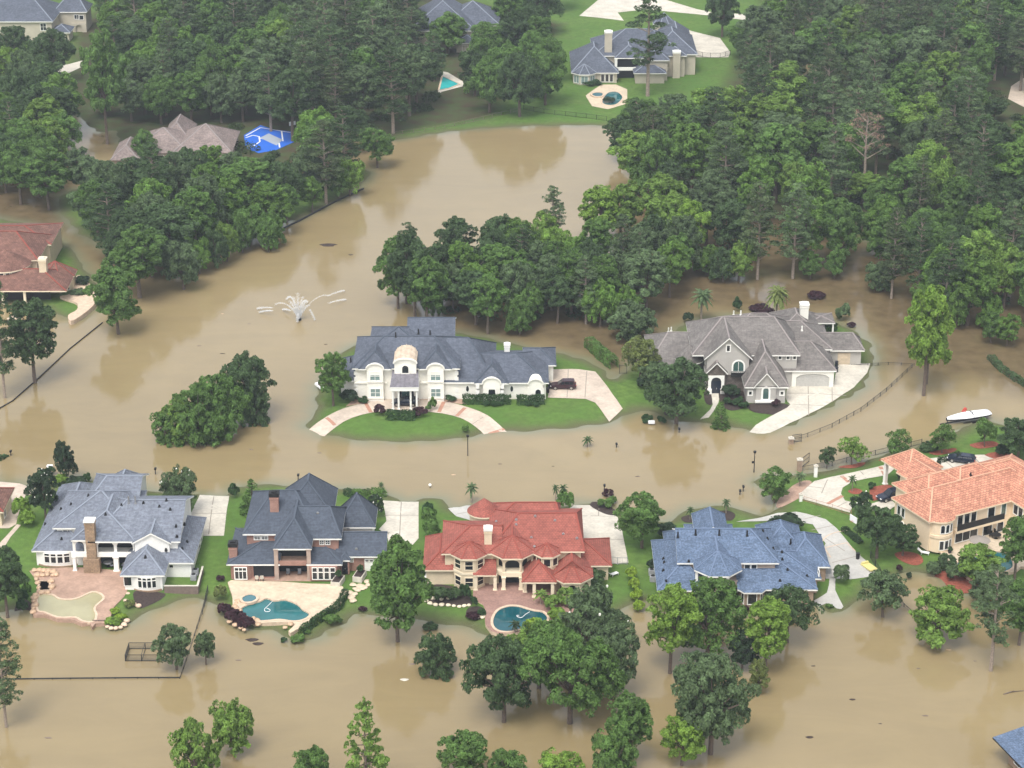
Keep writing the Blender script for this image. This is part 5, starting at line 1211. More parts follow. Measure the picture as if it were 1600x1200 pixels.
def plant(kind, p, h, r, col, name, label, cat='tree', group=None, var=None, rz=None, flowers=0):
    if kind in ('low', 'broad', 'umbrella'):
        if h > 9 and h/r > 3.3: kind, var = 'tall', None
        elif h > 12.5 or r > 6.2: kind, var = 'mid', None
    pr = PROTO[kind]; i = CNT.get(kind, 0); CNT[kind] = i+1
    tm, cm, H_, R = pr[i % len(pr)] if var is None else pr[var]
    e = empty(name, p, random.random()*6.28 if rz is None else rz, label, cat, group, (r/R, r/R, h/H_))
    for nm, me in (('trunk', tm), ('crown', cm)):
        o_ = bpy.data.objects.new(nm, me); C.objects.link(o_); o_.parent = e
        if nm == 'crown': o_.color = (*col, 1)
    if flowers:
        bm = bmesh.new(); n_ = len(cm.polygons); rg = random.Random(i)
        for _ in range(flowers):
            c = cm.polygons[rg.randrange(n_)].center; d = c-Vector((0, 0, H_*.5)); c = c+d.normalized()*.15; bmesh.ops.create_icosphere(bm, subdivisions=1, radius=.2, matrix=Matrix.Translation(c))
        obj('blossom', bm, M['flower'], e)
    return e
def tree(kind, bx_, by_, top, w, col, name, label, group=None, dz=0, **k):
    p = on(bx_, by_); p.z = max(gh(p.x, p.y), -.6)+dz; s_ = scale_at(p); h = height_for(p, top)
    return plant(kind, p, h, w/2/s_, col, name, label, k.pop('cat', 'tree'), group, **k)
def shrub(bx_, by_, w, h, col, label, name='shrub', group=None, ball=False, cat='shrub'):
    """bx_,by_ = foot of the shrub, w and h in photograph pixels"""
    p = on(bx_, by_); p.z = max(gh(p.x, p.y), -.25); s_ = scale_at(p)
    me = random.choice(BALL if ball else SHRUB); o_ = bpy.data.objects.new(name, me); C.objects.link(o_)
    o_.location = p; o_.rotation_euler = (0, 0, random.random()*6.28); o_.scale = (w/2/s_,)*2+(max(h/s_/.92-w*.2/s_, .35)/1.8,)
    o_.color = (*col, 1); return tag(o_, label, cat, group)
def hedge(px, wd, ht, col, label, group=None, name='hedge', dens=55, size=.24, round_=True):
    P = [on(*q) for q in px]; pts, nr = [], []; rng = np.random.default_rng(int(px[0][0]*7+px[0][1]))
    org = P[0].copy(); org.z = 0
    for a, b in zip(P, P[1:]):
        L_ = (b-a).length; d = (b-a)/L_; s_ = Vector((-d.y, d.x, 0)).normalized(); n_ = int(L_*dens*(wd+2*ht))
        for _ in range(n_):
            t = rng.random()*1.04-.02; u = rng.random()*(wd+2*ht); q = a.lerp(b, t); zb = gh(q.x, q.y)-.15
            if u < ht: off, z, no = -wd/2, u, -s_
            elif u < ht+wd: off, z, no = u-ht-wd/2, ht, Vector((0, 0, 1))
            else: off, z, no = wd/2, u-ht-wd, s_
            bulge = 1-.18*(z/ht)**3 if round_ else 1
            wv = .08*math.sin(t*L_*2.1)+.06*rng.normal()
            p = q+s_*off*bulge+Vector((0, 0, zb+z+.15-q.z+wv*.5))+no*wv; pts.append((p.x-org.x, p.y-org.y, p.z)); nr.append(tuple(no+Vector((0, 0, .3))+Vector(rng.normal(size=3))*.45))
    o_ = bpy.data.objects.new(name, leafmesh('hedge', pts, nr, size*(.7+.5*rng.random(len(pts))), rng)); C.objects.link(o_); o_.location = org
    o_.color = (*col, 1); return tag(o_, label, 'hedge', group)
DP = (.078, .132, .052); GG = (.118, .178, .08); MG = (.118, .212, .054); LG = (.18, .29, .062); BG = (.20, .32, .056); YG = (.26, .38, .05); OL = (.18, .22, .07); DK = (.044, .078, .038); PU = (.06, .026, .034); HD = (.048, .102, .035)
# ------------------------------------------------------------------ small things: fences, posts, vehicles, furniture
def fence(px, zt, label, post_every=2.4, rails=2, pickets=True, m='iron', name='fence', pw=.10, th=.05, zmin=-.3, hgt=None):
    P = [on(*q) for q in px]; org = P[0].copy(); org.z = 0
    e = empty(name, org, 0, label, 'fence')
    rb, pb = bmesh.new(), bmesh.new(); npst = 0
    for i, (a, b) in enumerate(zip(P, P[1:])):
        L_ = (b-a).length; n_ = max(1, round(L_/post_every))
        for k in range(n_+(1 if i == len(P)-2 else 0)):
            q = a.lerp(b, k/n_); g = gh(q.x, q.y); t_ = (g+hgt) if hgt else zt
            bm = bmesh.new(); bx(bm, q.x-org.x-pw/2, q.x-org.x+pw/2, q.y-org.y-pw/2, q.y-org.y+pw/2, g-.3, t_+.08); obj('post', bm, M[m], e); npst += 1
        for k in range(n_):
            q, q2 = a.lerp(b, k/n_), a.lerp(b, (k+1)/n_); t1, t2 = [((gh(v.x, v.y)+hgt) if hgt else zt) for v in (q, q2)]
            lo = [max(gh(v.x, v.y)+.12, zmin) for v in (q, q2)]
            for r in range(rails):
                f = r/max(1, rails-1) if rails > 1 else 0
                bar(rb, (q.x-org.x, q.y-org.y, t1+(lo[0]-t1)*f), (q2.x-org.x, q2.y-org.y, t2+(lo[1]-t2)*f), th, th)
            if pickets:
                m_ = max(2, int((q2-q).length/.22))
                for j in range(1, m_):
                    v = q.lerp(q2, j/m_); bar(pb, (v.x-org.x, v.y-org.y, lo[0]), (v.x-org.x, v.y-org.y, t1), .022, .022)
    obj('rail', rb, M[m], e)
    if pickets: obj('picket_panel', pb, M[m], e)
    else: pb.free()
    return e
fence([(325,925),(316,960),(300,1005),(282,1058)], .75, 'dark fence running down the lawn strip between the white and brick houses into the flood', hgt=1.1, zmin=-.2)
fence([(281,1060),(215,1060),(110,1061),(25,1062),(-60,1063)], .16, 'almost drowned black fence line across the foreground water, only its top rail showing', 3.0, 1, False, pw=.14, th=.13)
fence([(1240,690),(1262,683),(1300,668),(1345,643),(1385,612),(1425,575)], .8, 'curved black iron fence standing in the flood beside the grey house drive', 2.6, 2, True)
fence([(1330,570),(1356,571),(1388,570),(1428,572)], .5, 'short dark fence behind the garage court of the grey house', 2.2, 2, True)
fence([(818,171),(850,177),(900,183),(948,189)], 1.2, 'long dark fence along the far lawn above the pond', 2.6, 2, True, hgt=1.2)
fence([(612,212),(680,203),(755,187),(812,173)], 1.2, 'brown fence along the shaded far bank left of the lawn', 3, 2, False, 'woodfence', hgt=.9)
fence([(-20,650),(20,627),(62,590),(110,545),(160,505)], .14, 'submerged dark fence line running out from the clay-tiled house', 3, 1, False, pw=.14, th=.16)
fence([(427,366),(470,345),(520,318),(568,296)], .25, 'low dark retaining fence at the pond edge below the left wood', 3, 1, False, pw=.16, th=.3)
fence([(1252,736),(1300,728),(1345,716),(1390,706),(1440,694)], .9, 'thin dark fence behind the round trees of the tan villa', 2.6, 2, True, hgt=1.0)
fence([(1256,783),(1275,789),(1300,796),(1330,806)], .9, 'low rusty rail fence along the tan villa drive', 2.0, 2, True, 'band', pw=.06, th=.04, hgt=.9)
fence(P_(ZT2, [(1150,345),(1190,358),(1240,362),(1300,362),(1365,345)]), 1.2, 'black fence round the corner of the far house drive', 2.4, 2, True, hgt=1.4)
fence([(952,880),(965,882),(980,882)], 1.0, 'short grey gate fence closing the red-tiled house drive', 1.6, 2, True, 'ac', hgt=1.2)
fence(P_(zoomf(840, 490, 5.715), [(730,535),(795,535)]), 1.5, 'small black gate frame beside the hedge by the grey house', 2.0, 2, True, hgt=1.7)
fence([(1360,872),(1375,900),(1395,935),(1430,962)], 1.2, 'dark iron fence down the lawn between the blue roof and the tan villa', 2.6, 2, True, hgt=1.2)
# gate of the tan villa: brick piers, leaves and wing wall
def pier(px, py, w, h, label, m='brownbrick', cap='concrete', ball=True):
    p = on(px, py); p.z = gh(p.x, p.y)-.4; e = empty('gate_pier', p, 0, label, 'gate pier', 'gate piers of the tan villa')
    bm = bmesh.new(); bx(bm, -w/2, w/2, -w/2, w/2, 0, h); o_ = obj('shaft', bm, M[m], e); uvmap(o_)
    bm = bmesh.new(); bx(bm, -w/2-.1, w/2+.1, -w/2-.1, w/2+.1, h+.002, h+.16); bx(bm, -w*.3, w*.3, -w*.3, w*.3, h+.16, h+.35); obj('cap', bm, M[cap], e); return e
pier(1236, 693, .8, 2.0, 'brick gate pier standing in the flood at the end of the curved fence'); pier(1249, 735, .8, 2.6, 'brick gate pier at the shore with the open gate leaf')
pier(1274, 745, .55, 2.4, 'white lamp pier at the corner of the tan villa drive', 'trim'); pier(1251, 783, .5, 1.6, 'white drive pier at the near end of the rusty rail', 'trim')
def gate(a, b, z, label):
    A, B = G(*a, 0), G(*b, 0); bm = bmesh.new(); org = A.copy(); d = B-A; L_ = d.length
    for f in (0, 1): bar(bm, d*f+Vector((0, 0, -.3)), d*f+Vector((0, 0, z)), .08, .08)
    for zz in (.15, z*.55, z): bar(bm, Vector((0, 0, zz)), d+Vector((0, 0, zz)), .07, .07)
    for k in range(1, 9): bar(bm, d*k/9+Vector((0, 0, .1)), d*k/9+Vector((0, 0, z+.1*math.sin(math.pi*k/9))), .03, .03)
    o_ = obj('gate', bm, M['iron'], loc=org); tag(o_, label, 'gate', 'iron gate leaves')
gate((1238,692), (1252,690), 1.5, 'black iron gate leaf hanging from the pier in the flood'); gate((1250,733), (1264,722), 1.8, 'black iron gate leaf open beside the shore pier')
def lamp(px, py, top, label, sign=False):
    p = on(px, py); p.z = gh(p.x, p.y); h = height_for(p, top); e = empty('street_lamp', p, 0, label, 'street lamp', 'street lamps standing in the flood')
    bm = bmesh.new(); tube(bm, [(0, 0, 0), (0, 0, .9), (0, 0, h-.55)], [.12, .08, .07], 8); obj('pole', bm, M['black'], e)
    bm = bmesh.new(); tube(bm, [(0, 0, h-.55), (0, 0, h-.45), (0, 0, h-.1), (0, 0, h)], [.1, .22, .28, .05], 8); obj('lamp_head', bm, M['black'], e)
    if sign: bm = bmesh.new(); bx(bm, -.45, -.02, -.04, .04, h*.45, h*.45+.4); obj('sign_plate', bm, M['black'], e)
lamp(731, 712, 679, 'thin black street lamp standing in the flood before the white villa'); lamp(1178, 738, 704, 'thin black street lamp with a small plate standing in the flood by the gate', True)
def mailbox(px, py, h, label):
    p = G(px, py, 0); p.z = -.4; e = empty('mailbox', p, 0, label, 'mailbox', 'mailboxes along the flooded street')
    bm = bmesh.new(); bx(bm, -.07, .07, -.07, .07, 0, h+.3); obj('post', bm, M['black'], e)
    bm = bmesh.new(); bx(bm, -.16, .22, -.3, .3, h+.3, h+.62); bmesh.ops.bevel(bm, geom=bm.edges[:], offset=.05, segments=2, affect='EDGES'); obj('box', bm, M['black'], e)
for a in ((243, 741, 1.0, 'black mailbox in the flood behind the white stucco house'), (466, 750, .9, 'black mailbox in the flood left of the brick house peak'), (944, 768, 1.1, 'black mailbox in the flood by the purple shrub'), (963, 699, .6, 'lone mailbox leaning in the middle of the flooded street'), (1161, 768, .9, 'one of a pair of mailboxes by the flooded gate, right one'), (1156, 773, .7, 'one of a pair of mailboxes by the flooded gate, left one'), (17, 712, .8, 'black mailbox in the flood at the far left'), (1061, 676, .7, 'short dark post in the water before the grey house')): mailbox(*a)
p = G(672, 762, 0); e = empty('globe_light', p, 0, 'pale globe light just above the water left of the red turret', 'lamp'); bm = bmesh.new(); tube(bm, [(0, 0, -.4), (0, 0, .3)], .07, 6); obj('post', bm, M['black'], e); bm = bmesh.new(); bmesh.ops.create_uvsphere(bm, u_segments=10, v_segments=8, radius=.28, matrix=Matrix.Translation((0, 0, .5))); obj('globe', bm, M['trim'], e)
# cars
def car(px, py, heading, paint, label, name='suv', L_=4.8, Wd=1.9, Ht=1.75, z=None, loc=None):
    p = on(px, py) if loc is None else Vector(loc)
    if loc is None: p.z = gh(p.x, p.y)+.06
    e = empty(name, p, math.radians(heading), label, 'car')
    # body shell: cross-sections along the length (x forward)
    sec = [(-L_/2, .55, .95, .42), (-L_/2+.12, .45, 1.02, .45), (-L_*.30, .38, 1.04, .48), (L_*.12, .38, 1.02, .48), (L_*.20, .38, 1.0, .48), (L_*.38, .40, .92, .46), (L_/2-.1, .45, .80, .42), (L_/2, .52, .68, .38)]
    bm = bmesh.new(); rows = []
    for x, zb, zt, hw in sec:
        w_ = Wd*hw; rows.append([bm.verts.new(v) for v in ((x, -w_*.92, zb*.8), (x, -w_, (zb+zt)/2), (x, -w_*.94, zt), (x, w_*.94, zt), (x, w_, (zb+zt)/2), (x, w_*.92, zb*.8))])
    for a, b in zip(rows, rows[1:]):
        for k in range(6): bm.faces.new([a[k], b[k], b[(k+1) % 6], a[(k+1) % 6]])
    bm.faces.new(rows[0]); bm.faces.new(rows[-1][::-1])
    g = [(-L_*.47, 1.0, .44), (-L_*.42, Ht-.06, .37), (-L_*.30, Ht, .37), (L_*.02, Ht-.02, .37), (L_*.20, 1.0, .44)]
    r2 = [[bm.verts.new((x, s*Wd*hw, z_)) for s in (-1, 1)] for x, z_, hw in g]
    for a, b in zip(r2, r2[1:]): bm.faces.new([a[0], b[0], b[1], a[1]])
    for s in (0, 1): bm.faces.new([r[s] for r in r2])
    fixn(bm); body = obj('body', bm, M[paint], e)
    def pane(pts, nm):
        b = bmesh.new(); b.faces.new([b.verts.new(q) for q in pts]); obj(nm, b, M['glass'], e)
    y_ = Wd*.405+.035
    for s in (-1, 1):
        for xa, xb in ((-.40, -.24), (-.22, -.06), (-.04, .13)):
            pts = [(xa*L_, s*(Wd*.44+.012), 1.08), (xb*L_, s*(Wd*.44+.012), 1.08), (min(xb, .03)*L_, s*(Wd*.378+.012), Ht-.14), (max(xa, -.385)*L_, s*(Wd*.378+.012), Ht-.14)]
            pane(pts, 'side_window')
    pane([(L_*.195+.02, -.78, 1.06), (L_*.195+.02, .78, 1.06), (L_*.05+.02, .66, Ht-.14), (L_*.05+.02, -.66, Ht-.14)], 'windscreen')
    pane([(-L_*.465-.02, -.74, 1.1), (-L_*.465-.02, .74, 1.1), (-L_*.428-.02, .64, Ht-.16), (-L_*.428-.02, -.64, Ht-.16)], 'rear_window')
    for sx in (-.31, .31):
        for s in (-1, 1):
            b = bmesh.new(); bmesh.ops.create_cone(b, cap_ends=True, segments=14, radius1=.36, radius2=.36, depth=.24, matrix=Matrix.Translation((sx*L_, s*Wd*.44, .36)) @ Matrix.Rotation(math.pi/2, 4, 'X')); w_ = obj('wheel', b, M['rubber'], e)
            b = bmesh.new(); bmesh.ops.create_cone(b, cap_ends=True, segments=12, radius1=.24, radius2=.2, depth=.27, matrix=Matrix.Translation((sx*L_, s*Wd*.445, .36)) @ Matrix.Rotation(math.pi/2, 4, 'X')); obj('rim', b, M['chrome'], w_)
    for s in (-1, 1):
        b = bmesh.new(); bx(b, L_/2-.16, L_/2+.01, s*.62-.17, s*.62+.17, .64, .78); obj('headlight', b, M['line'], e)
        b = bmesh.new(); bx(b, -L_/2-.02, -L_/2+.1, s*.72-.1, s*.72+.1, .8, 1.0); obj('tail_light', b, M['redpaint'], e)
    return e
car(880, 607, 180, 'carmaroon', 'dark maroon car parked on the pinkish court beside the white villa')
car(1391, 780, 205, 'carblue', 'dark blue car on the tan villa drive half hidden by the roof corner')
car(0, 0, 178, 'carblue', 'dark car standing in the shade under the white villa portico', loc=(-19.6, -11.0, .56), name='parked_car', Ht=1.5)
car(1502, 722, 160, 'carblue', 'dark car behind the terracotta roof on the pale drive', Ht=1.5, name='parked_car')
# boat on its trailer
A = G(1479, 656, .9); B = G(1545, 645, .9); d = (B-A); e = empty('motorboat', A.lerp(B, .5)-Vector((0, 0, .9)), math.atan2(d.y, d.x), 'white-covered motorboat with a dark hull on a trailer standing in the flood', 'boat')
L_ = d.length; bm = bmesh.new(); cv = bmesh.new(); rows, crow = [], []
for k in range(11):
    t = k/10; x = -L_/2+L_*t; hw = 1.18*min(1, (t*2.2+.04))**.55*(1 if t < .9 else 1-.12*(t-.9)*10); zk = .35-.2*t+.35*(1-min(1, t*3))
    rows.append([bm.verts.new(v) for v in ((x, -hw, 1.15), (x, -hw*.86, .75), (x, 0, zk), (x, hw*.86, .75), (x, hw, 1.15))])
    crow.append([cv.verts.new(v) for v in ((x, -hw-.04, 1.06), (x, -hw*.96, 1.22), (x, -hw*.4, 1.4+.3*math.sin(math.pi*t)), (x, hw*.4, 1.4+.3*math.sin(math.pi*t)), (x, hw*.96, 1.22), (x, hw+.04, 1.06))])
for R_, b_ in ((rows, bm), (crow, cv)):
    for a, b in zip(R_, R_[1:]):
        for k in range(len(a)-1): b_.faces.new([a[k], a[k+1], b[k+1], b[k]])
    b_.faces.new(R_[-1])
fixn(bm); fixn(cv); obj('hull', bm, M['navy'], e); c_ = obj('cover', cv, M['boatcover'], e, smooth=True)
bm = bmesh.new(); 
for q, r in zip([(.6, -1.2, 1.1), (.6, -.45, 1.72), (.6, .45, 1.72)], [(.6, -.45, 1.72), (.6, .45, 1.72), (.6, 1.2, 1.1)]): bar(bm, q, r, .22, .05)
obj('strap', bm, M['black'], c_)
bm = bmesh.new(); bar(bm, (-.4, 1.15, 1.3), (.3, 1.2, 2.0), .3, .5); bar(bm, (-.4, -1, 1.3), (-.4, 1.15, 2.0), .07, .07); obj('tower', bm, M['redpaint'], e)
bm = bmesh.new(); bar(bm, (-L_/2-1.3, 0, .25), (L_/2-.8, 0, .25), .16, .16); bar(bm, (-1.5, -1.1, .25), (2, -1.1, .25), .1, .14); bar(bm, (-1.5, 1.1, .25), (2, 1.1, .25), .1, .14); bar(bm, (-L_/2+.2, 0, .2), (-L_/2+.2, 0, 1.0), .1, .1); obj('trailer_frame', bm, M['black'], e)
for s in (-1, 1):
    for xx in (.6, 1.5):
        bm = bmesh.new(); bmesh.ops.create_cone(bm, cap_ends=True, segments=12, radius1=.33, radius2=.33, depth=.22, matrix=Matrix.Translation((xx, s*1.3, .05)) @ Matrix.Rotation(math.pi/2, 4, 'X')); obj('wheel', bm, M['rubber'], e)
# wire dog run standing in the water
A, B, C_ = G(196, 1033, 0), G(247, 1033, 0), G(201, 1014, 0); e = empty('dog_run', A, 0, 'black wire dog run standing in the foreground water', 'kennel'); w_, dp = B.x-A.x, C_.y-A.y
bm = bmesh.new(); 
for x in (0, w_/2, w_):
    for y in (0, dp): bar(bm, (x, y, -.5), (x, y, 1.05), .09, .09)
for z_ in (.05, 1.05):
    for a, b in (((0, 0), (w_, 0)), ((0, dp), (w_, dp)), ((0, 0), (0, dp)), ((w_, 0), (w_, dp)), ((w_/2, 0), (w_/2, dp))): bar(bm, (*a, z_), (*b, z_), .07, .07)
obj('frame', bm, M['iron'], e); bm = bmesh.new()
for a, b in (((0, 0), (w_, 0)), ((0, dp), (w_, dp)), ((0, 0), (0, dp)), ((w_, 0), (w_, dp))):
    a, b = Vector((*a, 0)), Vector((*b, 0)); n_ = int((b-a).length/.16)
    for k in range(n_): q = a.lerp(b, k/n_); bar(bm, q, q+Vector((0, 0, 1.0)), .02, .02)
    for k in range(1, 6): bar(bm, a+Vector((0, 0, k/6)), b+Vector((0, 0, k/6)), .02, .02)
obj('wire_mesh', bm, M['iron'], e)
# pond fountain: a centre plume and arcing jets, each breaking into drops at its landing
c0 = G(467, 498, .3); e = empty('fountain', c0, 0, 'white pond fountain throwing a centre plume and long arcing jets', 'fountain')
m = bpy.data.materials.new('water_spray'); m.use_nodes = True; n = m.node_tree.nodes; l = m.node_tree.links
b = n['Principled BSDF']; b.inputs['Base Color'].default_value = (.92, .93, .93, 1); b.inputs['Roughness'].default_value = .5; b.inputs['Alpha'].default_value = .34; M['spray'] = m
rg = random.Random(5)
def jet(tx, ty, hz, w=.05, t0=0.0, n_=420, drops=1.0, name='jet'):
    w *= .42
    T_ = G(tx, ty, 0)-c0; bm = bmesh.new()
    for i in range(n_):
        t = t0+(1-t0)*rg.random()**.7; sp = .03+.10*t*drops
        p = Vector((T_.x*t, T_.y*t, 4*hz*t*(1-t)))+Vector((rg.gauss(0, sp), rg.gauss(0, sp), rg.gauss(0, sp*.7)))
        if p.z < -.28: p.z = -.28
        r = w*(.5+.8*rg.random()); bmesh.ops.create_icosphere(bm, subdivisions=1, radius=r, matrix=Matrix.Translation(p) @ Matrix.Diagonal((1, 1, .8, 1)))
    obj(name, bm, M['spray'], e)
for a in ((538, 456, 1.1, .11, .62), (540, 470, .8, .11, .62), (402, 484, 1.0, .11, .62), (405, 490, .9, .12, .64), (442, 486, .7, .12, .5), (515, 464, 1.6, .08, .2), (430, 478, 1.5, .08, .2), (465, 505, 1.2, .13, .3), (492, 502, 2.6, .1, .7), (480, 474, 1.6, .12, 0), (448, 470, 2.2, .12, 0)): jet(*a)
for k in range(7):
    bm = bmesh.new(); an = (k-3)*.13; hh = 5.6-1.1*abs(k-3)*.6
    for i in range(420):
        t = rg.random(); r = .03+.04*(1-t); p = Vector((math.sin(an)*hh*t*(1+.5*t), rg.gauss(0, .12), hh*t-.2*t*t*abs(k-3)))+Vector((rg.gauss(0, .09+.12*t), 0, 0)); bmesh.ops.create_icosphere(bm, subdivisions=1, radius=r, matrix=Matrix.Translation(p) @ Matrix.Diagonal((1, 1, 1.6, 1)))
    obj('plume', bm, M['spray'], e)
bm = bmesh.new(); tube(bm, [(0, 0, -.6), (0, 0, .05)], .5, 10); obj('float', bm, M['black'], e)
# floating debris
for px_, py_, s_, lab in ((513, 383, .95, 'dark mat of floating debris in the middle of the pond'), (548, 398, .3, 'tiny scrap of debris below the dark floating mat'), (403, 1006, .45, 'dark stone tip breaking the water near the teal pool'), (394, 1000, .5, 'larger dark stone tip breaking the water near the teal pool'), (618, 999, .0, ''), (632, 1062, .35, 'pale scrap floating in the near water'), (1265, 1152, .3, 'dark scrap floating in the lower right water'), (1332, 1093, .25, 'small brown scrap floating in the right water')):
    if s_ == 0: continue
    bm = bmesh.new(); bmesh.ops.create_icosphere(bm, subdivisions=2, radius=s_)
    for v in bm.verts: v.co.x *= 1.8*(1+.25*math.sin(v.co.y*5)); v.co.z *= .25; v.co += Vector((rg.gauss(0, .06), rg.gauss(0, .06), 0))*s_
    tag(obj('floating_mat', bm, M['concrete'] if 'pale' in lab else M['mulch'], loc=G(px_, py_, .02)), lab, 'debris', None, 'thing')
for k in range(22):
    px_, py_ = rg.choice(((rg.uniform(60, 700), rg.uniform(1010, 1190)), (rg.uniform(1180, 1560), rg.uniform(1010, 1180)), (rg.uniform(250, 1150), rg.uniform(700, 760)), (rg.uniform(130, 560), rg.uniform(420, 560))))
    s_ = rg.uniform(.09, .2); bm = bmesh.new(); bmesh.ops.create_icosphere(bm, subdivisions=1, radius=s_)
    for v in bm.verts: v.co.x *= rg.uniform(1.5, 4); v.co.z *= .3; v.co += Vector((rg.gauss(0, .1), rg.gauss(0, .1), 0))*s_
    tag(obj('wood_scrap', bm, M[rg.choice(('mulch', 'bark', 'woodfence', 'rock'))], loc=G(px_, py_, .02)), 'tiny brown scrap of debris floating on the open flood water', 'debris', 'scraps of debris on the open water', 'thing')
bm = bmesh.new(); tube(bm, [(0, 0, 0), (1.2, .5, .15), (3.4, 1.0, .05)], [.12, .09, .03], 6); tube(bm, [(1.2, .5, .15), (1.5, .2, .5)], [.06, .02], 5); tag(obj('driftwood', bm, M['bark'], loc=G(1568, 1085, 0)), 'bare grey branch floating near the right edge', 'branch')
# stones round the pools
def stones(px, s, label, group, m='rock', name='boulder', z=None, sq=.62):
    for k, (x, y) in enumerate(px):
        p = on(x, y) if z is None else G(x, y, z); bm = bmesh.new(); bmesh.ops.create_icosphere(bm, subdivisions=2, radius=s*(.75+.5*rg.random()))
        for v in bm.verts: v.co *= 1+.22*math.sin(v.co.x*4+k)*math.cos(v.co.y*5+k); v.co.z *= sq
        a = rg.random()*3; bmesh.ops.rotate(bm, verts=bm.verts, cent=(0, 0, 0), matrix=Matrix.Rotation(a, 3, 'Z'))
        tag(obj(name, bm, M[m], loc=p+Vector((0, 0, .15))), label, 'boulder', group)
stones(P_(ZP1, [(70,62),(105,58),(140,62),(175,68),(215,72),(90,98),(130,100),(170,95),(210,98),(235,92),(85,130),(92,160),(100,195),(125,235),(170,232),(205,190),(200,145),(75,250),(70,275),(62,300),(75,330),(60,355),(55,385)]), .5, 'tan boulder of the ring around the small square spa', 'boulders around the square spa', z=.62)
stones(P_(ZP1, [(150,370),(185,398),(215,415),(250,420),(290,420),(330,418),(370,415),(395,430),(430,445),(465,455),(500,455)]), .45, 'flat coping stone along the drowned edge of the green pool', 'coping stones of the drowned green pool', z=.05, sq=.4)
stones(P_(ZP1, [(800,245),(785,300),(820,315),(850,325),(880,338),(640,500),(670,515),(705,515),(740,505),(770,485),(790,455)]), .4, 'grey stone edging the planted corner by the green pool', 'stones edging the planted corner', 'coping', z=.3)
stones(P_(ZP2, [(200,245),(185,265),(175,285),(195,300),(215,315),(345,390),(355,420),(320,375),(250,460),(140,400),(180,425),(220,445),(560,445),(600,420)]), .42, 'rust-tan boulder on the rim of the cream pool deck', 'boulders on the cream deck rim', z=.5)
stones(P_(ZP2, [(1020,185),(1050,180),(1080,190),(1060,215),(1075,240),(1110,160),(1140,150),(1160,140),(1130,130),(1075,120),(1090,150),(1190,120),(1180,95)]), .55, 'pale flat flagstone on the slope beside the planter boxes', 'flagstones beside the planter boxes', 'patio_cream', 'flagstone', None, .3)
stones(P_(ZP3, [(15,700),(10,740),(40,800),(95,832),(165,850),(240,845),(325,855),(390,862),(460,868),(520,862),(580,855),(130,765),(235,780),(320,770),(690,1000),(750,998)]), .4, 'cream edging stone curving round the lawn bed by the red-tiled house', 'edging stones of the curved bed', 'creamtrim', 'edging_stone', None, .5)
# garden furniture, machines
def ac_unit(px, py, label, n_=0):
    p = on(px, py); p.z = .5; e = empty('air_conditioner', p, 0, label, 'air conditioner', 'air conditioners beside the houses'); bm = bmesh.new(); bx(bm, -.45, .45, -.45, .45, 0, 1.0); bmesh.ops.bevel(bm, geom=bm.edges[:], offset=.06, segments=2, affect='EDGES')
    for k in range(6): bx(bm, -.47, .47, -.47, .47, .15+k*.13, .19+k*.13)
    obj('casing', bm, M['ac'], e); bm = bmesh.new(); tube(bm, [(0, 0, 1.0), (0, 0, 1.04)], .34, 14); obj('fan_grille', bm, M['black'], e)
for q, lab in (((306, 898), 'grey air conditioner in the walled yard of the white house, rear one'), ((303, 906), 'grey air conditioner in the walled yard of the white house, front one'), ((668, 888), 'dark air conditioner left of the red-tiled house, upper one'), ((667, 899), 'dark air conditioner left of the red-tiled house, lower one'), ((1018, 898), 'air conditioner left of the blue roof, upper one'), ((1020, 908), 'air conditioner left of the blue roof, lower one'), ((1293, 895), 'dark cabinet beside the blue house side door')): ac_unit(*q, lab)
A = G(257, 926, .4); e = tag(bpy.data.objects.new('yard_wall', None), 'low grey-brown wall round the utility yard of the white house', 'wall'); C.objects.link(e); e.location = (A.x, A.y, 0); B = G(310, 926, .4); w_ = B.x-A.x
bm = bmesh.new(); bx(bm, 0, w_, 0, .2, -.2, 1.5); bx(bm, w_-.2, w_, .2, 6.5, -.2, 1.5); obj('panel', bm, M['woodfence'], e); bm = bmesh.new(); bx(bm, -.05, w_+.05, -.05, .25, 1.502, 1.6); bx(bm, w_-.25, w_+.05, .25, 6.5, 1.502, 1.6); obj('coping', bm, M['concrete'], e)
def bin_(px, py, label, col='black'):
    p = on(px, py); p.z = gh(p.x, p.y)+.07; bm = bmesh.new(); tube(bm, [(0, 0, 0), (0, 0, .95)], [.26, .33], 4); e = tag(obj('wheeled_bin', bm, M[col], loc=p), label, 'bin', 'wheeled bins'); bm = bmesh.new(); bx(bm, -.3, .3, -.3, .36, .96, 1.05); obj('lid', bm, M[col], e)
for q in ((1307, 573, 'dark wheeled bin beside the grey garage, rear one', 'carblue'), (1307, 582, 'dark wheeled bin beside the grey garage, front one', 'carblue'), (858, 607, 'black wheeled bin at the end of the white villa, rear one'), (856, 614, 'black wheeled bin at the end of the white villa, front one'), (1340, 874, 'black wheeled bin by the yellow ramp')): bin_(*q)
def table_set(px, py, z, label, m='black', r=.6, nc=2):
    p = G(px, py, z); e = empty('patio_table', p, 0, label, 'table'); bm = bmesh.new(); tube(bm, [(0, 0, .70), (0, 0, .74)], r, 16); obj('tabletop', bm, M[m], e); bm = bmesh.new(); tube(bm, [(0, 0, 0), (0, 0, .7)], .06, 8); tube(bm, [(0, 0, 0), (0, 0, .03)], .3, 10); obj('pedestal', bm, M['black'], e)
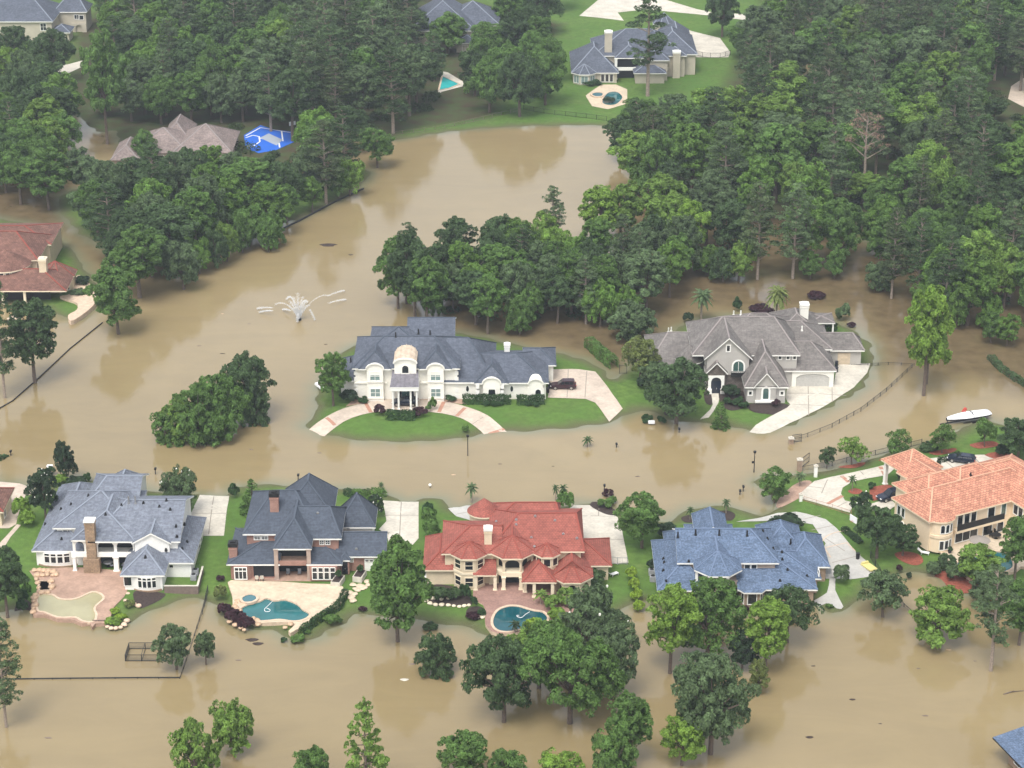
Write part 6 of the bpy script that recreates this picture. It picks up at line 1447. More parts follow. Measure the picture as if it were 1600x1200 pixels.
def chair(p, rz, label, group, m='fabric'):
    e = empty('patio_chair', p, rz, label, 'chair', group)
    bm = bmesh.new(); bx(bm, -.26, .26, -.26, .26, .38, .46); obj('seat', bm, M[m], e); bm = bmesh.new(); bx(bm, -.26, .26, .22, .28, .46, 1.0); obj('backrest', bm, M[m], e)
    for sx in (-1, 1):
        for sy in (-1, 1): bm = bmesh.new(); bx(bm, sx*.22-.025, sx*.22+.025, sy*.22-.025, sy*.22+.025, 0, .38); obj('leg', bm, M['black'], e)
table_set(*ZP5(1250, 490), .96, 'dark round table on the cream pool terrace of the tan villa', r=.8)
p = G(*ZP5(1185, 470), .96)
for k, (dx, dy) in enumerate(((0, 0), (1.0, 1.0), (2.2, -.6))): chair(p+Vector((dx, dy, 0)), k*1.9, ('dark chair at the round table on the tan terrace, leftmost', 'dark chair behind the round table on the tan terrace', 'dark chair right of the round table on the tan terrace')[k], 'chairs at the tan terrace table', 'black')
p = G(*Z1(600, 765), .62); table_set(*Z1(615, 745), .62, 'round glass-topped table under the white house porch', 'ac', .75)
for k in range(3): chair(Vector((-62.9+k*.9, -74.6+.5*(k % 2), .6)), 2+k, ('grey chair under the white house porch, left one', 'grey chair under the white house porch, middle one', 'grey chair under the white house porch, right one')[k], 'chairs under the white house porch')
for k, x in enumerate((-35.0, -33.2)): chair(Vector((x, -77.0, .55)), 0, ('grey porch chair of the brick house, left one', 'grey porch chair of the brick house, right one')[k], 'porch chairs of the brick house')
for k, x in enumerate((-39.6, -38.8)): chair(Vector((x, -79.2, .72)), math.pi, ('pale stool at the brick house outdoor kitchen, left', 'pale stool at the brick house outdoor kitchen, right')[k], 'stools at the outdoor kitchen', 'concrete')
def lounger(px, py, rz, label, z=None):
    p = on(px, py); p.z = (gh(p.x, p.y)+.05) if z is None else z; e = empty('garden_lounger', p, rz, label, 'lounger'); bm = bmesh.new(); bx(bm, -.33, .33, -.9, .35, .3, .38); obj('seat', bm, M['line'], e); bm = bmesh.new(); bar(bm, (0, .35, .36), (0, 1.0, .85), .66, .06); obj('backrest', bm, M['line'], e)
    for sx in (-.28, .28):
        for sy in (-.8, .3): bm = bmesh.new(); bx(bm, sx-.03, sx+.03, sy-.03, sy+.03, 0, .3); obj('leg', bm, M['line'], e)
lounger(669, 909, .4, 'white lounger on the dirt strip left of the red-tiled house'); lounger(1443, 866, 1.2, 'white slatted bench in the red mulch at the tan villa corner'); lounger(958, 900, 2.2, 'white lounger stacked near the red-tiled house right corner')
# planter boxes by the brick house
for q, lab in (((528, 912), 'white stone planter box with a bush, left of two by the steps'), ((562, 904), 'white stone planter box with a bush, right of two by the steps')):
    p = on(*q); p.z = .4; e = empty('planter_box', p, -.25, lab, 'planter', 'planter boxes by the steps'); bm = bmesh.new(); bx(bm, -.75, .75, -1.3, 1.3, 0, 1.0); obj('box', bm, M['concrete'], e); bm = bmesh.new(); bx(bm, -.6, .6, -1.15, 1.15, 1.001, 1.04); obj('soil', bm, M['mulch'], e)
    o_ = bpy.data.objects.new('bush', SHRUB[0]); C.objects.link(o_); o_.parent = e; o_.location = (0, .3, 1.0); o_.scale = (.6, .7, .75); o_.color = (*HD, 1)
# potted plants on the tan terrace
for q, lab in ((ZP5(795, 485), 'round potted bush on the tan terrace, left of two'), (ZP5(1032, 395), 'round potted bush on the tan terrace, right of two'), (ZP5(670, 672), 'small potted bush by the long clipped hedge on the tan terrace')):
    p = G(*q, .96); e = empty('potted_plant', p, 0, lab, 'potted plant', 'potted plants of the tan terrace'); bm = bmesh.new(); tube(bm, [(0, 0, 0), (0, 0, .5)], [.22, .33], 10); obj('pot', bm, M['black'], e); o_ = bpy.data.objects.new('bush', BALL[0]); C.objects.link(o_); o_.parent = e; o_.location = (0, 0, .4); o_.scale = (.5, .5, .42); o_.color = (*HD, 1)
# canopy umbrella beside the tan villa pool
p = G(*ZP5(1035, 640), .96); e = empty('garden_parasol', p, 0, 'grey-brown parasol beside the tan villa pool', 'parasol'); bm = bmesh.new(); tube(bm, [(0, 0, 0), (0, 0, 2.3)], .05, 8); obj('pole', bm, M['black'], e); bm = bmesh.new(); bmesh.ops.create_cone(bm, cap_ends=True, segments=10, radius1=1.75, radius2=.05, depth=.5, matrix=Matrix.Translation((0, 0, 2.1))); obj('canopy', bm, M['tub'], e)
# wooden bridge and steps by the green pool
p = G(*ZP1(575, 480), 0); bm = bmesh.new()
for zz in (.35, .75): bar(bm, (-.9, 0, zz), (.9, 0, zz), .08, .1)
for xx in (-.9, 0, .9): bar(bm, (xx, 0, -.6), (xx, 0, .85), .1, .1)
tag(obj('dock_railing', bm, M['woodfence'], loc=p), 'short brown railing at the water end of the brown patio', 'railing')
# basketball hoop and yellow ramp
p = on(1339, 838); p.z = gh(p.x, p.y); e = empty('basketball_hoop', p, math.radians(-60), 'black basketball hoop with a white board beside the grey court drive', 'basketball hoop'); bm = bmesh.new(); tube(bm, [(0, 0, 0), (0, 0, 2.8), (0, -.9, 3.3)], .08, 8); obj('pole', bm, M['black'], e); bm = bmesh.new(); bx(bm, -.9, .9, -1.0, -.93, 2.8, 3.9); obj('backboard', bm, M['line'], e)
bm = bmesh.new(); bmesh.ops.create_circle(bm, segments=12, radius=.23, matrix=Matrix.Translation((0, -1.25, 3.0))); pts = [v.co.copy() for v in bm.verts]; bm.free(); bm = bmesh.new(); tube(bm, pts+[pts[0]], .02, 5, cap=False); obj('rim', bm, M['redpaint'], e)
A = on(1345, 884); bm = bmesh.new(); bx(bm, -.7, .7, -1.3, 1.3, 0, .22); bx(bm, -.6, .6, .9, 1.25, .22, .5); tag(obj('kayak_rack', bm, M['yellow'], loc=Vector((A.x+1.2, A.y-.6, gh(A.x, A.y)+.06))), 'flat yellow plastic platform at the edge of the grey court drive', 'platform'); bpy.data.objects['kayak_rack'].rotation_euler.z = math.radians(28)
bpy.data.objects['kayak_rack'].name = 'swim_platform'
bm = bmesh.new(); bx(bm, -.6, .6, -.25, .25, 0, .6); bmesh.ops.bevel(bm, geom=bm.edges[:], offset=.08, segments=2, affect='EDGES'); tag(obj('utility_box', bm, M['line'], loc=G(1018, 662, .25)), 'white utility box among dark shrubs at the water before the grey house', 'box')
p = on(78, 733); bm = bmesh.new(); bx(bm, -.5, .5, -.4, .4, 0, .7); tag(obj('utility_box', bm, M['line'], loc=p), 'white utility box ringed by a clipped hedge behind the white house', 'box')
p = on(500, 608); e = empty('water_scooter', p, .9, 'small white personal watercraft tipped at the left shore of the villa', 'watercraft'); bm = bmesh.new(); bar(bm, (-.2, -1.1, .4), (.1, 1.0, .9), .8, .4); obj('hull', bm, M['line'], e); bm = bmesh.new(); bar(bm, (-.1, -.6, .7), (0, .3, .95), .4, .3); obj('seat', bm, M['wood'], e)
p = on(455, 213); e = empty('basketball_hoop', p, .6, 'black hoop post at the right edge of the blue court', 'basketball hoop'); bm = bmesh.new(); tube(bm, [(0, 0, 0), (0, 0, 3.2), (0, -.8, 3.6)], .12, 8); obj('pole', bm, M['black'], e); bm = bmesh.new(); bx(bm, -.9, .9, -.9, -.82, 3.1, 4.1); obj('backboard', bm, M['line'], e)
# ------------------------------------------------------------------ trees and shrubs one can point to
T = tree
# foreground, standing in the flood
T('pine', 10, 1136, 968, 66, GG, 'pine_tree', 'slim pine with a bare lower trunk at the left edge of the foreground water', rz=1)
T('low', 308, 1232, 1130, 82, LG, 'broadleaf_tree', 'bright bushy tree at the bottom edge, left one of a pair in the water')
T('low', 366, 1180, 1097, 72, LG, 'broadleaf_tree', 'bright bushy tree near the bottom edge, right one of a pair in the water')
T('broad', 488, 1240, 1162, 62, MG, 'broadleaf_tree', 'round tree cut by the bottom edge left of the conical cypress')
T('conifer', 573, 1252, 1090, 92, LG, 'cypress_tree', 'pale conical cypress rising from the bottom edge of the photo')
T('broad', 276, 1046, 974, 60, GG, 'oak_tree', 'grey-green oak standing in the water beside the wire dog run')
T('broad', 322, 1038, 981, 38, GG, 'oak_tree', 'small slim dark oak right of the grey-green oak by the dog run')
T('low', 683, 1052, 991, 66, DP, 'oak_tree', 'low dark oak alone in the water below the big oak by the brick house', dz=-1)
T('broad', 787, 1128, 985, 118, DP, 'oak_tree', 'dark ragged oak standing in the water at the left of the middle cluster', var=1)
T('grand', 890, 1130, 972, 150, MG, 'oak_tree', 'largest spreading oak of the cluster below the red pool', var=0)
T('broad', 842, 1075, 962, 100, LG, 'oak_tree', 'dense green oak between the ragged oak and the largest spreading oak', var=2)
T('broad', 955, 1092, 968, 92, GG, 'oak_tree', 'oak at the right shoulder of the largest spreading oak', var=3)
T('low', 915, 1025, 918, 105, GG, 'magnolia_tree', 'grey-leaved magnolia at the right end of the red house pool', flowers=14)
T('low', 960, 1010, 955, 70, GG, 'magnolia_tree', 'smaller grey magnolia by the lawn strip right of the red house', flowers=10)
T('broad', 985, 1195, 1072, 72, MG, 'broadleaf_tree', 'soft mid-green tree standing between the two big clusters in the water')
T('low', 960, 1225, 1140, 78, MG, 'broadleaf_tree', 'tree at the bottom edge just below the soft mid-green tree')
T('tall', 1047, 1052, 903, 82, BG, 'ash_tree', 'tall yellow-green tree with a pale trunk left of the blue roof trees')
T('broad', 1105, 1026, 902, 120, MG, 'oak_tree', 'dense dark feathery tree hiding the front of the blue-roofed house', var=0)
T('grand', 1110, 1178, 1012, 142, GG, 'oak_tree', 'large domed oak standing in the water below the blue-roofed house', var=1)
T('broad', 1066, 1196, 1112, 76, BG, 'broadleaf_tree', 'yellow-green small tree at the lower left of the large domed oak')
T('broad', 1083, 1108, 1036, 48, YG, 'broadleaf_tree', 'bright yellow-green sprig tree in the left face of the large domed oak')
T('tall', 1196, 1050, 930, 76, BG, 'broadleaf_tree', 'bright green upright tree in front of the bay of the blue-roofed house')
T('umbrella', 1231, 1004, 922, 92, DP, 'oak_tree', 'dark flat-crowned oak at the shore right of the bright upright tree', var=1)
T('broad', 1160, 1046, 985, 52, DK, 'broadleaf_tree', 'small very dark tree under the bright upright tree')
T('broad', 1184, 1086, 1030, 34, OL, 'sapling', 'thin half-bare sapling standing in the water right of the large domed oak')
T('umbrella', 1379, 964, 898, 86, GG, 'oak_tree', 'neat dark oak with a short trunk at the shore below the blue-roofed house drive', var=0)
T('low', 1462, 1002, 922, 104, LG, 'elm_tree', 'light green leaning tree in the water below the red mulch bed')
T('thinpine', 1548, 1048, 886, 78, GG, 'pine_tree', 'sparse pine with a pale trunk in the water near the right edge')
T('broad', 1592, 1008, 905, 66, MG, 'broadleaf_tree', 'dense tree at the right edge behind the sparse pine')
T('broad', 1530, 915, 853, 72, LG, 'broadleaf_tree', 'small leafy tree overhanging the tan villa pool')
T('broad', 1585, 905, 800, 60, MG, 'broadleaf_tree', 'tall leafy tree at the right edge beside the tan terrace column')
T('broad', 1545, 950, 890, 70, GG, 'broadleaf_tree', 'greyish tree rising below the tan villa pool')
T('broad', 725, 1216, 1140, 86, MG, 'broadleaf_tree', 'rounded tree at the bottom edge below the ragged oak, left of three')
T('low', 795, 1228, 1172, 70, MG, 'broadleaf_tree', 'rounded treetop at the bottom edge, middle of three')
T('low', 878, 1232, 1178, 84, BG, 'broadleaf_tree', 'bright rounded treetop at the bottom edge, right of three')
# round the houses
T('broad', 1370, 872, 785, 76, DP, 'oak_tree', 'dark full oak against the side wall of the tan villa', var=2)
T('broad', 1410, 868, 820, 52, DP, 'oak_tree', 'smaller dark oak tucked against the tan villa front corner', var=3)
T('myrtle', 1346, 806, 768, 34, DK, 'magnolia_tree', 'small dark magnolia at the drive edge behind the oak of the tan villa', flowers=8)
T('broad', 1003, 856, 770, 76, MG, 'oak_tree', 'round full oak behind the right drive of the red-tiled house', var=1)
T('low', 622, 1002, 838, 98, MG, 'oak_tree', 'large dense oak between the brick house and the red-tiled house', dz=-2.5)
T('low', 72, 818, 728, 50, DK, 'magnolia_tree', 'dark magnolia with white blossom behind the left corner of the white house', flowers=24)
T('low', 105, 752, 689, 38, DK, 'magnolia_tree', 'narrow dark tree at the street shore behind the white house')
T('low', 285, 804, 730, 58, GG, 'magnolia_tree', 'blossoming magnolia at the right rear corner of the white house', flowers=34)
T('myrtle', 587, 808, 772, 28, DK, 'magnolia_tree', 'small blossoming magnolia at the right rear of the brick house', flowers=12)
T('broad', 12, 965, 850, 70, DP, 'oak_tree', 'dark tree at the left edge beside the mulch bed of the green pool')
T('conifer', 395, 800, 748, 44, MG, 'cedar_tree', 'feathery cedar at the left rear of the brick house')
T('low', 392, 655, 543, 84, DP, 'oak_tree', 'dark oak at the top right of the drowned island of trees', dz=-1)
T('low', 350, 672, 575, 88, MG, 'oak_tree', 'full green oak in the middle of the drowned island of trees', dz=-1)
T('low', 310, 690, 600, 80, MG, 'oak_tree', 'green tree on the near side of the drowned island of trees', dz=-1.5)
T('low', 288, 688, 622, 66, LG, 'oak_tree', 'lighter green bushy tree just left of the middle of the drowned island', dz=-1.5)
T('low', 265, 690, 638, 62, MG, 'willow_tree', 'low spreading tree at the left tip of the drowned island of trees', dz=-1.5)
T('low', 338, 690, 634, 70, MG, 'oak_tree', 'low dense tree at the waterline of the drowned island of trees', dz=-1.5)
T('low', 395, 660, 600, 60, DP, 'oak_tree', 'low dark tree at the right waterline of the drowned island of trees', dz=-1.5)
T('broad', 521, 634, 549, 52, MG, 'oak_tree', 'oak hiding the left wing of the white villa')
T('broad', 1057, 662, 566, 96, DP, 'oak_tree', 'dark broad oak in front of the left wing of the grey house', var=3)
T('broad', 1000, 598, 528, 58, OL, 'elm_tree', 'olive light tree left of the grey house')
T('broad', 1025, 622, 560, 52, GG, 'oak_tree', 'grey-green small tree between the olive tree and the dark broad oak')
T('conifer', 1126, 668, 626, 30, MG, 'juniper_tree', 'tiered small juniper on the lawn by the grey house walk')
T('tall', 1443, 618, 433, 76, BG, 'vine_covered_tree', 'tall bright vine-covered trunk standing alone in the flood')
T('tall', 1447, 600, 480, 62, LG, 'vine_covered_tree', 'lower vine-covered trunk against the tall vine-covered trunk')
T('myrtle', 1331, 726, 682, 46, LG, 'crepe_myrtle', 'round clipped tree in red mulch behind the tan villa, leftmost of four')
T('myrtle', 1403, 718, 671, 38, MG, 'crepe_myrtle', 'round clipped tree behind the cypress of the tan villa, second of four')
T('myrtle', 1472, 708, 664, 42, MG, 'crepe_myrtle', 'round clipped tree below the boat, third of four behind the tan villa')
T('myrtle', 1538, 698, 650, 36, MG, 'crepe_myrtle', 'round clipped tree right of the boat, fourth of four behind the tan villa')
T('broad', 1590, 716, 652, 70, DP, 'oak_tree', 'dark tree at the right edge behind the terracotta roofs')
T('myrtle', 1292, 732, 696, 28, DP, 'crepe_myrtle', 'small dark tree beside the shore gate pier')
T('myrtle', 1210, 785, 732, 56, MG, 'crepe_myrtle', 'round tree on the mud by the tan villa gate')
T('low', 185, 522, 408, 76, MG, 'oak_tree', 'full tree at the pond edge right of the stone terrace', dz=-2)
T('tall', 55, 598, 460, 82, DP, 'pine_tree', 'dark tree on a bare trunk in the water below the clay-tiled house')
T('pine', 8, 622, 442, 60, DP, 'pine_tree', 'tall pine on bare twin trunks at the left edge below the clay-tiled house')
T('low', 287, 452, 372, 76, GG, 'oak_tree', 'low grey-green tree leaning over the pond edge below the left wood')
T('broad', 590, 262, 195, 56, MG, 'broadleaf_tree', 'small bright tree leaning over the far left bend of the pond')
T('thinpine', 1012, 150, -8, 76, DP, 'pine_tree', 'lone tall pine standing in front of the far slate-roofed house', var=0)
T('broad', 1128, 58, -30, 58, DP, 'oak_tree', 'dark round tree on a trunk on the far lawn by the pale drive')
T('low', 985, 532, 476, 84, GG, 'willow_tree', 'low rounded grey-green tree at the wood edge above the clipped hedge')
T('broad', 700, 84, 22, 66, MG, 'broadleaf_tree', 'rounded tree hiding the wall of the plain-roofed house at the top')
T('broad', 655, 70, 12, 60, DP, 'broadleaf_tree', 'dark tree at the left corner of the plain-roofed house at the top')
T('broad', 765, 92, 30, 70, MG, 'broadleaf_tree', 'tree at the right corner of the plain-roofed house at the top')
T('broad', 20, 125, 38, 76, DP, 'oak_tree', 'dark tree hiding the left of the beige corner house')
T('broad', 80, 130, 42, 74, DP, 'oak_tree', 'dark tree hiding the middle of the beige corner house')
T('tall', 168, 225, 42, 62, MG, 'broadleaf_tree', 'tall pale-topped tree between the flooded drive and the beige corner house')
for x_, y_, t_, w_, lab in ((165,182,112,56,'leafy tree on the bank above the flooded drive, leftmost of a row'),(206,190,118,60,'leafy tree on the bank above the brown roofs, second of a row'),(252,194,112,62,'leafy tree on the bank above the brown roofs, third of a row'),(300,193,106,60,'leafy tree on the bank above the brown roofs, fourth of a row'),(346,192,112,58,'leafy tree on the bank above the brown roofs, fifth of a row'),(380,190,104,56,'leafy tree on the bank above the blue court, last of a row'),(226,262,205,44,'small tree in the gap between the two brown roofs'),(1190,104,2,72,'leafy tree at the edge of the right wood below the far drive'),(1160,92,28,56,'rounded tree in front of the far drive beside the right wood'),(1225,60,-30,70,'tall tree where the far drive meets the right wood'),(1570,118,40,70,'tree above the far pink drive'),(1480,120,30,74,'tree in the upper right wood left of the far pink drive')):
    T('tall' if y_-t_ > 85 else 'broad', x_, y_, t_, w_, random.choice((DP, MG, MG, GG)), 'broadleaf_tree', lab)
for k_, x_, y_, t_, w_, c_, lab in (('low',622,482,362,64,MG,'bushy tree at the left tip of the middle wood, farthest left'),('broad',648,500,352,72,DP,'rounded dark tree at the left end of the middle wood above the villa roof'),('low',668,508,392,66,MG,'bushy tree at the left end of the middle wood nearest the villa roof'),('broad',640,470,362,60,GG,'grey-green tree at the pond side of the left end of the middle wood'),
        ('broad',765,176,84,72,MG,'rounded tree on the far bank right of the turquoise pool, leftmost'),('broad',812,182,78,76,DP,'dark rounded tree on the far bank between the turquoise pool and the far house'),('broad',852,164,60,70,MG,'rounded tree on the far bank just left of the far house lawn'),('broad',742,150,70,58,DP,'dark tree on the far bank close behind the turquoise pool')):
    T(k_, x_, y_, t_, w_, c_, 'broadleaf_tree', lab, dz=-.8 if y_ > 400 else 0)
# the dead pine
p = on(1346, 318); h = height_for(p, 180); rgd = random.Random(3); e = empty('dead_pine', p, 0, 'dead rust-brown pine with bare limbs in the right wood', 'tree')
bm = bmesh.new(); tube(bm, [(0, 0, -1), (.3, 0, h*.4), (.1, 0, h*.8), (.2, 0, h)], [.4, .3, .18, .05], 7)
tips = []
for i in range(16):
    z = h*(.5+.48*i/16); a = i*2.4; L_ = 5.2*(1-.55*i/16); q = Vector((L_*math.cos(a), L_*math.sin(a), z+L_*.6)); tube(bm, [(.15, 0, z), q*.5+Vector((0, 0, z*.5)), q], [.12, .08, .03], 5); tips.append(q)
obj('trunk', bm, M['palebark'], e); rng = np.random.default_rng(9)
P, N = lobes_leaves([((t.x*.85, t.y*.85, t.z), (1.5, 1.5, 1.1)) for t in tips], 1500, rng, inner=.6); o_ = obj('crown', leafmesh('dead_crown', P, N, .24, rng), [], e); o_.color = (.33, .225, .17, 1)
# palms
for a in ((1096, 500, 452, 36, 'palm', 'pale fan palm behind the left roof of the grey house', GG, 1), (1213, 500, 446, 40, 'palm', 'larger pale fan palm behind the ridge of the grey house', OL, 1), (1331, 768, 743, 16, 'smallpalm', 'small palm in a ring of red mulch on the tan villa drive', DP, 0), (737, 785, 755, 22, 'smallpalm', 'cluster palm in the water by the red turret', GG, 0), (868, 782, 757, 14, 'smallpalm', 'small drowned palm behind the red roof, left of two', DP, 0), (880, 788, 756, 16, 'smallpalm', 'small drowned palm behind the red roof, right of two', DP, 0), (918, 698, 682, 18, 'smallpalm', 'palm head barely above the water in the street before the villa', DP, 0), (596, 770, 753, 12, 'smallpalm', 'little drowned palm at the end of the hedge behind the brick house', GG, 0), (1078, 812, 792, 14, 'smallpalm', 'small palm in the dark bed left of the blue back gable', DP, 0), (1134, 802, 780, 16, 'smallpalm', 'small palm in the dark bed right of the blue back gable', DP, 0), (845, 945, 922, 24, 'smallpalm', 'bushy palm at the far rim of the red house pool', LG, 0), (805, 992, 970, 22, 'smallpalm', 'thin palm at the near rim of the red house pool', DK, 0), (1250, 760, 738, 22, 'smallpalm', 'palm beside the white lamp pier of the tan villa', GG, 0)):
    T(a[4], a[0], a[1], a[2], a[3], a[6], 'palm_tree', a[5], 'fan palms' if a[4] == 'palm' else 'small palms', var=None, cat='palm')
for a in ((1404, 748, 712, 9, 'thin dark Italian cypress before the terracotta gatehouse roof'), (1466, 733, 713, 8, 'thin dark Italian cypress behind the terracotta gatehouse roof')): T('cypress', a[0], a[1], a[2], a[3], DK, 'cypress_tree', a[4])
# shrubs, hedges, clipped balls
SH = [
 (36,812,30,44,BG,'bright round bush beside the pinkish drive, upper of two'),(42,822,30,30,BG,'bright round bush beside the pinkish drive, lower of two'),(96,756,26,20,BG,'bright shrub at the feet of the narrow dark tree'),(118,762,34,24,DK,'dark shrub behind the left roof corner of the white house'),(136,752,14,17,HD,'small dark ball bush behind the white house roof'),
 (78,742,24,20,HD,'clipped bush ringing the white utility box'),(366,778,17,26,HD,'tall clipped dark bush at the shore left of the brick house'),(180,960,16,14,YG,'yellow-green shrub in the planted corner by the green pool, rear'),(190,968,18,14,YG,'yellow-green shrub in the planted corner by the green pool, middle'),(176,976,26,16,BG,'bright low shrub in the planted corner by the green pool, front'),(202,948,18,14,OL,'olive shrub beside the dark mulch below the bay'),
 (38,945,18,30,HD,'dark upright bush at the left rim of the green pool, upper'),(36,958,18,28,HD,'dark upright bush at the left rim of the green pool, lower'),(42,930,16,24,MG,'green upright bush at the left rim of the green pool, top'),
 (346,938,22,30,OL,'olive bush at the left rim of the cream deck'),(345,908,14,12,PU,'small purple bush by the brick house left wall'),(352,960,26,24,PU,'purple bush on the wall left of the teal pool, upper'),(368,972,34,26,PU,'purple bush on the wall left of the teal pool, middle'),(384,982,28,24,PU,'purple bush on the wall left of the teal pool, lower'),
 (520,975,26,22,MG,'round green bush in the water right of the deck steps'),(466,1003,24,18,MG,'round green bush at the foot of the deck steps'),(444,1003,11,12,HD,'small dark ball bush at the foot of the deck steps'),(567,955,14,10,PU,'dark low bush on the lawn edge right of the steps'),(480,990,12,9,MG,'small green bush beside the hedge foot'),
 (668,802,18,22,HD,'dark pointed bush in the strip left of the red-tiled house, rear'),(670,822,26,36,MG,'green pointed bush in the strip left of the red-tiled house, middle'),(674,842,30,40,MG,'green pointed bush in the strip left of the red-tiled house, front'),
 (690,938,34,30,DP,'dark shrub mass before the left bay of the red-tiled house'),(712,935,24,22,DP,'dark shrub at the foot of the left bay'),(724,932,13,26,HD,'clipped cone left of the red paver terrace, left of three'),(731,938,13,28,HD,'clipped cone left of the red paver terrace, middle of three'),(740,950,13,24,HD,'clipped cone left of the red paver terrace, right of three'),(739,966,22,14,PU,'purple shrub at the edge of the red paver terrace'),(752,962,16,14,HD,'green shrub beside the purple shrub at the red paver terrace'),(672,982,24,16,DP,'dark shrub with pale rocks at the lawn corner left of the red pool'),
 (884,800,28,40,MG,'tall rounded green tree-shrub behind the right of the red roof'),(950,775,18,16,PU,'purple ball bush in the bed by the flooded drive'),(946,792,26,18,MG,'low green ball bush in the bed by the flooded drive'),(958,786,14,16,MG,'small green bush at the right of the bed by the flooded drive'),(922,940,20,24,HD,'round dark green bush at the right corner of the red loggia'),(926,915,40,34,DP,'dark shrub mass right of the red loggia'),(860,952,26,30,LG,'light leafy shrub at the right end of the red pool, left'),(885,945,34,34,LG,'light leafy shrub at the right end of the red pool, right'),(835,985,30,24,YG,'yellow-green shrub at the near right rim of the red pool'),(870,970,30,26,BG,'bright shrub over the right end of the red pool'),
 (1040,838,36,28,DK,'dark rounded bush at the left rear corner of the blue roof'),(1018,890,18,20,DK,'dark bush left of the blue roof side'),
 (1230,830,62,36,DK,'large dark clipped shrub with white blossom behind the blue roof'),(1314,912,28,38,GG,'small grey-green tree-shrub on the lawn right of the blue house'),(1296,950,12,10,MG,'small shrub in the brick bed by the path end'),(1160,955,20,14,PU,'purple shrub at the shore below the blue bay'),
 (594,648,20,20,PU,'dark purple ball bush left of the villa portico hedge'),(657,650,26,20,PU,'dark purple ball bush right of the villa portico hedge'),(566,629,20,13,HD,'clipped box bush under the left villa window'),(703,627,20,13,HD,'clipped box bush under the right villa window'),(545,628,30,24,DK,'dark shrub at the left corner of the villa'),(528,612,30,30,DK,'dark shrub under the oak at the villa left wing'),(677,640,12,22,MG,'green cone beside the villa portico, taller'),(669,644,10,16,MG,'green cone beside the villa portico, shorter'),(620,655,10,9,MG,'low ball bush before the portico hedge, left'),(632,656,10,9,MG,'low ball bush before the portico hedge, middle'),(727,676,12,14,MG,'round drowned tree top beside the street lamp'),
 (760,634,12,10,HD,'low round bush before the long villa hedge, left'),(772,635,12,10,HD,'low round bush before the long villa hedge, middle'),(782,634,10,9,HD,'low round bush before the long villa hedge, right'),(826,634,12,10,HD,'low round bush before the short villa hedge, left'),(838,635,12,10,HD,'low round bush before the short villa hedge, right'),
 (1136,632,14,14,HD,'round bush before the grey house windows, upper left'),(1148,634,14,13,HD,'round bush before the grey house windows, upper right'),(1142,620,30,24,DK,'dark shrub under the grey house balcony'),(1155,630,14,14,HD,'round bush before the grey house windows, right'),(1162,638,16,15,HD,'round bush left of the grey front gable corner'),(1213,636,16,16,PU,'purple ball bush before the grey front gable'),(1010,605,30,26,DK,'dark shrub below the olive light tree'),(1030,600,24,30,PU,'dark purple bush under the grey-green small tree'),(1011,660,18,20,HD,'dark clipped bush at the water by the white utility box, left'),(1033,662,16,18,HD,'dark clipped bush at the water by the white utility box, right'),
 (1152,486,14,26,HD,'clipped dark cone behind the grey ridge'),(1190,486,40,16,PU,'wide dark purple bush behind the grey ridge'),(1296,520,28,24,HD,'square clipped hedge bush behind the grey garage'),(1317,500,24,34,GG,'grey-green small tree-shrub in the flood behind the grey garage'),(1330,510,16,10,PU,'low dark mound in the flood behind the grey garage'),(1275,465,30,16,PU,'dark mound at the wood edge behind the grey house'),(1076,504,18,20,DK,'dark bush beside the left palm behind the grey house'),(984,528,30,18,DK,'dark low bush at the left wood edge by the hedge'),
 (1362,765,12,16,HD,'striped clipped bush in the red bed of the tan villa drive'),(1458,900,26,30,GG,'grey-green shrub in the red mulch bed below the tan pool, left'),(1478,890,30,32,DP,'dark round shrub in the red mulch bed below the tan pool, middle'),(1495,905,34,34,GG,'grey shrub in the red mulch bed below the tan pool, right'),(1512,900,26,26,DK,'dark shrub at the right of the red mulch bed'),(1205,752,18,14,DK,'dark low shrub behind the round tree by the gate'),(1450,704,30,18,DP,'dark low shrub along the thin fence behind the tan villa'),(1570,712,30,22,DK,'dark shrub in the red mulch at the right edge'),(1405,895,10,16,PU,'dark thin bush on the lawn below the tan villa, left'),(1420,905,9,16,DK,'dark thin bush on the lawn below the tan villa, right'),
 (130,448,22,22,DK,'dark shrub beside the octagon room of the clay-tiled house'),(122,462,24,16,GG,'grey shrub on the stone terrace'),(952,160,20,12,DK,'dark bush beside the small far pool'),(925,132,30,12,HD,'clipped dark bush before the far house bay'),
 (838,150,46,34,DP,'dark bush mass on the far bank left of the far house'),(990,170,20,0.1,DK,''),
]
for s in SH:
    if not s[5]: continue
    shrub(s[0], s[1], s[2], s[3], s[4], s[5], ball=('ball' in s[5] or 'clipped' in s[5] or 'cone' in s[5]))
# clipped row right of the red house: four bright shrubs
for k, q in enumerate(((986, 905), (990, 922), (994, 938), (998, 955))): shrub(q[0], q[1], 20, 24, YG, 'bright yellow-green shrub of the row right of the red-tiled house, %s' % ('farthest', 'second', 'third', 'nearest')[k], group='row of yellow-green shrubs')
hedge([(604,655),(648,656)], 1.3, 1.7, HD, 'clipped hedge in front of the white villa portico'); hedge([(724,630),(797,630)], 1.6, 1.5, HD, 'long clipped hedge under the low wing of the white villa'); hedge([(808,631),(850,630)], 1.5, 1.5, HD, 'short clipped hedge at the right end of the white villa')
hedge([(552,778),(602,774)], 1.6, 1.2, MG, 'curved clipped hedge at the street shore behind the brick house'); hedge([(540,772),(556,779)], 1.0, 1.0, HD, 'short hedge end behind the brick house roof'); hedge([(540,930),(530,950),(500,970),(470,992)], .9, 1.1, HD, 'curving clipped hedge down the right rim of the cream deck')
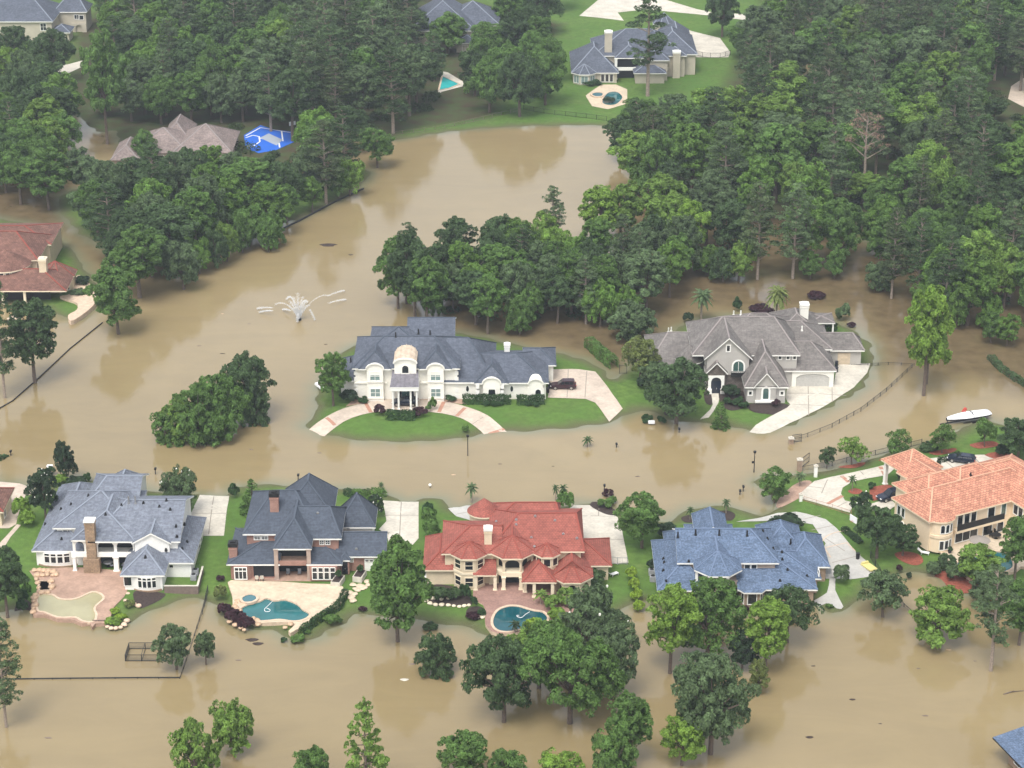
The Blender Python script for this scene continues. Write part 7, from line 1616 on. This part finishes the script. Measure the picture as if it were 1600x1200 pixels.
hedge([(1456,857),(1478,846),(1494,848)], 1.6, 1.6, HD, 'long rounded hedge under the tan villa bay'); hedge([(920,540),(940,560),(960,576)], 2.0, 2.4, MG, 'tall loose hedge running down to the small gate by the grey house'); hedge([(1548,560),(1565,578),(1585,592),(1605,604)], 1.6, 1.6, DP, 'dark drowned hedge at the right edge'); hedge([(-5,720),(10,712)], 1.4, 1.2, HD, 'dark clipped hedge in the water at the left edge')
hedge([(1318,828),(1345,850)], 1.0, .6, DK, 'low dark ground shrubs along the lawn behind the oak') ; hedge([(1470,722),(1500,710)], .8, .5, DK, 'low planting behind the terracotta roofs')

# ------------------------------------------------------------------ the woods: every tree its own object
KEEP = [(1326,1368,184,262,318),(384,462,196,226),(240,358,200,220),(176,210,217,238),(0,142,0,60),(130,190,186,226),(686,733,112,146),(885,1140,28,132),(820,945,135,192),(664,772,0,50),(0,130,352,440),(575,900,215,330),(1000,1350,432,520),(1572,1600,122,168),(440,560,400,480),(905,1175,-10,36)]
KEEPBASE = KEEP
def inpoly(x, y, poly):
    c = False; n_ = len(poly)
    for i in range(n_):
        (x1, y1), (x2, y2) = poly[i], poly[(i+1) % n_]
        if (y1 > y) != (y2 > y) and x < x1+(y-y1)*(x2-x1)/(y2-y1): c = not c
    return c
rgw = random.Random(21)
PLACED = []
CAND = []
def wood(zone, spacing, hr, kinds, where, group, rscale=1.0, cols=None, keep=True, marks=()):
    """proposes trees on a loose grid over one part of the woods"""
    W_ = ground_pts(zone); xs = [p[0] for p in W_]; ys = [p[1] for p in W_]; spots = []
    y = min(ys); row = 0
    while y < max(ys):
        x = min(xs)+(row % 2)*spacing/2
        while x < max(xs):
            q = (x+rgw.uniform(-.36, .36)*spacing, y+rgw.uniform(-.36, .36)*spacing)
            if inpoly(q[0], q[1], W_): spots.append(q)
            x += spacing
        y += spacing*.9; row += 1
    for x, y in spots:
        z = max(gh(x, y), -.6); kind = rgw.choices([k[0] for k in kinds], [k[1] for k in kinds])[0]; pn = 'pine' in kind
        h = rgw.uniform(*hr)*(1.18 if pn else 1.0); r = h*(.19 if pn else .25)*rscale*rgw.uniform(.85, 1.2)
        col, tone = rgw.choice(cols or COLS); f = rgw.uniform(.85, 1.18)
        if pn: col, tone = rgw.choice((DP, GG, (.10, .142, .062))), 'grey-green'
        col = tuple(c*f for c in col)
        if any((x-a)**2+(y-b)**2 < (spacing*.55)**2 for a, b in PLACED): continue
        bad = False
        for _ in range(8):
            px, py = proj(x, y, z); tx, ty = proj(x, y, z+h); w_ = r*scale_at(Vector((x, y, z))); bad = False
            if keep:
                for (a, b, c, d, *e_) in KEEP:
                    if (not e_ or py > e_[0]) and px+w_*.85 > a and px-w_*.85 < b and ty < d and py-(py-ty)*.25 > c and py > c+2: bad = True
            if not bad: break
            h *= .82; r *= .9
        if bad or h < 5.5 or py < -30 and ty < -60 or px+w_ < -60 or px-w_ > 1660: continue
        PLACED.append((x, y)); CAND.append((x, y, z, h, r, kind, col, tone, where, group, marks, px, py, ty, w_))
def grow():
    """plants the proposed trees the view can see something of, front to back, at most about 190 of a kind"""
    cov = np.zeros((340, 440), bool); JJ, II = np.mgrid[0:340, 0:440]; vis = []
    for t in sorted(CAND, key=lambda t: t[1]):
        px, py, ty, w_ = t[11:]; ch = (py-ty)*.80; cy_ = (ty+ch/2)/4+20; cx_ = px/4+20; a, b = max(w_/4, 1), max(ch/8, 1)
        el = ((II-cx_)/a)**2+((JJ-cy_)/b)**2 < 1; n_ = el.sum(); f = (el & ~cov).sum()
        if n_ and f > .2*n_: vis.append((f, t)); cov |= ((II-cx_)/a)**2+((JJ-cy_)/b)**2 < .72
    vis.sort(key=lambda q: -q[0])
    for f, t in vis[:385]:
        x, y, z, h, r, kind, col, tone, where, group, marks, px, py, ty, w_ = t
        nm = 'pine_tree' if 'pine' in kind else ('cypress_tree' if kind == 'conifer' else 'broadleaf_tree')
        word = {'pine': 'tall pine', 'thinpine': 'thin pine', 'tall': 'tall leafy tree', 'broad': 'rounded tree', 'low': 'low bushy tree', 'conifer': 'pointed cypress'}[kind]
        m_ = min(marks, key=lambda q: (q[0]-px)**2+(q[1]-(py+ty)/2)**2); dx, dy = px-m_[0], (py+ty)/2-m_[1]
        pos = (('above ' if dy < 0 else 'below ') if abs(dy) > abs(dx) else ('left of ' if dx < 0 else 'right of '))+m_[2]
        lab = '%s %s in %s %s' % (tone, word, where, pos)
        if len(lab.split()) > 16: lab = '%s %s in %s' % (tone, word, where)
        plant(kind, Vector((x, y, z)), h, r, col, nm, lab, 'tree', group)
    return len(CAND), len(vis)
COLS = [(DP, 'dark'), (MG, 'green'), (MG, 'green'), (GG, 'grey-green'), (LG, 'light green'), ((.135, .24, .05), 'fresh green')]
MIDM = ((660, 400, 'its pond-side tip'), (740, 430, 'the villa roof'), (840, 350, 'its top left'), (960, 300, 'its bright crest'), (920, 430, 'the pale oak'), (1040, 430, 'the left palm'))
wood([(612,470),(650,495),(700,512),(760,522),(820,522),(880,512),(935,508),(990,500),(1050,478),(1085,445),(1070,410),(1000,395),(930,400),(860,405),(790,405),(740,430),(690,440),(640,440)], 6.2, (11.5, 15.5), (('pine', 1.2), ('tall', 3), ('broad', 3), ('low', 1)), 'the middle wood', 'trees of the middle wood', keep=False, rscale=1.15, marks=MIDM)
wood([(910,388),(960,380),(1010,372),(1060,385),(1090,430),(1070,405),(990,395),(930,400)], 6.5, (15, 19), (('tall', 5), ('broad', 2)), 'the middle wood crest', 'trees of the middle wood', keep=False, cols=[(LG, 'light green'), (BG, 'bright green'), (LG, 'light green'), ((.135, .24, .05), 'fresh green')], rscale=1.15, marks=MIDM)
RM = ((1345, 240, 'the dead pine'), (1190, 400, 'the larger palm'), (1450, 500, 'the vine-covered trunk'), (1050, 200, 'the pond corner'), (1150, 120, 'the far drive'), (1580, 150, 'the far pink drive'), (1540, 380, 'the right edge'), (1300, 60, 'the top edge'), (1250, 330, 'the brightest oaks'), (1420, 330, 'the tall pale trunks'), (1470, 180, 'the middle pines'))
wood([(1090,432),(1160,442),(1240,438),(1330,448),(1400,470),(1440,490),(1500,530),(1560,530),(1640,535),(1700,480),(1700,380),(1420,350),(1330,360),(1200,340),(1110,340),(1100,400)], 8.4, (14, 19), (('tall', 4), ('pine', 2.6), ('broad', 2.5)), 'the right wood edge', 'trees of the right wood', rscale=1.05, marks=RM)
wood([(965,262),(985,225),(1020,200),(1110,150),(1160,120),(1230,60),(1330,40),(1700,40),(1700,380),(1420,350),(1330,360),(1200,340),(1110,340),(1040,310)], 11.2, (16, 21), (('pine', 4), ('tall', 4), ('broad', 2)), 'the right wood', 'trees of the right wood', rscale=1.25, marks=RM)
wood([(1215,40),(1225,-40),(1700,-40),(1700,40)], 14, (19, 23), (('pine', 3), ('tall', 2)), 'the far right wood', 'trees of the right wood', rscale=1.3, marks=RM)
LM = ((420, 215, 'the blue court'), (270, 220, 'the brown roofs'), (60, 200, 'the left edge'), (190, 480, 'the terrace tree'), (340, 380, 'the pond edge'), (540, 260, 'the pond bend'), (600, 130, 'the turquoise pool'), (480, 80, 'the far pines'), (300, 60, 'the beige house'), (90, 320, 'the clay-tiled house'))
wood([(120,345),(160,425),(215,470),(240,440),(300,415),(370,395),(428,385),(430,352),(500,325),(562,292),(578,262),(600,235),(560,230),(490,262),(420,272),(340,275),(240,275),(150,285)], 7.2, (11.5, 17), (('tall', 4), ('pine', 1.5), ('broad', 3), ('low', 1)), 'the left wood by the pond', 'trees of the left wood', rscale=1.35, marks=LM, cols=[(DP, 'dark'), (DP, 'dark'), (MG, 'green'), (GG, 'grey-green'), ((.135, .24, .05), 'fresh green')])
wood([(465,255),(480,225),(560,205),(610,212),(640,205),(690,160),(720,150),(650,80),(640,-30),(150,-30),(140,60),(150,130),(195,182),(330,196),(380,190)], 8.6, (15, 21), (('pine', 4), ('tall', 4), ('broad', 2)), 'the far left wood', 'trees of the left wood', rscale=1.25, marks=LM)
wood([(-40,140),(10,110),(100,150),(125,235),(140,330),(90,345),(20,335),(-40,330)], 9.5, (14, 19), (('tall', 4), ('pine', 2), ('broad', 3)), 'the wood at the left edge', 'trees of the left wood', rscale=1.2, marks=LM)
wood([(745,125),(800,185),(850,175),(880,140),(872,70),(890,30),(860,-20),(780,-20),(770,60)], 9.5, (13, 18), (('broad', 4), ('tall', 3)), 'the copse left of the far house', 'trees of the far copse', rscale=1.25, cols=[(DP, 'dark'), (MG, 'green'), (MG, 'green')], marks=((800, 60, 'the top edge'), (850, 120, 'the far house'), (780, 160, 'the far bank')))
for zone, where, grp, mk in (([(606,468),(650,498),(720,522),(820,528),(900,520),(1000,500),(1070,478),(1060,462),(940,492),(820,506),(720,502),(650,478)], 'the middle wood edge', 'trees of the middle wood', MIDM),
        ([(1085,442),(1180,452),(1300,452),(1400,478),(1480,520),(1560,540),(1660,545),(1660,520),(1560,515),(1480,495),(1400,455),(1300,430),(1180,430),(1090,420)], 'the right wood shore', 'trees of the right wood', RM),
        ([(165,440),(215,480),(245,450),(330,425),(425,392),(432,362),(505,332),(570,298),(560,285),(490,312),(420,350),(330,395),(230,425)], 'the left wood shore', 'trees of the left wood', LM)):
    wood(zone, 5.2, (7, 10.5), (('low', 3), ('broad', 1)), where, grp, rscale=1.35, marks=mk)
wood([(958,246),(1000,212),(1100,168),(1140,290),(1060,350),(1000,335)], 8.0, (14, 19), (('tall', 3), ('broad', 2), ('pine', 1)), 'the right wood by the pond', 'trees of the right wood', rscale=1.25, marks=RM)
NW = grow()
# undergrowth on the wood floor
rng = np.random.default_rng(77); P, N = [], []
for zone, cnt in (([(640,465),(760,505),(920,492),(1060,445),(1000,395),(790,415)], 6000), ([(1100,405),(1330,420),(1460,470),(1500,495),(1700,450),(1700,80),(1250,90),(1110,160),(965,262),(1110,340)], 26000), ([(150,335),(215,430),(400,370),(560,262),(640,205),(700,160),(640,0),(160,0),(150,60),(240,178),(330,262),(150,285)], 20000)):
    W_ = ground_pts(zone); xs = [p[0] for p in W_]; ys = [p[1] for p in W_]
    cl = []
    while len(cl) < cnt//110:
        q = (rng.uniform(min(xs), max(xs)), rng.uniform(min(ys), max(ys)))
        if inpoly(q[0], q[1], W_): cl.append((q[0], q[1], rng.uniform(1.4, 3.6)))
    for (cx, cy, cr) in cl:
        px_, py_ = proj(cx, cy, 0)
        if any(a-6 < px_ < b+6 and c-4 < py_ < d+10 for a, b, c, d in [q[:4] for q in KEEP]): continue
        d = rng.normal(size=(160, 3)); d /= np.linalg.norm(d, axis=1, keepdims=True); d[:, 2] = abs(d[:, 2]); r = cr*(.6+.4*rng.random((160, 1)))
        p = d*r*np.array([1.2, 1.2, 1.0])+np.array([cx, cy, gh(cx, cy)]); P.append(p); N.append(d+np.array([0, 0, .5])+rng.normal(size=(160, 3))*.5)
P, N = np.concatenate(P), np.concatenate(N); o_ = obj('undergrowth', leafmesh('undergrowth', P, N, .6*(.6+.8*rng.random(len(P))), rng), []); o_.color = (.06, .095, .034, 1); tag(o_, 'low dark undergrowth on the wood floor', 'undergrowth', None, 'stuff')

# ------------------------------------------------------------------ the air over it all
bm = bmesh.new(); bx(bm, -720, 720, -540, 920, -2.5, 185)
m = bpy.data.materials.new('thin_haze'); m.use_nodes = True; n = m.node_tree.nodes; n.remove(n['Principled BSDF'])
v = n.new('ShaderNodeVolumePrincipled'); v.inputs['Color'].default_value = (.80, .88, .98, 1); v.inputs['Density'].default_value = .00016; v.inputs['Anisotropy'].default_value = .2
m.node_tree.links.new(v.outputs[0], n['Material Output'].inputs['Volume'])
hz = obj('haze', bm, m); hz['kind'] = 'stuff'
